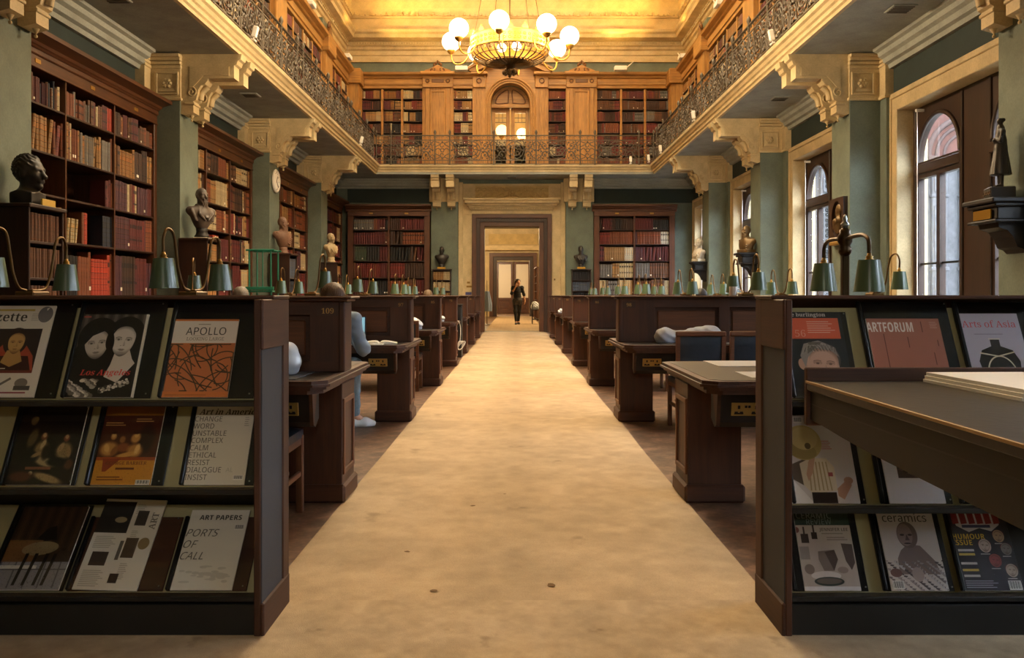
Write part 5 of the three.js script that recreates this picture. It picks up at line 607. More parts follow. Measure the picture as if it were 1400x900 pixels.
twin('small green twin desk lamp on the screen marked 62, nearer the windows', 2.97, 4, [[0.02, 0.34, 0.03], [-0.02, -0.34, 0.03]]);
twin('tiny green twin desk lamp on the sixth screen of the window side', 2.22, 5, [[0.02, 0.34, 0.03], [-0.03, -0.34, 0.03]]);
twin('tiny green twin desk lamp on the last screen before the end wall', 2.2, 6, [[0.02, 0.34, 0.03], [-0.03, -0.34, 0.03]]);
{ const t = thing('post_lamp', 'tall two-armed post lamp with green shades behind the magazine rack', 'lamp', [1.835, TOP, -4.88]); const p = mb(); p.box(-0.07, 0.07, 0, 0.03, -0.1, 0.1, 0.008); p.box(-0.019, 0.019, 0.03, 0.78, -0.019, 0.019, 0.004); p.build('post', M.bronze, t); const c = mb(); c.lathe([[0.02, 0.66], [0.036, 0.68], [0.036, 0.7], [0.028, 0.72], [0.04, 0.74], [0.04, 0.775], [0.028, 0.79], [0.03, 0.805], [0.012, 0.82], [0, 0.822]], 14); c.build('collar', M.bronze, t); const f = mb(); f.lathe([[0, 0.82], [0.02, 0.825], [0.024, 0.84], [0.01, 0.855], [0.014, 0.87], [0.006, 0.89], [0, 0.895]], 12); f.build('finial', M.steel, t);
  for (const [s, u] of [[1, 0.462], [-1, 0.468]]) { mb().tube([[0, 0.755, s * 0.02], [0, 0.765, s * 0.16], [0, 0.758, s * 0.27], [0, 0.73, s * 0.325], [0, u + 0.2, s * 0.335]], 0.0115, 20, 8).build('arm', M.bronze, t); lampHead(t, 0, u, s * 0.335); } }
{ const t = thing('mug', 'white mug on the screen marked 98 beside the twin lamp', 'mug', [2.1, SCR, -DK(1) - 0.1]); const g = mb(); g.lathe([[0, 0], [0.036, 0], [0.04, 0.09], [0.036, 0.09], [0.033, 0.01], [0, 0.01]], 16); g.build('cup', M.white, t); mb().tube([[0.037, 0.07, 0], [0.062, 0.06, 0], [0.06, 0.03, 0], [0.036, 0.02, 0]], 0.005, 12, 5).build('handle', M.white, t); }

// ================= CHAIRS =================
const chair0 = (() => {   // the sitter would look along -z
  const t = thing('reading_chair', 'wooden chair with navy leather at the desk marked 109', 'chair', [-1.39, 0, -4.66], 0, 'navy leather reading chairs');
  for (const s of [-1, 1]) { mb().box(s * 0.2 - 0.019, s * 0.2 + 0.019, 0, 0.43, -0.215, -0.18, 0.005).build('leg', M.chairwood, t); const l = mb(); l.prism([[0.225, 0], [0.19, 0], [0.178, 0.44], [0.2, 0.88], [0.232, 0.88], [0.213, 0.44]], 'x', s * 0.2 - 0.018, s * 0.2 + 0.018); l.build('leg', M.chairwood, t); }
  const a = mb(); a.box(-0.2, 0.2, 0.375, 0.425, -0.212, -0.19, 0.004); a.box(-0.2, 0.2, 0.375, 0.425, 0.18, 0.2, 0.004); for (const s of [-1, 1]) a.box(s * 0.2 - 0.012, s * 0.2 + 0.012, 0.375, 0.425, -0.2, 0.19, 0.004); a.build('seat_frame', M.chairwood, t);
  for (const s of [-1, 1]) mb().box(s * 0.2 - 0.01, s * 0.2 + 0.01, 0.2, 0.23, -0.19, 0.19, 0.004).build('stretcher', M.chairwood, t); mb().box(-0.19, 0.19, 0.24, 0.265, -0.01, 0.01, 0.004).build('stretcher', M.chairwood, t);
  const seat = new THREE.BoxGeometry(0.43, 0.06, 0.42, 8, 2, 8), p = seat.attributes.position; for (let i = 0; i < p.count; i++) { const x = p.getX(i) / 0.215, z = p.getZ(i) / 0.21; if (p.getY(i) > -0.01) p.setY(i, p.getY(i) + 0.014 * (1 - x * x) * (1 - z * z) - 0.016 * Math.max(Math.abs(x), Math.abs(z)) ** 8); } seat.computeVertexNormals(); mb().add(seat, mx(0, 0.445, -0.005)).build('seat', M.leather, t);
  mb().box(-0.22, 0.22, 0.84, 0.885, 0.198, 0.236, 0.008).build('top_rail', M.chairwood, t); mb().box(-0.185, 0.185, 0.5, 0.53, 0.178, 0.205, 0.005).build('back_rail', M.chairwood, t);
  const bk = new THREE.BoxGeometry(0.37, 0.31, 0.05, 8, 8, 2), q = bk.attributes.position; for (let i = 0; i < q.count; i++) { const x = q.getX(i) / 0.185, y = q.getY(i) / 0.155; q.setZ(i, q.getZ(i) * (0.45 + 0.55 * (1 - x ** 6) * (1 - y ** 6))); } bk.computeVertexNormals(); mb().add(bk, mx(0, 0.685, 0.2, 0, 0.05)).build('back_pad', M.leather, t);
  return t;
})();
for (const [x, k, dz, lb, a = 0] of [[-1.64, 1, -0.94, 'wooden chair under the reader with the laptop', 0], [-1.42, 2, -0.42, 'wooden navy leather chair pushed up to the desk holding a white bag'], [-1.45, 3, -0.42, 'wooden navy leather chair by the desk with the white cable'], [-1.71, 4, -0.98, 'chair under the reader whose hair shows over the fourth screen', 0], [1.63, 1, -0.43, 'wooden chair with tall navy back tucked under the desk marked 98'], [2.1, 1, -0.4, 'second navy chair at the desk marked 98, away from the aisle', 0.04], [1.7, 2, -0.42, 'wooden navy leather chair under the second screened desk of the window side'], [1.68, 3, -0.42, 'wooden navy leather chair under the third screened desk of the window side'], [-3.35, 2, -0.98, 'chair under the grey-haired reader beside the green steps', 0], [2.97, 3, -0.98, 'chair under the dark-haired reader near the windows', 0]]) copyOf(chair0, lb, [x, 0, -DK(k) - dz], a);

// ================= THINGS ON THE DESKS =================
const flatThing = (name, label, cat, mat, x0, x1, z0, z1, y, h = 0.004, turn = 0) => { const t = mb().box(-(x1 - x0) / 2, (x1 - x0) / 2, 0, h, -(z1 - z0) / 2, (z1 - z0) / 2, Math.min(0.0015, h / 3)).build(name, mat, scene, { label, category: cat }); t.position.set((x0 + x1) / 2, y, (z0 + z1) / 2); t.rotation.y = turn; return t; };
flatThing('desk_blotter', 'dark grey desk blotter under the white bag at desk 109', 'blotter', std('#3a3f45', 0.5), -1.74, -1.15, -5.04, -4.6, TOP, 0.004);
flatThing('desk_blotter', 'grey desk blotter on the far half of the screenless desk', 'blotter', M.greyPaper, 1.265, 1.95, -5.9, -5.45, TOP, 0.004);
flatThing('paper_sheet', 'light grey paper sheet on the near half of the screenless desk', 'paper', M.greyPaper, 1.27, 1.82, -5.08, -4.7, TOP, 0.002);
flatThing('desk_blotter', 'dark blotter under the grey bag at the desk marked 98', 'blotter', std('#35302c', 0.5), 1.3, 1.95, -8.28, -7.86, TOP, 0.004);
{ const t = thing('laptop', 'open laptop with a pale blue screen facing the seated reader', 'laptop', [-1.57, TOP, -8.1]); mb().box(-0.17, 0.17, 0, 0.014, -0.12, 0.12, 0.004).build('keyboard_base', M.blackPlastic, t); const l = new THREE.Group(); l.name = 'lid'; l.position.set(0, 0.012, -0.12); l.rotation.x = -0.12; t.add(l); mb().box(-0.17, 0.17, 0, 0.235, -0.009, 0, 0.003).build('lid_back', M.blackPlastic, l); mb().box(-0.16, 0.16, 0.012, 0.226, 0.0003, 0.0012).build('screen', new THREE.MeshStandardMaterial({ color: 0x223038, roughness: 0.3, emissive: col('#9fd6e6'), emissiveIntensity: 0.75 }), l); const q = new THREE.RectAreaLight(col('#9fd6e6'), 0.75, 0.3, 0.2); q.position.set(-1.57, 0.895, -8.19); q.lookAt(-1.57, 0.97, -7.2); q.castShadow = true; scene.add(q); }
{ const t = thing('open_book', 'open white book lying on the desk beside the laptop', 'book', [-1.24, TOP, -8.03], 0.12); for (const s of [-1, 1]) { const g = new THREE.BoxGeometry(0.16, 0.014, 0.24, 8, 1, 1), p = g.attributes.position; for (let i = 0; i < p.count; i++) { const u = (p.getX(i) * s + 0.08) / 0.16; if (p.getY(i) > 0) p.setY(i, 0.004 + 0.016 * Math.sin(Math.PI * Math.pow(clamp(u, 0, 1), 0.55))); } g.computeVertexNormals(); mb().add(g, mx(s * 0.082, 0.007, 0)).build('pages', M.paper, t); } }
flatThing('mobile_phone', 'small black phone lying behind the open book by the laptop', 'phone', M.blackPlastic, -1.38, -1.31, -8.3, -8.17, TOP, 0.009, 0.3);
flatThing('loose_papers', 'loose white papers at the desk edge in front of the open book', 'papers', M.paper, -1.48, -1.18, -7.98, -7.85, TOP, 0.008, -0.08);
const blobs = (name, label, cat, mat, pos, turn, list, kk, amp, cell) => { const f = skeleton(list, kk), lo = [9, 9, 9], hi = [-9, -9, -9]; for (const s of list) { const pts = s.length === 4 ? [[s[0], s[2]], [s[1], s[3]]] : [[s[0], Math.max(...s[1])]]; for (const [p, r] of pts) for (let c = 0; c < 3; c++) { lo[c] = Math.min(lo[c], p[c] - r - 0.03); hi[c] = Math.max(hi[c], p[c] + r + 0.03); } } const t = meshOf(nets((x, y, z) => Math.max(f(x, y, z) + amp * (vnoise(x * 22 + 40, y * 22 + z * 17 + 60, 512, 512, 4) - 0.5) + amp * 0.7 * Math.sin(x * 60 + y * 85 + z * 40), -y + 0.002), lo, hi, cell), mat, name, scene, { label, category: cat }); t.position.set(...pos); t.rotation.y = turn; return t; };
blobs('plastic_bag', 'white plastic bag standing on the desk marked 109', 'bag', M.plastic, [-1.275, TOP + 0.004, -4.86], 0, [[[-0.06, 0.06, 0], [0.02, 0.06, 0], 0.072, 0.07], [[-0.06, 0.12, 0], [0.015, 0.125, 0], 0.062, 0.055]], 0.05, 0.004, 0.007);
blobs('plastic_bag', 'clear bag with a folded grey coat on the desk marked 98', 'bag', std('#9b9da3', 0.5), [1.6, TOP + 0.004, -8.08], 0.05, [[[-0.25, 0.06, 0.02], [-0.22, 0.07, -0.03], 0.07, 0.07], [[-0.22, 0.05, 0], [0.25, 0.06, 0], 0.06, 0.07], [[0.05, 0.08, 0], [0.2, 0.1, 0], 0.05, 0.06]], 0.07, 0.005, 0.009);
blobs('plastic_bag', 'white plastic bag on the desk marked 85', 'bag', M.plastic, [-1.27, TOP, -11.32], 0, [[[-0.08, 0.06, 0], [0.02, 0.05, 0], 0.08, 0.06], [[-0.05, 0.1, 0], [-0.02, 0.1, 0], 0.05, 0.05]], 0.05, 0.012, 0.01);
blobs('plastic_bag', 'small white bag on the desk marked 73', 'bag', M.plastic, [-1.24, TOP, -14.52], 0, [[[-0.05, 0.05, 0], [0.03, 0.05, 0], 0.07, 0.05]], 0.05, 0.01, 0.01);
blobs('plastic_bag', 'small white bag on a far desk of the window side', 'bag', M.plastic, [1.07, TOP, -20.95], 0, [[[-0.0, 0.05, 0], [0.03, 0.08, 0], 0.05, 0.05]], 0.05, 0.01, 0.01);
{ const t = thing('cable', 'white cable looped down from a desk edge with a coiled end', 'cable', [-0.965, 0, -15.1]); mb().tube([[-0.05, TOP + 0.01, 0.05], [-0.01, TOP, 0.02], [0.02, TOP - 0.06, 0], [0.03, 0.55, 0], [0.02, 0.42, 0]], 0.006, 24, 6).build('lead', M.white, t); const c = mb(); for (let k = 0; k < 4; k++) c.tube(Array.from({ length: 12 }, (_, i) => { const a = i / 12 * 6.283; return [0.02 + (0.04 + 0.008 * k) * Math.cos(a) + 0.01 * k, 0.34 + 0.075 * Math.sin(a + 0.3 * k), 0.012 * k - 0.01 + 0.01 * Math.cos(a)]; }), 0.006, 24, 5, true); c.build('coil', M.white, t); }
{ const t = thing('cabinet', 'black narrow cabinet standing at the desk end in the far aisle', 'cabinet', [-1.2, 0, -17.12]); mb().box(-0.17, 0.17, 0, 1.0, -0.2, 0.2, 0.01).build('body', M.black, t); mb().box(-0.18, 0.18, 1.0, 1.03, -0.22, 0.22, 0.006).build('top', M.blackwood, t); for (const y of [0.25, 0.5, 0.75]) mb().box(-0.15, 0.15, y - 0.11, y + 0.11, 0.2, 0.21, 0.004).build('drawer', M.blackPlastic, t); }

// ================= MAGAZINE RACKS =================
const RF = 3.06, RB = 3.41;
function rack(side, label, tiers, aisleX) {
  const t = thing('magazine_rack', label, 'magazine rack', [0, 0, -RF]), X1 = 2.75, m = (a, b) => side > 0 ? [a, b] : [-b, -a], dp = RB - RF, B = (g, x0, x1, y0, y1, z0, z1, b) => g.box(...m(x0, x1), y0, y1, z0, z1, b);
  for (const x of [aisleX, X1]) { const p = new THREE.Group(); p.name = 'side_panel'; t.add(p); const q = mb(); B(q, x, x + 0.024, 0, 1.186, -dp, 0, 0.004); q.build('board', M.rackwood, p); const f = mb(); B(f, x - 0.004, x + 0.002, 0.12, 1.01, -dp + 0.085, -0.004, 0.002); f.build('fabric_panel', M.fabric, p); const s = mb(); B(s, x - 0.009, x + 0.002, 0, 1.186, -dp, -dp + 0.08, 0.004); B(s, x - 0.009, x + 0.002, 1.01, 1.186, -dp, 0, 0.004); B(s, x - 0.012, x + 0.002, 0, 0.125, -dp, 0, 0.005); s.build('frame', M.rackwood, p); }
  let g = mb(); B(g, aisleX - 0.012, X1 + 0.03, 1.186, 1.2, -dp, -0.13, 0.004); g.build('top', M.rackwood, t);
  g = mb(); B(g, aisleX + 0.024, X1, 1.118, 1.186, -dp + 0.045, -dp + 0.07, 0.003); g.build('top_rail', M.rackwood, t);
  g = mb(); B(g, aisleX + 0.024, X1, 0.05, 1.18, -dp, -dp + 0.015); g.build('back_board', M.blackwood, t);
  g = mb(); B(g, aisleX + 0.024, X1, 0, 0.118, -0.03, -0.01, 0.003); B(g, aisleX + 0.024, X1, 0, 0.05, -dp, -0.01); g.build('plinth', M.black, t);
  for (const [yb, h, th] of tiers) {
    g = mb(); B(g, aisleX + 0.024, X1, yb - 0.022, yb - 0.004, -0.06, -0.006, 0.003); g.build('shelf', M.black, t); g = mb(); B(g, aisleX + 0.026, X1, yb - 0.003, yb + 0.012, -0.012, -0.009, 0.0008); g.build('lip', M.clear, t);
    const b = mb().add(new THREE.BoxGeometry(X1 - aisleX - 0.03, h, 0.006).translate(0, h / 2, -0.004)).build('sloped_board', M.paleboard, t); b.position.set(side * (aisleX + 0.027 + X1) / 2, yb - 0.003, -0.05); b.rotation.x = -th;
  }
  return t;
}
const TL = [[0.833, 0.36, Math.atan(0.487)], [0.524, 0.31, Math.atan(0.526)], [0.15, 0.35, Math.atan(0.95)]], TR = [[0.833, 0.36, Math.atan(0.487)], [0.459, 0.33, Math.atan(0.5)], [0.15, 0.3, Math.atan(0.56)]];
rack(-1, 'dark wood magazine rack of three tiers on the bookcase side of the aisle', TL, 0.887); rack(1, 'dark wood magazine rack of three tiers behind the black writing table', TR, 0.944);
const onTier = (t, tier, x, lift) => { const [yb, , th] = tier; t.position.set(x, yb + lift * Math.sin(th) * 0 + 0.002, -RF - 0.046); t.rotation.x = -th; t.translateZ(lift); };
function binder(tier, x0, x1, h, label) { const t = thing('magazine_binder', label, 'binder', [0, 0, 0], 0), w = x1 - x0; mb().box(-w / 2, w / 2, 0, h, -0.002, 0.002, 0.001).build('back_cover', M.blackPlastic, t); mb().box(-w / 2 - 0.004, -w / 2 + 0.011, 0, h, -0.002, 0.015, 0.004).build('spine', M.blackPlastic, t); mb().box(-w / 2 + 0.006, w / 2, 0.001, h - 0.002, 0.0135, 0.0141).build('clear_cover', M.clear, t); const r = mb(); for (const [a, b] of [[w / 2 - 0.012, h - 0.012], [w / 2 - 0.012, 0.012]]) r.add(new THREE.CylinderGeometry(0.003, 0.003, 0.002, 8), mx(a, b, 0.0145, 0, E)); r.build('rivet', M.steel, t); onTier(t, tier, (x0 + x1) / 2, 0.003); return t; }
function magazine(tier, x0, x1, h, label, draw, o = {}) { const w = x1 - x0, t = thing(o.name ?? 'magazine', label, o.cat ?? 'magazine', [0, 0, 0]); mb().box(-w / 2, w / 2, 0, h, -0.003, 0.003, 0.0008).build('pages', M.paper, t); const c = printed(w, h, text(448, Math.round(448 * h / w), (g, W0, H0) => { draw(g, W0, H0); if (o.dim) return; const im = g.getImageData(0, 0, W0, H0), p = im.data; for (let i = 0; i < p.length; i++) if (i % 4 < 3) p[i] = 255 * Math.pow(p[i] / 255, 0.74); g.putImageData(im, 0, 0); }), o.rough ?? 0.35); c.name = 'cover'; c.position.set(0, h / 2, 0.0036); c.receiveShadow = true; t.add(c); onTier(t, tier, (x0 + x1) / 2, 0.009); if (o.roll) t.rotateZ(o.roll); return t; }
// drawing helpers for the printed covers
const fillP = (g, c, ...p) => { g.fillStyle = c; g.beginPath(); p.forEach((q, i) => i ? g.lineTo(q[0], q[1]) : g.moveTo(q[0], q[1])); g.closePath(); g.fill(); }, el2 = (g, c, x, y, a, b, r = 0) => { g.fillStyle = c; g.beginPath(); g.ellipse(x, y, a, b, r, 0, 7); g.fill(); }, rect = (g, c, x, y, w, h) => { g.fillStyle = c; g.fillRect(x, y, w, h); }, tx = (g, c, f, s, x, y, al = 'left') => { g.fillStyle = c; g.font = f; g.textAlign = al; g.textBaseline = 'middle'; g.fillText(s, x, y); }, fine = (g, c, x, y, w, n, gap, hh = 3) => { let q = 3; for (let i = 0; i < n; i++) { q = (q * 37 + 11) % 97; rect(g, c, x, y + i * gap, w * (0.7 + 0.3 * q / 97), hh); } }, bars = (g, x, y, w, h) => { rect(g, '#e4e0d8', x, y, w, h); for (let i = 0; i < 14; i++) rect(g, '#222', x + 4 + i * (w - 8) / 14, y + 4, (i % 3 + 1) * (w / 60), h - 12); };
const soft = (g, c, x, y, a, b, r = 0) => { g.save(); g.translate(x, y); g.rotate(r); g.scale(a, b); const q = g.createRadialGradient(0, 0, 0.1, 0, 0, 1.15); q.addColorStop(0, c); q.addColorStop(0.55, c); q.addColorStop(1, c + '00'); g.fillStyle = q; g.beginPath(); g.arc(0, 0, 1.15, 0, 7); g.fill(); g.restore(); };
const grainy = (g, w, h, n, c, s) => { let q = 17; const r = () => { q = (q * 16807) % 2147483647; return q / 2147483647; }; g.fillStyle = c; for (let i = 0; i < n; i++) g.fillRect(r() * w, r() * h, s * (0.5 + r()), s * (0.5 + r())); };
function face(g, x, y, a, b, skin, dark, tilt = 0) {   // a printed portrait: oval with modelled cheeks, brows, eyes, nose and lips
  g.save(); g.translate(x, y); g.rotate(tilt); const gr = g.createRadialGradient(-a * 0.15, -b * 0.15, a * 0.1, 0, 0, b * 1.05); gr.addColorStop(0, skin); gr.addColorStop(0.62, skin); gr.addColorStop(1, dark);
  g.fillStyle = gr; g.beginPath(); g.moveTo(-a * 0.96, -b * 0.35); g.bezierCurveTo(-a * 1.02, b * 0.4, -a * 0.5, b * 0.98, 0, b); g.bezierCurveTo(a * 0.5, b * 0.98, a * 1.02, b * 0.4, a * 0.96, -b * 0.35); g.bezierCurveTo(a * 0.8, -b * 1.15, -a * 0.8, -b * 1.15, -a * 0.96, -b * 0.35); g.fill();
  for (const s of [-1, 1]) { g.globalAlpha = 0.35; el2(g, dark, s * a * 0.42, -b * 0.1, a * 0.3, b * 0.1); g.globalAlpha = 0.9; el2(g, skin, s * a * 0.42, -b * 0.06, a * 0.2, b * 0.06); el2(g, dark, s * a * 0.42, -b * 0.07, a * 0.11, b * 0.055); fillP(g, dark, [s * a * 0.2, -b * 0.07], [s * a * 0.42, -b * 0.13], [s * a * 0.64, -b * 0.08], [s * a * 0.42, -b * 0.1]); g.strokeStyle = dark; g.lineWidth = b * 0.035; g.beginPath(); g.moveTo(s * a * 0.18, -b * 0.2); g.quadraticCurveTo(s * a * 0.45, -b * 0.29, s * a * 0.7, -b * 0.18); g.stroke(); g.globalAlpha = 0.5; el2(g, dark, s * a * 0.12, b * 0.3, a * 0.07, b * 0.025); }
  g.globalAlpha = 0.28; fillP(g, dark, [a * 0.1, -b * 0.05], [a * 0.24, b * 0.28], [a * 0.02, b * 0.3]); g.globalAlpha = 0.3; el2(g, dark, 0, b * 0.72, a * 0.26, b * 0.03); g.globalAlpha = 0.75; fillP(g, dark, [-a * 0.34, b * 0.55], [-a * 0.1, b * 0.5], [0, b * 0.52], [a * 0.1, b * 0.5], [a * 0.34, b * 0.55], [0, b * 0.565]); g.globalAlpha = 0.5; fillP(g, dark, [-a * 0.28, b * 0.57], [a * 0.28, b * 0.57], [a * 0.12, b * 0.64], [-a * 0.12, b * 0.64]); g.globalAlpha = 1; g.restore();
}
// left rack
binder(TL[0], -2.02, -1.625, 0.37, 'black binder holding the newspaper sheet with a shawled woman'); binder(TL[0], -1.6, -1.29, 0.375, 'black clear-fronted binder around the monochrome magazine of two women'); binder(TL[0], -1.258, -0.925, 0.375, 'black clear-fronted binder around the orange tangled-line magazine');
magazine(TL[0], -1.985, -1.698, 0.357, 'cream newspaper with a woman in a red shawl on its front', (g, w, h) => { rect(g, '#ddd6cc', 0, 0, w, h); rect(g, '#b79a3e', 10, 22, w * 0.72, 12); tx(g, '#2a2622', 'bold 74px serif', 'Gazette', w * 0.67, h * 0.13, 'right'); fine(g, '#9a938a', w * 0.72, h * 0.09, 44, 5, 10); el2(g, '#5d5a5e', w * 0.89, h * 0.1, 42, 50); fillP(g, '#ddd6cc', [w * 0.89, h * 0.03], [w * 0.93, h * 0.02], [w * 0.9, h * 0.06]); rect(g, '#1b1211', w * 0.3, h * 0.26, w * 0.6, h * 0.48); fillP(g, '#9c3420', [w * 0.6, h * 0.29], [w * 0.86, h * 0.56], [w * 0.9, h * 0.73], [w * 0.3, h * 0.73], [w * 0.32, h * 0.56]); fillP(g, '#2a100c', [w * 0.44, h * 0.56], [w * 0.8, h * 0.56], [w * 0.88, h * 0.74], [w * 0.32, h * 0.74]); el2(g, '#1d1210', w * 0.6, h * 0.4, 70, 84); fillP(g, '#a87a3e', [w * 0.52, h * 0.5], [w * 0.68, h * 0.5], [w * 0.74, h * 0.62], [w * 0.6, h * 0.68], [w * 0.47, h * 0.63]); face(g, w * 0.61, h * 0.42, 48, 66, '#b98a48', '#4a2c14'); fine(g, '#d4cdb8', w * 0.33, h * 0.69, 130, 2, 14, 6); rect(g, '#5a1d16', w * 0.3, h * 0.715, w * 0.6, h * 0.03); fine(g, '#77716a', 14, h * 0.26, w * 0.24, 16, 16, 5); g.strokeStyle = '#55504c'; g.lineWidth = 14; g.beginPath(); g.moveTo(w * 0.4, h * 0.82); g.lineTo(w * 0.5, h * 0.89); g.lineTo(w * 0.66, h * 0.8); g.stroke(); el2(g, '#6b655f', w * 0.8, h * 0.85, 36, 28); rect(g, '#3a3531', w * 0.72, h * 0.88, 90, 26); rect(g, '#7a2430', 10, h * 0.945, w * 0.86, 8); }, { name: 'newspaper', cat: 'newspaper', rough: 0.8 });
magazine(TL[0], -1.597, -1.348, 0.322, 'monochrome magazine with two dark-haired women and a red title', (g, w, h) => { rect(g, '#3b3531', 0, 0, w, h); for (let i = 0; i < 14; i++) rect(g, i % 2 ? '#544c46' : '#2c2724', i * w / 14, 0, w / 22, h * 0.3); fine(g, '#b5433c', w * 0.05, 14, 60, 1, 1, 9); rect(g, '#0e0c0c', 0, h * 0.52, w, h * 0.48); el2(g, '#0c0b0b', w * 0.33, h * 0.3, 132, 150); el2(g, '#0c0b0b', w * 0.31, h * 0.56, 150, 150); el2(g, '#0c0b0b', w * 0.72, h * 0.27, 126, 140); el2(g, '#0c0b0b', w * 0.86, h * 0.5, 74, 150); face(g, w * 0.32, h * 0.37, 80, 106, '#bdb4aa', '#2e2825', -0.12); fillP(g, '#0c0b0b', [w * 0.08, h * 0.26], [w * 0.33, h * 0.14], [w * 0.5, h * 0.2], [w * 0.42, h * 0.2], [w * 0.24, h * 0.27], [w * 0.13, h * 0.4]); fillP(g, '#c2b9af', [w * 0.62, h * 0.44], [w * 0.82, h * 0.44], [w * 0.88, h * 0.55], [w * 0.93, h * 0.6], [w * 0.72, h * 0.83], [w * 0.52, h * 0.76], [w * 0.58, h * 0.62]); face(g, w * 0.7, h * 0.33, 78, 110, '#c6bdb3', '#302a26', 0.05); fillP(g, '#0c0b0b', [w * 0.5, h * 0.3], [w * 0.62, h * 0.13], [w * 0.74, h * 0.1], [w * 0.92, h * 0.3], [w * 0.86, h * 0.16], [w * 0.7, h * 0.05], [w * 0.52, h * 0.14]); for (let i = 0; i < 60; i++) { const x = (i * 71) % (w * 0.44), y = h * (0.79 + 0.2 * ((i * 37) % 100) / 100); el2(g, ['#cfc8bd', '#8f887e', '#4c4640'][i % 3], x, y, 9 + i % 12, 8 + i % 9); } for (let i = 0; i < 46; i++) { const k = (i * 53 % 100) / 100, x = w * (0.5 + 0.4 * k), y = h * (0.9 - 0.12 * k + 0.06 * ((i * 29) % 10) / 10); el2(g, ['#cfc8bd', '#27231f', '#8f887e'][i % 3], x, y, 7 + i % 7, 6 + i % 7); } for (const [p, q, r2, e] of [[0.32, 0.37, 1, -0.12], [0.7, 0.33, -1, 0.05]]) { g.fillStyle = '#0c0b0b'; for (const s of [-1, 1]) { g.beginPath(); g.moveTo(w * p + r2 * 14, h * q - 128); g.bezierCurveTo(w * p + s * 70, h * q - 112, w * p + s * 96, h * q - 30, w * p + s * 74, h * q + 60); g.bezierCurveTo(w * p + s * 130, h * q + 90, w * p + s * 140, h * q - 120, w * p + r2 * 14, h * q - 140); g.fill(); } } fillP(g, '#d8d2c6', [w * 0.965, 0], [w, 0], [w, h], [w * 0.97, h]); tx(g, '#d2302c', 'bold italic 54px serif', 'Los Angeles', w * 0.53, h * 0.71, 'center'); });
magazine(TL[0], -1.248, -1.014, 0.302, 'orange magazine with tangled dark lines under a white title band', (g, w, h) => { rect(g, '#c9652c', 0, 0, w, h); rect(g, '#e4dbd3', 0, 14, w, h * 0.29); tx(g, '#6d655f', '14px serif', '', w * 0.5, 36, 'center'); fine(g, '#8b827c', w * 0.38, 36, 110, 1, 1, 6); tx(g, '#23201f', '78px sans-serif', 'APOLLO', w * 0.52, h * 0.16, 'center'); fine(g, '#a39a93', w * 0.3, h * 0.215, 170, 1, 1, 4); tx(g, '#57504b', '32px serif', 'LOOKING LARGE', w * 0.52, h * 0.258, 'center'); rect(g, '#b85f34', 0, h * 0.32, w, h * 0.61); g.strokeStyle = '#33271b'; g.lineWidth = 8; g.lineCap = 'round'; let q = 5; const r = () => { q = (q * 16807) % 2147483647; return q / 2147483647; }; for (let i = 0; i < 34; i++) { let x = r() * w, y = h * (0.33 + 0.58 * r()), a = r() * 7; g.beginPath(); g.moveTo(x, y); const b = (r() - 0.5) * 0.55; for (let k = 0; k < 12; k++) { x = clamp(x + 24 * Math.cos(a), 4, w - 4); y = clamp(y + 24 * Math.sin(a), h * 0.33, h * 0.92); a += b; g.lineTo(x, y); } g.stroke(); } fine(g, '#a34f1d', 20, h * 0.965, w * 0.8, 1, 1, 8); });
binder(TL[1], -1.82, -1.556, 0.3, 'black binder around the dark painted magazine cover'); binder(TL[1], -1.517, -1.244, 0.3, 'black binder around the amber magazine cover'); binder(TL[1], -1.182, -0.925, 0.3, 'black binder around the cream magazine with a list of words');
magazine(TL[1], -1.798, -1.57, 0.296, 'dark magazine cover with dim candlelit figures', (g, w, h) => { rect(g, '#1b110c', 0, 0, w, h); fine(g, '#3f342a', w * 0.1, 34, 70, 1, 1, 12); tx(g, '#3f342a', '30px serif', '', 0, 0); fine(g, '#3f342a', w * 0.38, 34, 190, 1, 1, 12); const b = (c, x, y, a, d, r = 0) => soft(g, c, w * x, h * y, a, d, r); b('#6d5a3e', 0.2, 0.2, 26, 36); b('#6a5738', 0.24, 0.42, 34, 74, 0.2); b('#7a4a34', 0.42, 0.4, 26, 32); b('#93794e', 0.42, 0.56, 54, 64); b('#b09a70', 0.52, 0.72, 86, 34, 0.3); b('#8a4b34', 0.78, 0.42, 24, 28); b('#9a8256', 0.78, 0.58, 60, 66); b('#5f3a26', 0.9, 0.75, 34, 40); b('#0f0907', 0.27, 0.66, 64, 44); b('#0f0907', 0.7, 0.72, 70, 34); rect(g, '#8d5a3c', w * 0.24, h * 0.78, w * 0.4, 20); b('#a98f62', 0.62, 0.92, 116, 30, 0.3); b('#d9c79a', 0.34, 0.86, 16, 16); b('#572f22', 0.2, 0.9, 90, 40); b('#c9b184', 0.43, 0.5, 16, 40, 0.3); b('#a8895c', 0.36, 0.63, 40, 16, -0.5); b('#c9a477', 0.42, 0.385, 15, 19); b('#c29a6e', 0.78, 0.405, 13, 17); b('#b8986a', 0.72, 0.54, 18, 40, 0.4); b('#a8895c', 0.86, 0.6, 16, 44, -0.2); b('#7b6440', 0.23, 0.18, 16, 20); b('#2a1a12', 0.5, 0.6, 30, 60); grainy(g, w, h, 900, '#00000033', 5); grainy(g, w, h, 260, '#b59a6a22', 6); }, { dim: true });
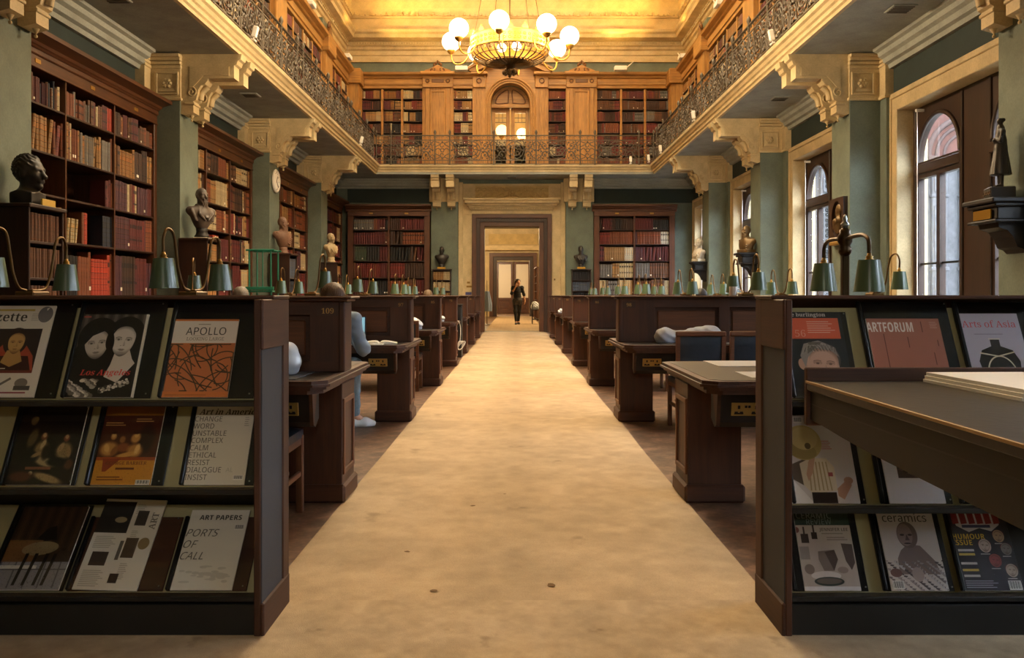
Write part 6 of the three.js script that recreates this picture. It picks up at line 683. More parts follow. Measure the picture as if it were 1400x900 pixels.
magazine(TL[1], -1.498, -1.286, 0.296, 'amber magazine cover with golden seated figures', (g, w, h) => { rect(g, '#4a1f10', 0, 0, w, h); rect(g, '#8a5424', 0, 0, w, h * 0.13); fillP(g, '#b07a34', [0, h * 0.13], [w, h * 0.13], [w, h * 0.11], [w * 0.2, h * 0.1]); fine(g, '#b98d55', w * 0.55, h * 0.17, 150, 2, 18, 8); fine(g, '#b98d55', w * 0.04, h * 0.22, 170, 2, 18, 8); const b = (c, x, y, a, d, r = 0) => soft(g, c, w * x, h * y, a, d, r); b('#2a130a', 0.78, 0.42, 66, 120); b('#b98440', 0.22, 0.4, 24, 30); b('#c18d46', 0.18, 0.56, 74, 62); b('#a06a34', 0.38, 0.44, 24, 30); b('#8e4f28', 0.42, 0.54, 54, 40); b('#c18d46', 0.6, 0.42, 38, 44, 0.5); b('#bd8740', 0.62, 0.58, 62, 58); b('#d29c4d', 0.5, 0.63, 90, 20, -0.2); rect(g, '#a34a1c', 0, h * 0.66, w, h * 0.04); rect(g, '#c98a2a', 0, h * 0.7, w, h * 0.3); fillP(g, '#8e3517', [w * 0.12, h * 0.68], [w * 0.42, h * 0.68], [w * 0.2, h * 0.84], [w * 0.14, h * 0.84]); tx(g, '#6b3312', 'bold 34px serif', 'GEORGE BARBIER', w * 0.52, h * 0.735, 'center'); fine(g, '#6b3312', w * 0.36, h * 0.79, 180, 1, 1, 16); fine(g, '#6b3312', w * 0.08, h * 0.9, 220, 2, 20, 8); bars(g, w * 0.74, h * 0.94, w * 0.24, h * 0.06); b('#d9ab62', 0.22, 0.385, 16, 20); b('#d9ab62', 0.61, 0.385, 17, 22, 0.4); b('#8e5a2c', 0.27, 0.58, 20, 44, 0.4); b('#e0b066', 0.14, 0.55, 22, 40, -0.3); b('#e6ba72', 0.66, 0.56, 20, 44, 0.2); b('#3a180c', 0.22, 0.35, 24, 14); b('#3a180c', 0.6, 0.345, 32, 18); grainy(g, w, h, 700, '#3a180c22', 5); }, { dim: true });
magazine(TL[1], -1.168, -0.956, 0.292, 'cream magazine printed with a column of black words', (g, w, h) => { rect(g, '#cfc8b6', 0, 0, w, h); tx(g, '#17130f', 'bold italic 62px serif', 'Art in America', w * 0.05, h * 0.07); 'CHANGE,WORD,UNSTABLE,COMPLEX,CALM,ETHICAL,RESIST,DIALOGUE,INSIST'.split(',').forEach((s, i) => tx(g, '#3a352f', '56px sans-serif', s, -4, h * (0.165 + i * 0.093))); tx(g, '#a8a090', '50px sans-serif', 'AL', w * 0.66, h * (0.165 + 7 * 0.093)); fine(g, '#8a8376', w * 0.86, h * 0.14, 36, 5, 16, 6); bars(g, w * 0.8, h * 0.88, w * 0.17, h * 0.06); });
binder(TL[2], -1.875, -1.6, 0.34, 'black binder around the dim magazine with a chair'); binder(TL[2], -1.585, -1.247, 0.29, 'brown-backed binder holding the folded newspaper').children[0].material = M.rackwood; binder(TL[2], -1.232, -0.95, 0.29, 'brown-backed binder around the white low magazine with slanted words').children[0].material = M.rackwood;
magazine(TL[2], -1.855, -1.612, 0.33, 'dim magazine cover with a chair on a tiled floor', (g, w, h) => { rect(g, '#3f2f22', 0, 0, w, h); for (let i = 0; i < 12; i++) rect(g, i % 2 ? '#4d3927' : '#33251b', i * w / 12, 0, w / 20, h * 0.55); rect(g, '#7a5330', 0, h * 0.42, w * 0.5, h * 0.26); rect(g, '#8b8a90', 0, h * 0.68, w, h * 0.32); for (let i = 0; i < 5; i++) rect(g, '#5c5b62', i * w * 0.22, h * 0.68, 10, h * 0.3); rect(g, '#5c5b62', 0, h * 0.76, w, 9); rect(g, '#cdc8c0', 0, h * 0.72, w * 0.55, h * 0.04); fillP(g, '#15100d', [w * 0.38, h * 0.42], [w * 0.5, h * 0.28], [w * 0.62, h * 0.24], [w * 0.7, h * 0.42]); el2(g, '#8d7a58', w * 0.5, h * 0.52, 120, 50, -0.1); for (const [a, b] of [[0.32, 0.28], [0.46, 0.42], [0.62, 0.58], [0.74, 0.7]]) fillP(g, '#15100d', [w * a, h * 0.58], [w * a + 22, h * 0.58], [w * b + 20, h * 0.95], [w * b, h * 0.95]);  grainy(g, w, h, 800, '#00000022', 6); }, { dim: true });
magazine(TL[2], -1.565, -1.335, 0.36, 'folded white newspaper with black photographs', (g, w, h) => { rect(g, '#cdc6b4', 0, 0, w, h); rect(g, '#15120f', 0, h * 0.03, w * 0.52, h * 0.36); el2(g, '#8b7c58', w * 0.36, h * 0.24, 44, 24); for (const [x, y, ww, n] of [[0.06, 0.43, 0.36, 7], [0.06, 0.8, 0.36, 9], [0.56, 0.06, 0.16, 6], [0.6, 0.36, 0.12, 5], [0.6, 0.72, 0.14, 9]]) fine(g, '#8a8474', w * x, h * y, w * ww, n, 14, 5); rect(g, '#2a241d', w * 0.6, h * 0.13, w * 0.18, h * 0.17); rect(g, '#2a2019', w * 0.1, h * 0.6, w * 0.26, h * 0.15); rect(g, '#3a2c1c', w * 0.56, h * 0.44, w * 0.2, h * 0.22); rect(g, '#191512', w * 0.5, h * 0.83, w * 0.14, h * 0.1); g.save(); g.translate(w * 0.48, h * 0.6); g.rotate(-E); fine(g, '#4a443b', -60, 0, 190, 1, 1, 26); g.restore(); g.save(); g.translate(w * 0.9, h * 0.34); g.rotate(-E); tx(g, '#4a443b', 'bold 64px serif', 'ART', 0, 0); tx(g, '#9c4a3c', 'bold 56px serif', 'N', -150, -20); g.restore(); el2(g, '#6f5a34', w * 0.86, h * 0.5, 40, 46); }, { name: 'newspaper', cat: 'newspaper', rough: 0.8, roll: -0.03 });
magazine(TL[2], -1.217, -1.0, 0.315, 'white magazine with slanted grey words on the lowest tier', (g, w, h) => { rect(g, '#d3cfc4', 0, 0, w, h); tx(g, '#1a1715', 'bold 58px sans-serif', 'ART PAPERS', w * 0.53, h * 0.1, 'center'); bars(g, w * 0.8, h * 0.19, w * 0.17, h * 0.07); ['PORTS', 'OF', 'CALL'].forEach((s, i) => tx(g, '#3b3936', 'italic 84px sans-serif', s, -6, h * (0.3 + i * 0.145))); let q = 9; for (let i = 0; i < 26; i++) { q = (q * 73 + 29) % 199; el2(g, '#b5b1a8', w * (0.1 + 0.8 * q / 199), h * (0.72 + 0.2 * ((q * 7) % 50) / 50), 20 + q % 26, 6 + q % 9); } });
// right rack
binder(TR[0], 0.982, 1.222, 0.335, 'black binder around the magazine with a grey-haired man'); binder(TR[0], 1.27, 1.6, 0.375, 'black clear-fronted binder around the terracotta magazine'); binder(TR[0], 1.625, 1.96, 0.375, 'black clear-fronted binder around the lilac vase magazine');
magazine(TR[0], 0.975, 1.2, 0.33, 'black magazine with a grey-haired man under a red banner', (g, w, h) => { rect(g, '#14181d', 0, 0, w, h); tx(g, '#c9c6c0', 'bold 40px serif', 'the burlington', w * 0.42, h * 0.03, 'center'); rect(g, '#c5472c', 0, h * 0.07, w * 0.94, h * 0.25); tx(g, '#d98b74', '74px serif', '56', w * 0.2, h * 0.255); fine(g, '#dba08c', w * 0.42, h * 0.11, w * 0.46, 6, 17, 6); el2(g, '#3a3634', w * 0.56, h * 0.56, 140, 132); fillP(g, '#b78a72', [w * 0.28, h * 0.52], [w * 0.5, h * 0.44], [w * 0.82, h * 0.46], [w * 0.84, h * 0.7], [w * 0.7, h * 0.88], [w * 0.44, h * 0.88], [w * 0.34, h * 0.74]); el2(g, '#a87a64', w * 0.26, h * 0.62, 30, 44, -0.2); face(g, w * 0.6, h * 0.63, 108, 138, '#b78a72', '#4a332a', 0.06); fillP(g, '#77706a', [w * 0.24, h * 0.52], [w * 0.32, h * 0.38], [w * 0.56, h * 0.34], [w * 0.8, h * 0.42], [w * 0.86, h * 0.54], [w * 0.74, h * 0.46], [w * 0.5, h * 0.43], [w * 0.36, h * 0.54], [w * 0.3, h * 0.66]); fillP(g, '#4a443f', [w * 0.4, h * 0.36], [w * 0.62, h * 0.36], [w * 0.5, h * 0.43], [w * 0.36, h * 0.5]); for (let i = 0; i < 26; i++) { g.strokeStyle = ['#8d8680', '#5a544e', '#3d3834'][i % 3]; g.lineWidth = 5; g.beginPath(); g.moveTo(w * (0.28 + i * 0.021), h * (0.5 - 0.11 * Math.sin(i / 26 * 3.1))); g.quadraticCurveTo(w * (0.34 + i * 0.018), h * (0.4 - 0.02 * (i % 4)), w * (0.4 + i * 0.017), h * (0.44 + 0.015 * (i % 3))); g.stroke(); } rect(g, '#1c2026', 0, h * 0.9, w, h * 0.1); });
magazine(TR[0], 1.29, 1.556, 0.305, 'square terracotta magazine with thin dark vertical strokes', (g, w, h) => { rect(g, '#9b5743', 0, 0, w, h); g.save(); g.scale(0.82, 1.35); tx(g, '#e9ded4', 'bold 66px sans-serif', 'ARTFORUM', -8, 44); g.restore(); for (const [x, y, l] of [[0.2, 0.2, 0.75], [0.52, 0.24, 0.14], [0.74, 0.04, 0.14], [0.92, 0.28, 0.08], [0.84, 0.44, 0.16], [0.62, 0.66, 0.2]]) rect(g, '#4a2018', w * x, h * y, 5, h * l); fine(g, '#c08f7e', w * 0.86, 24, 52, 4, 12, 4); });
magazine(TR[0], 1.625, 1.849, 0.325, 'lilac magazine with a black vase crossed by a cord', (g, w, h) => { rect(g, '#aaa3b4', 0, 0, w, h); tx(g, '#c03038', '72px serif', 'Arts of Asia', w * 0.5, h * 0.13, 'center'); fine(g, '#6c6478', w * 0.22, h * 0.25, w * 0.6, 1, 1, 5); fillP(g, '#17130f', [w * 0.45, h * 0.32], [w * 0.6, h * 0.32], [w * 0.6, h * 0.4], [w * 0.78, h * 0.45], [w * 0.86, h * 0.58], [w * 0.82, h * 0.8], [w * 0.72, h * 0.96], [w * 0.36, h * 0.96], [w * 0.25, h * 0.8], [w * 0.2, h * 0.58], [w * 0.28, h * 0.45], [w * 0.45, h * 0.4]); rect(g, '#cfc3ae', w * 0.43, h * 0.305, w * 0.19, 9); g.strokeStyle = '#c9b894'; g.lineWidth = 10; g.beginPath(); g.moveTo(w * 0.24, h * 0.48); g.lineTo(w * 0.53, h * 0.52); g.lineTo(w * 0.8, h * 0.47); g.stroke(); g.beginPath(); g.ellipse(w * 0.54, h * 0.74, w * 0.23, h * 0.22, 0, 0, 7); g.stroke(); });
binder(TR[1], 0.982, 1.243, 0.31, 'black binder around the magazine of a person hidden by a hat'); binder(TR[1], 1.295, 1.548, 0.31, 'black binder around the plain white magazine'); binder(TR[1], 1.575, 1.85, 0.31, 'empty black binder half hidden behind the writing table');
magazine(TR[1], 0.975, 1.219, 0.325, 'pale magazine with a person hiding behind a straw hat', (g, w, h) => { rect(g, '#cdc8cc', 0, 0, w, h); bars(g, w * 0.2, h * 0.02, w * 0.14, h * 0.07); fine(g, '#b56a6a', w * 0.56, h * 0.3, 70, 5, 13, 6); fillP(g, '#efeef2', [w * 0.05, h * 0.72], [w * 0.34, h], [0, h], [0, h * 0.7]); fillP(g, '#4a3f38', [w * 0.04, h * 0.58], [w * 0.3, h * 0.5], [w * 0.3, h * 0.84], [w * 0.04, h * 0.72]); fillP(g, '#d8cbb0', [w * 0.2, h * 0.56], [w * 0.36, h * 0.5], [w * 0.6, h * 0.5], [w * 0.7, h * 0.6], [w * 0.7, h * 0.86], [w * 0.34, h * 0.9], [w * 0.22, h * 0.8]); g.strokeStyle = '#a08a62'; g.lineWidth = 9; for (let i = 0; i < 6; i++) { g.beginPath(); g.moveTo(w * (0.34 + i * 0.05), h * 0.54); g.lineTo(w * (0.32 + i * 0.06), h * 0.86); g.stroke(); } rect(g, '#231c1b', w * 0.32, h * 0.88, w * 0.36, h * 0.12); fillP(g, '#b98a70', [w * 0.38, h * 0.44], [w * 0.46, h * 0.44], [w * 0.38, h * 0.66], [w * 0.3, h * 0.76], [w * 0.28, h * 0.68]); fillP(g, '#a87860', [w * 0.7, h * 0.84], [w * 0.86, h * 0.74], [w * 0.92, h * 0.8], [w * 0.78, h * 0.96], [w * 0.7, h * 0.92]); el2(g, '#a87860', w * 0.88, h * 0.75, 30, 24); el2(g, '#b09a5a', w * 0.3, h * 0.32, 122, 120, 0.2); el2(g, '#8d7a42', w * 0.24, h * 0.4, 110, 60, 0.3); el2(g, '#c2ad6c', w * 0.32, h * 0.27, 90, 80); el2(g, '#4a3a1e', w * 0.36, h * 0.36, 20, 22); rect(g, '#8c3434', w * 0.6, h * 0.66, 30, 26); });
magazine(TR[1], 1.323, 1.521, 0.3, 'plain white magazine with one dark brown photograph', (g, w, h) => { rect(g, '#d6d4da', 0, 0, w, h); rect(g, '#3d2b27', w * 0.24, h * 0.08, w * 0.68, h * 0.62); for (let i = 0; i < 120; i++) el2(g, ['#5a4038', '#2c1f1c', '#6b5148'][i % 3], w * (0.26 + 0.64 * ((i * 61) % 100) / 100), h * (0.1 + 0.58 * ((i * 37) % 100) / 100), 12, 6); });
binder(TR[2], 0.985, 1.25, 0.29, 'black binder around the pottery magazine with a green band'); binder(TR[2], 1.305, 1.555, 0.29, 'black binder around the pale magazine with a clay bust'); binder(TR[2], 1.58, 1.86, 0.29, 'black binder around the dark cartoon-style magazine');
magazine(TR[2], 1.024, 1.222, 0.285, 'pottery magazine with a dark green title band', (g, w, h) => { rect(g, '#a89b90', 0, 0, w, h); rect(g, '#1f2c22', 0, 0, w, h * 0.19); tx(g, '#8c9690', '72px sans-serif', 'CERAMIC', w * 0.36, h * 0.065, 'center'); tx(g, '#6e7a72', '62px sans-serif', 'REVIEW', w * 0.44, h * 0.145, 'center'); tx(g, '#453c38', 'bold 36px sans-serif', 'JENNIFER LEE', w * 0.96, h * 0.245, 'right'); fine(g, '#746a63', w * 0.46, h * 0.29, w * 0.5, 1, 1, 8); fine(g, '#746a63', w * 0.54, h * 0.34, w * 0.42, 2, 18, 8); for (const [x, y, s] of [[0.14, 0.3, 1.2], [0.32, 0.28, 0.9]]) { rect(g, '#2a211e', w * x - 7, h * (y - 0.09), 14, 70); rect(g, '#231b18', w * x - 26 * s, h * y, 52 * s, 62 * s); } el2(g, '#5c2f2a', 4, h * 0.25, 22, 24); rect(g, '#7d756e', 6, h * 0.46, w * 0.17, h * 0.16); fillP(g, '#6f625a', [w * 0.34, h * 0.52], [w * 0.64, h * 0.5], [w * 0.68, h * 0.62], [w * 0.58, h * 0.76], [w * 0.4, h * 0.76], [w * 0.33, h * 0.62]); fillP(g, '#463b36', [w * 0.46, h * 0.53], [w * 0.64, h * 0.5], [w * 0.68, h * 0.62], [w * 0.58, h * 0.76]); fillP(g, '#463a36', [w * 0.78, h * 0.42], [w * 0.98, h * 0.43], [w * 0.98, h * 0.66], [w * 0.9, h * 0.75], [w * 0.82, h * 0.64]); el2(g, '#cfc8c4', w * 0.42, h * 0.82, 120, 36); el2(g, '#2c3734', w * 0.46, h * 0.89, 120, 36); el2(g, '#5d544e', w * 0.46, h * 0.885, 100, 24); el2(g, '#6c5f57', w * 0.14, h * 0.74, 40, 40); el2(g, '#84766c', w * 0.74, h * 0.75, 44, 26); rect(g, '#d3d0d2', 0, h * 0.95, w, h * 0.05); });
magazine(TR[2], 1.33, 1.532, 0.28, 'pale magazine with a bald clay bust in rubble', (g, w, h) => { rect(g, '#c3b5ab', 0, 0, w, h); tx(g, '#1e1a19', '92px sans-serif', 'ceramics', w * 0.48, h * 0.08, 'center'); fillP(g, '#6b5750', [w * 0.3, h * 0.5], [w * 0.44, h * 0.42], [w * 0.66, h * 0.44], [w * 0.88, h * 0.64], [w * 0.92, h * 0.8], [w * 0.2, h * 0.8], [w * 0.22, h * 0.6]); el2(g, '#5d4a43', w * 0.47, h * 0.3, 82, 106); el2(g, '#80695f', w * 0.43, h * 0.3, 60, 88); for (const x of [0.38, 0.52]) el2(g, '#2b211e', w * x, h * 0.3, 18, 8); el2(g, '#2b211e', w * 0.45, h * 0.41, 28, 6); fillP(g, '#453631', [w * 0.46, h * 0.29], [w * 0.5, h * 0.37], [w * 0.42, h * 0.37]); for (let i = 0; i < 190; i++) { const x = w * ((i * 67) % 100) / 100, y = h * (0.62 + 0.38 * ((i * 41) % 97) / 97); fillP(g, ['#8d7f7c', '#3b3231', '#b3a8a6', '#5f5352'][i % 4], [x, y], [x + 18 + i % 14, y + 5], [x + 14, y + 16 + i % 12], [x - 6, y + 10]); } el2(g, '#9a857c', w * 0.52, h * 0.8, 46, 56); el2(g, '#5a3a33', w * 0.14, h * 0.78, 46, 34); bars(g, w * 0.04, h * 0.88, w * 0.2, h * 0.1); });
magazine(TR[2], 1.591, 1.797, 0.29, 'dark magazine with jagged red lettering and little round heads', (g, w, h) => { rect(g, '#1d1a22', 0, 0, w, h); fillP(g, '#cfc7c4', [w * 0.02, 0], [w * 0.3, h * 0.03], [w * 0.52, 0], [w * 0.9, h * 0.04], [w * 0.86, h * 0.2], [w * 0.7, h * 0.28], [w * 0.5, h * 0.24], [w * 0.3, h * 0.29], [w * 0.1, h * 0.21]); for (let i = 0; i < 6; i++) fillP(g, '#7d1e20', [w * (0.04 + i * 0.145), h * 0.05], [w * (0.15 + i * 0.145), h * 0.04], [w * (0.16 + i * 0.145), h * 0.18], [w * (0.05 + i * 0.145), h * 0.19]); rect(g, '#2a2d4a', w * 0.2, h * 0.2, w * 0.5, h * 0.035); tx(g, '#d9a92c', 'bold 58px sans-serif', 'HUMOUR', -8, h * 0.345); tx(g, '#d9a92c', 'bold 58px sans-serif', 'ISSUE', -14, h * 0.42); [['#bfb9b4', 0.5], ['#c9a23a', 0.55], ['#bfb9b4', 0.66], ['#c9a23a', 0.74], ['#bfb9b4', 0.81]].forEach(([c, y]) => fine(g, c, 14, h * y, w * 0.36, 1, 1, 18)); fine(g, '#9d98a8', 14, h * 0.88, w * 0.62, 4, 16, 6); for (const [x, y, a, c] of [[0.8, 0.34, 44, '#b58a62'], [0.52, 0.46, 48, '#c2a79a'], [0.88, 0.5, 42, '#77706c'], [0.64, 0.64, 46, '#8c3a34'], [0.88, 0.76, 46, '#b09a8a']]) { el2(g, '#5a2420', w * x, h * y - 14, a * 1.05, a * 0.8); el2(g, c, w * x, h * y, a, a * 1.1); face(g, w * x, h * y, a * 0.8, a * 0.95, c, '#3a2622', 0.1); fine(g, '#b8b2ae', w * x - a, h * y + a * 1.25, a * 2, 1, 1, 7); } bars(g, w * 0.76, h * 0.88, w * 0.22, h * 0.11); });
// things lying on the rack tops
// ================= BLACK WRITING TABLE =================
{
  const t = thing('writing_table', 'black-topped writing table with a brass edge in front of the rack', 'table', [1.7, 0, -2.05]), x0 = -0.736, x1 = 0.8, z0 = -0.85, z1 = 0.75, y = 0.917;
  mb().box(x0, x1, y - 0.03, y, z0, z1, 0.004).build('tabletop', M.tableLeather, t); mb().box(x0 - 0.004, x0 + 0.003, y - 0.007, y + 0.0015, z0, z1, 0.001).build('edge_strip', std('#94764a', 0.5, { metalness: 0.3 }), t);
  mb().box(x0 - 0.001, x1, 0.77, 0.96, z0 - 0.024, z0, 0.004).build('back_rail', M.rackwood, t);
  const a = mb(); a.prism([[z0, y - 0.03], [z1, y - 0.03], [z1, 0.74], [z0 + 0.5, 0.765], [z0 + 0.28, 0.775], [z0 + 0.12, 0.785], [z0, 0.79]], 'x', x0 + 0.012, x0 + 0.036); a.build('side_apron', std('#0e0a07', 0.6), t); mb().box(x0 + 0.01, x1, 0.74, y - 0.03, z1 - 0.05, z1 - 0.025, 0.004).build('front_apron', M.blackwood, t); mb().box(x0 + 0.012, x0 + 0.014, 0.84, 0.843, z0, z1).build('bead', M.blackwood, t);
  for (const [x, z] of [[x1 - 0.1, z0 + 0.05], [x1 - 0.1, z1 - 0.12], [x1 - 0.6, z1 - 0.12]]) mb().box(x, x + 0.06, 0.012, 0.8, z, z + 0.06, 0.006).build('leg', M.blackwood, t);
  const pad = thing('paper_pad', 'thick white paper pad on the black writing table', 'paper pad', [1.5, y, -2.6], 0.03); for (let k = 0; k < 3; k++) mb().box(-0.16 + 0.004 * k, 0.17 - 0.002 * k, k * 0.011, k * 0.011 + 0.0105, -0.27 + 0.003 * k, 0.26, 0.001).build('sheet_stack', M.paper, pad);
  const p = thing('pencil', 'yellow pencil lying on the white paper pad', 'pencil', [1.52, y + 0.037, -2.47], 0.35); mb().rod([-0.07, 0, 0], [0.09, 0, 0], 0.0036, 6).build('shaft', std('#c39a2c', 0.4), p); mb().rod([-0.07, 0, 0], [-0.09, 0, 0], 0.0036, 6, 0.0005).build('tip', M.black, p);
}

// ================= PEOPLE =================
const hand = (wrist, dir, up, s = 1) => {   // five separate bent fingers; dir: towards the fingertips, up: back of the hand
  const d = v3(...dir).normalize(), n = v3(...up); n.addScaledVector(d, -n.dot(d)).normalize(); const a = d.clone().cross(n), w = v3(...wrist), P = (l, x, h) => w.clone().addScaledVector(d, l).addScaledVector(a, x).addScaledVector(n, h).toArray(), L = [[P(-0.01, 0, 0), P(0.035, 0, 0), 0.022, 0.024], [P(0.04, -0.022, 0), P(0.085, -0.03, 0), 0.014, 0.012], [P(0.04, 0.02, 0), P(0.085, 0.026, 0), 0.014, 0.012], [P(0.045, 0, 0), P(0.085, 0, 0), 0.015, 0.013]];
  [[-0.031, 0.062], [-0.011, 0.075], [0.009, 0.07], [0.028, 0.055]].forEach(([x, l]) => { const b = P(0.086, x, 0), c = P(0.086 + l * 0.45, x * 1.05, -0.008), e = P(0.086 + l * 0.8, x * 1.05, -0.03); L.push([b, c, 0.0092, 0.0085], [c, e, 0.0085, 0.0075]); }); const th = s; L.push([P(0.02, th * -0.02, -0.004), P(0.05, th * -0.05, -0.014), 0.012, 0.0105], [P(0.05, th * -0.05, -0.014), P(0.085, th * -0.056, -0.024), 0.0105, 0.0085]); return L;
};
const boxOf = (L, e = 0.03) => { const lo = [9, 9, 9], hi = [-9, -9, -9]; for (const s of L) for (const [p, r] of s.length === 4 ? [[s[0], s[2]], [s[1], s[3]]] : [[s[0], Math.max(...s[1])]]) for (let c = 0; c < 3; c++) { lo[c] = Math.min(lo[c], p[c] - r - e); hi[c] = Math.max(hi[c], p[c] + r + e); } return [lo, hi]; };
const flesh = (L, k, cell, fold = 0) => { const [lo, hi] = boxOf(L), f = skeleton(L, k); return nets(fold ? (x, y, z) => f(x, y, z) + fold * (vnoise(x * 16 + 40, y * 26 + z * 8 + 60, 512, 512, 14) - 0.55) + fold * 0.5 * Math.sin(y * 95 + x * 40 + z * 30) * vnoise(x * 9 + 30, z * 9 + 30, 512, 512, 15) : f, lo, hi, cell); };
const headGeo = (() => nets((x, y, z) => smin(skull(x, y, z), bone(x, y, z, [0, 0.34, -0.03], [0, 0.5, -0.015], 0.055, 0.05), 0.03), [-0.11, 0.3, -0.13], [0.11, 0.72, 0.14], 0.007))();
const hairGeo = (len, w = 0) => nets((x, y, z) => { const q = 0.0019 * Math.sin(x * 420 + 5 * Math.sin(y * 30 + z * 40)) + 0.002 * Math.sin(z * 60 + x * 70); let d = Math.max(ell(x, y, z, [0, 0.612, -0.022], [0.092 + q + w, 0.108 + q, 0.108 + q]), z - 0.06 + (y < 0.615 ? (0.63 - y) * 1.3 : 0)); if (len) d = smin(d, Math.max(ell(x, y, z, [0, 0.56 - len * 0.4, -0.05], [0.098 + q + w, 0.11 + len * 0.5 + q, 0.075 + q]), z - 0.02, 0.5 - len - y), 0.03); return Math.max(d, -(skull(x, y, z) - 0.001)); }, [-0.16, 0.3, -0.2], [0.16, 0.76, 0.12], 0.0055);
const faces = hairGeo(0.0), longHair = hairGeo(0.12, 0.012), bobHair = hairGeo(0.06, 0.008);
function person(label, pos, turn, J, W0, scale = 1) {   // J: joints; W0: materials and cut of the clothes
  const t = thing('person', label, 'person', pos, turn); t.scale.setScalar(scale); const body = mb(), arms = [], legs = [], hm = mx(J.head[0], J.head[1] - 0.58, J.head[2], J.look ?? 0, J.nod ?? 0), H = [];
  const tr = [[J.hip, J.waist, 0.125, 0.115], [J.waist, J.chest, 0.115, 0.125], [J.chest, J.neck, 0.1, 0.05], [J.sh[0], J.sh[1], 0.055, 0.055], [J.neck, [J.head[0], J.head[1] - 0.1, J.head[2]], 0.05, 0.048]];
  for (const s of [0, 1]) { arms.push([J.sh[s], J.el[s], 0.05, 0.038], [J.el[s], J.wr[s], 0.038, 0.026]); legs.push([J.hp[s], J.kn[s], 0.085, 0.056], [J.kn[s], J.an[s], 0.055, 0.036], [J.an[s], J.toe[s], 0.034, 0.026]); H.push(hand(J.wr[s], J.hd[s], J.hu[s], s ? 1 : -1)); }
  body.add(flesh([...tr, ...arms, ...legs], 0.05, 0.016)); body.add(headGeo, hm); for (const h of H) body.add(flesh(h, 0.006, 0.005)); body.build('body', M.skin, t);
  const puff = (L, e) => L.map((s) => s.length === 4 ? [s[0], s[1], s[2] + e, s[3] + e] : s), cut = (L, f) => L.map((s) => [s[0], [0, 1, 2].map((c) => lerp(s[0][c], s[1][c], f)), s[2], lerp(s[2], s[3], f)]);
  const top = [...tr.slice(0, 2), [J.chest, [0, 1, 2].map((c) => lerp(J.chest[c], J.neck[c], 0.75)), 0.1, 0.06], tr[3], ...(W0.sleeve === 'half' ? [arms[0], ...cut([arms[1]], 0.15), arms[2], ...cut([arms[3]], 0.15)] : cut(arms, 0.93))]; top[0] = [[0, 1, 2].map((c) => lerp(J.hip[c], J.waist[c], 0.35)), J.waist, 0.122, 0.115];
  meshOf(flesh(puff(top, W0.loose ?? 0.012), 0.05, 0.011, 0.014), W0.top, W0.topName, t);
  const lower = W0.shorts ? [[J.hip, J.waist, 0.13, 0.1], ...legs.filter((_, i) => i % 3 === 0).map((s) => cut([s], 0.32)[0])] : [[J.hip, [0, 1, 2].map((c) => lerp(J.hip[c], J.waist[c], 0.6)), 0.13, 0.115], ...legs.filter((_, i) => i % 3 < 2).map((s, i) => i % 2 ? cut([s], 0.95)[0] : s)];
  meshOf(flesh(puff(lower, W0.shorts ? 0.02 : 0.012), 0.04, 0.012, 0.012), W0.lower, W0.shorts ? 'shorts' : 'trousers', t); if (W0.shorts) meshOf(flesh(puff(legs.filter((_, i) => i % 3 < 2), 0.009), 0.05, 0.012), M.tights, 'tights', t);
  for (const s of [0, 1]) { const a = J.an[s], q = J.toe[s], dx = q[0] - a[0], dz = q[2] - a[2], l = Math.hypot(dx, dz), u = [dx / l, 0, dz / l], P = (f, h) => [a[0] + u[0] * f, h, a[2] + u[2] * f]; meshOf(flesh([[P(-0.05, 0.045), P(0.1, 0.04), 0.042, 0.042], [P(0.1, 0.04), P(l + 0.03, 0.03), 0.042, 0.03], [P(-0.02, 0.05), P(0.0, 0.1), 0.042, 0.044]], 0.03, 0.008), W0.shoe, 'shoe', t); }
  const hr = meshOf(W0.hair, W0.hairMat, 'hair', t); hr.applyMatrix4(hm); return t;
}
const seated = { hip: [0, 0.56, 0.02], waist: [0, 0.73, 0.02], chest: [0, 0.9, -0.02], neck: [0, 1.04, -0.04], sh: [[-0.185, 0.99, -0.03], [0.185, 0.99, -0.03]], head: [0, 1.175, -0.07], look: Math.PI, nod: 0.12, el: [[-0.29, 0.8, -0.26], [0.28, 0.735, -0.03]], wr: [[-0.19, 1.03, -0.33], [0.13, 0.8, -0.4]], hd: [[0.1, 1, 0.6], [-0.2, -0.05, -1]], hu: [[-1, 0.3, 0.2], [0, 1, 0]], hp: [[-0.1, 0.54, 0], [0.1, 0.54, 0]], kn: [[-0.15, 0.57, -0.44], [0.12, 0.57, -0.44]], an: [[-0.14, 0.09, -0.4], [0.11, 0.09, -0.52]], toe: [[-0.17, 0.035, -0.55], [0.24, 0.035, -0.56]] };
person('seated reader in a pale denim jacket, light jeans and white trainers at a laptop', [-1.57, 0, -7.46], 0, seated, { top: M.denim, topName: 'jacket', loose: 0.013, lower: M.jeans, shoe: M.trainers, hair: bobHair, hairMat: M.hairBrown });
const calm = { ...seated, el: [[-0.27, 0.79, -0.12], [0.27, 0.79, -0.12]], wr: [[-0.12, 0.8, -0.46], [0.12, 0.8, -0.46]], hd: [[0.1, -0.05, -1], [-0.1, -0.05, -1]], hu: [[0, 1, 0], [0, 1, 0]] };
const reader = person('seated reader with fair brown hair bent over the fourth desk', [-1.71, 0, -17.12], 0, calm, { top: M.shirt, topName: 'shirt', lower: M.tights, shoe: M.black, hair: faces, hairMat: std('#6a5640', 0.65) });
const two = copyOf(reader, 'seated grey-brown haired reader below the second bust, by the green steps', [-3.35, 0, -10.6]), three = copyOf(reader, 'dark-haired reader whose head just shows by a lamp under the fourth pier', [2.97, 0, -13.86]);
for (const [o, m] of [[two, M.hairGrey], [three, M.hairDark]]) for (const c of o.children) if (c.name === 'hair') c.material = m;
two.position.y = 0.0; 
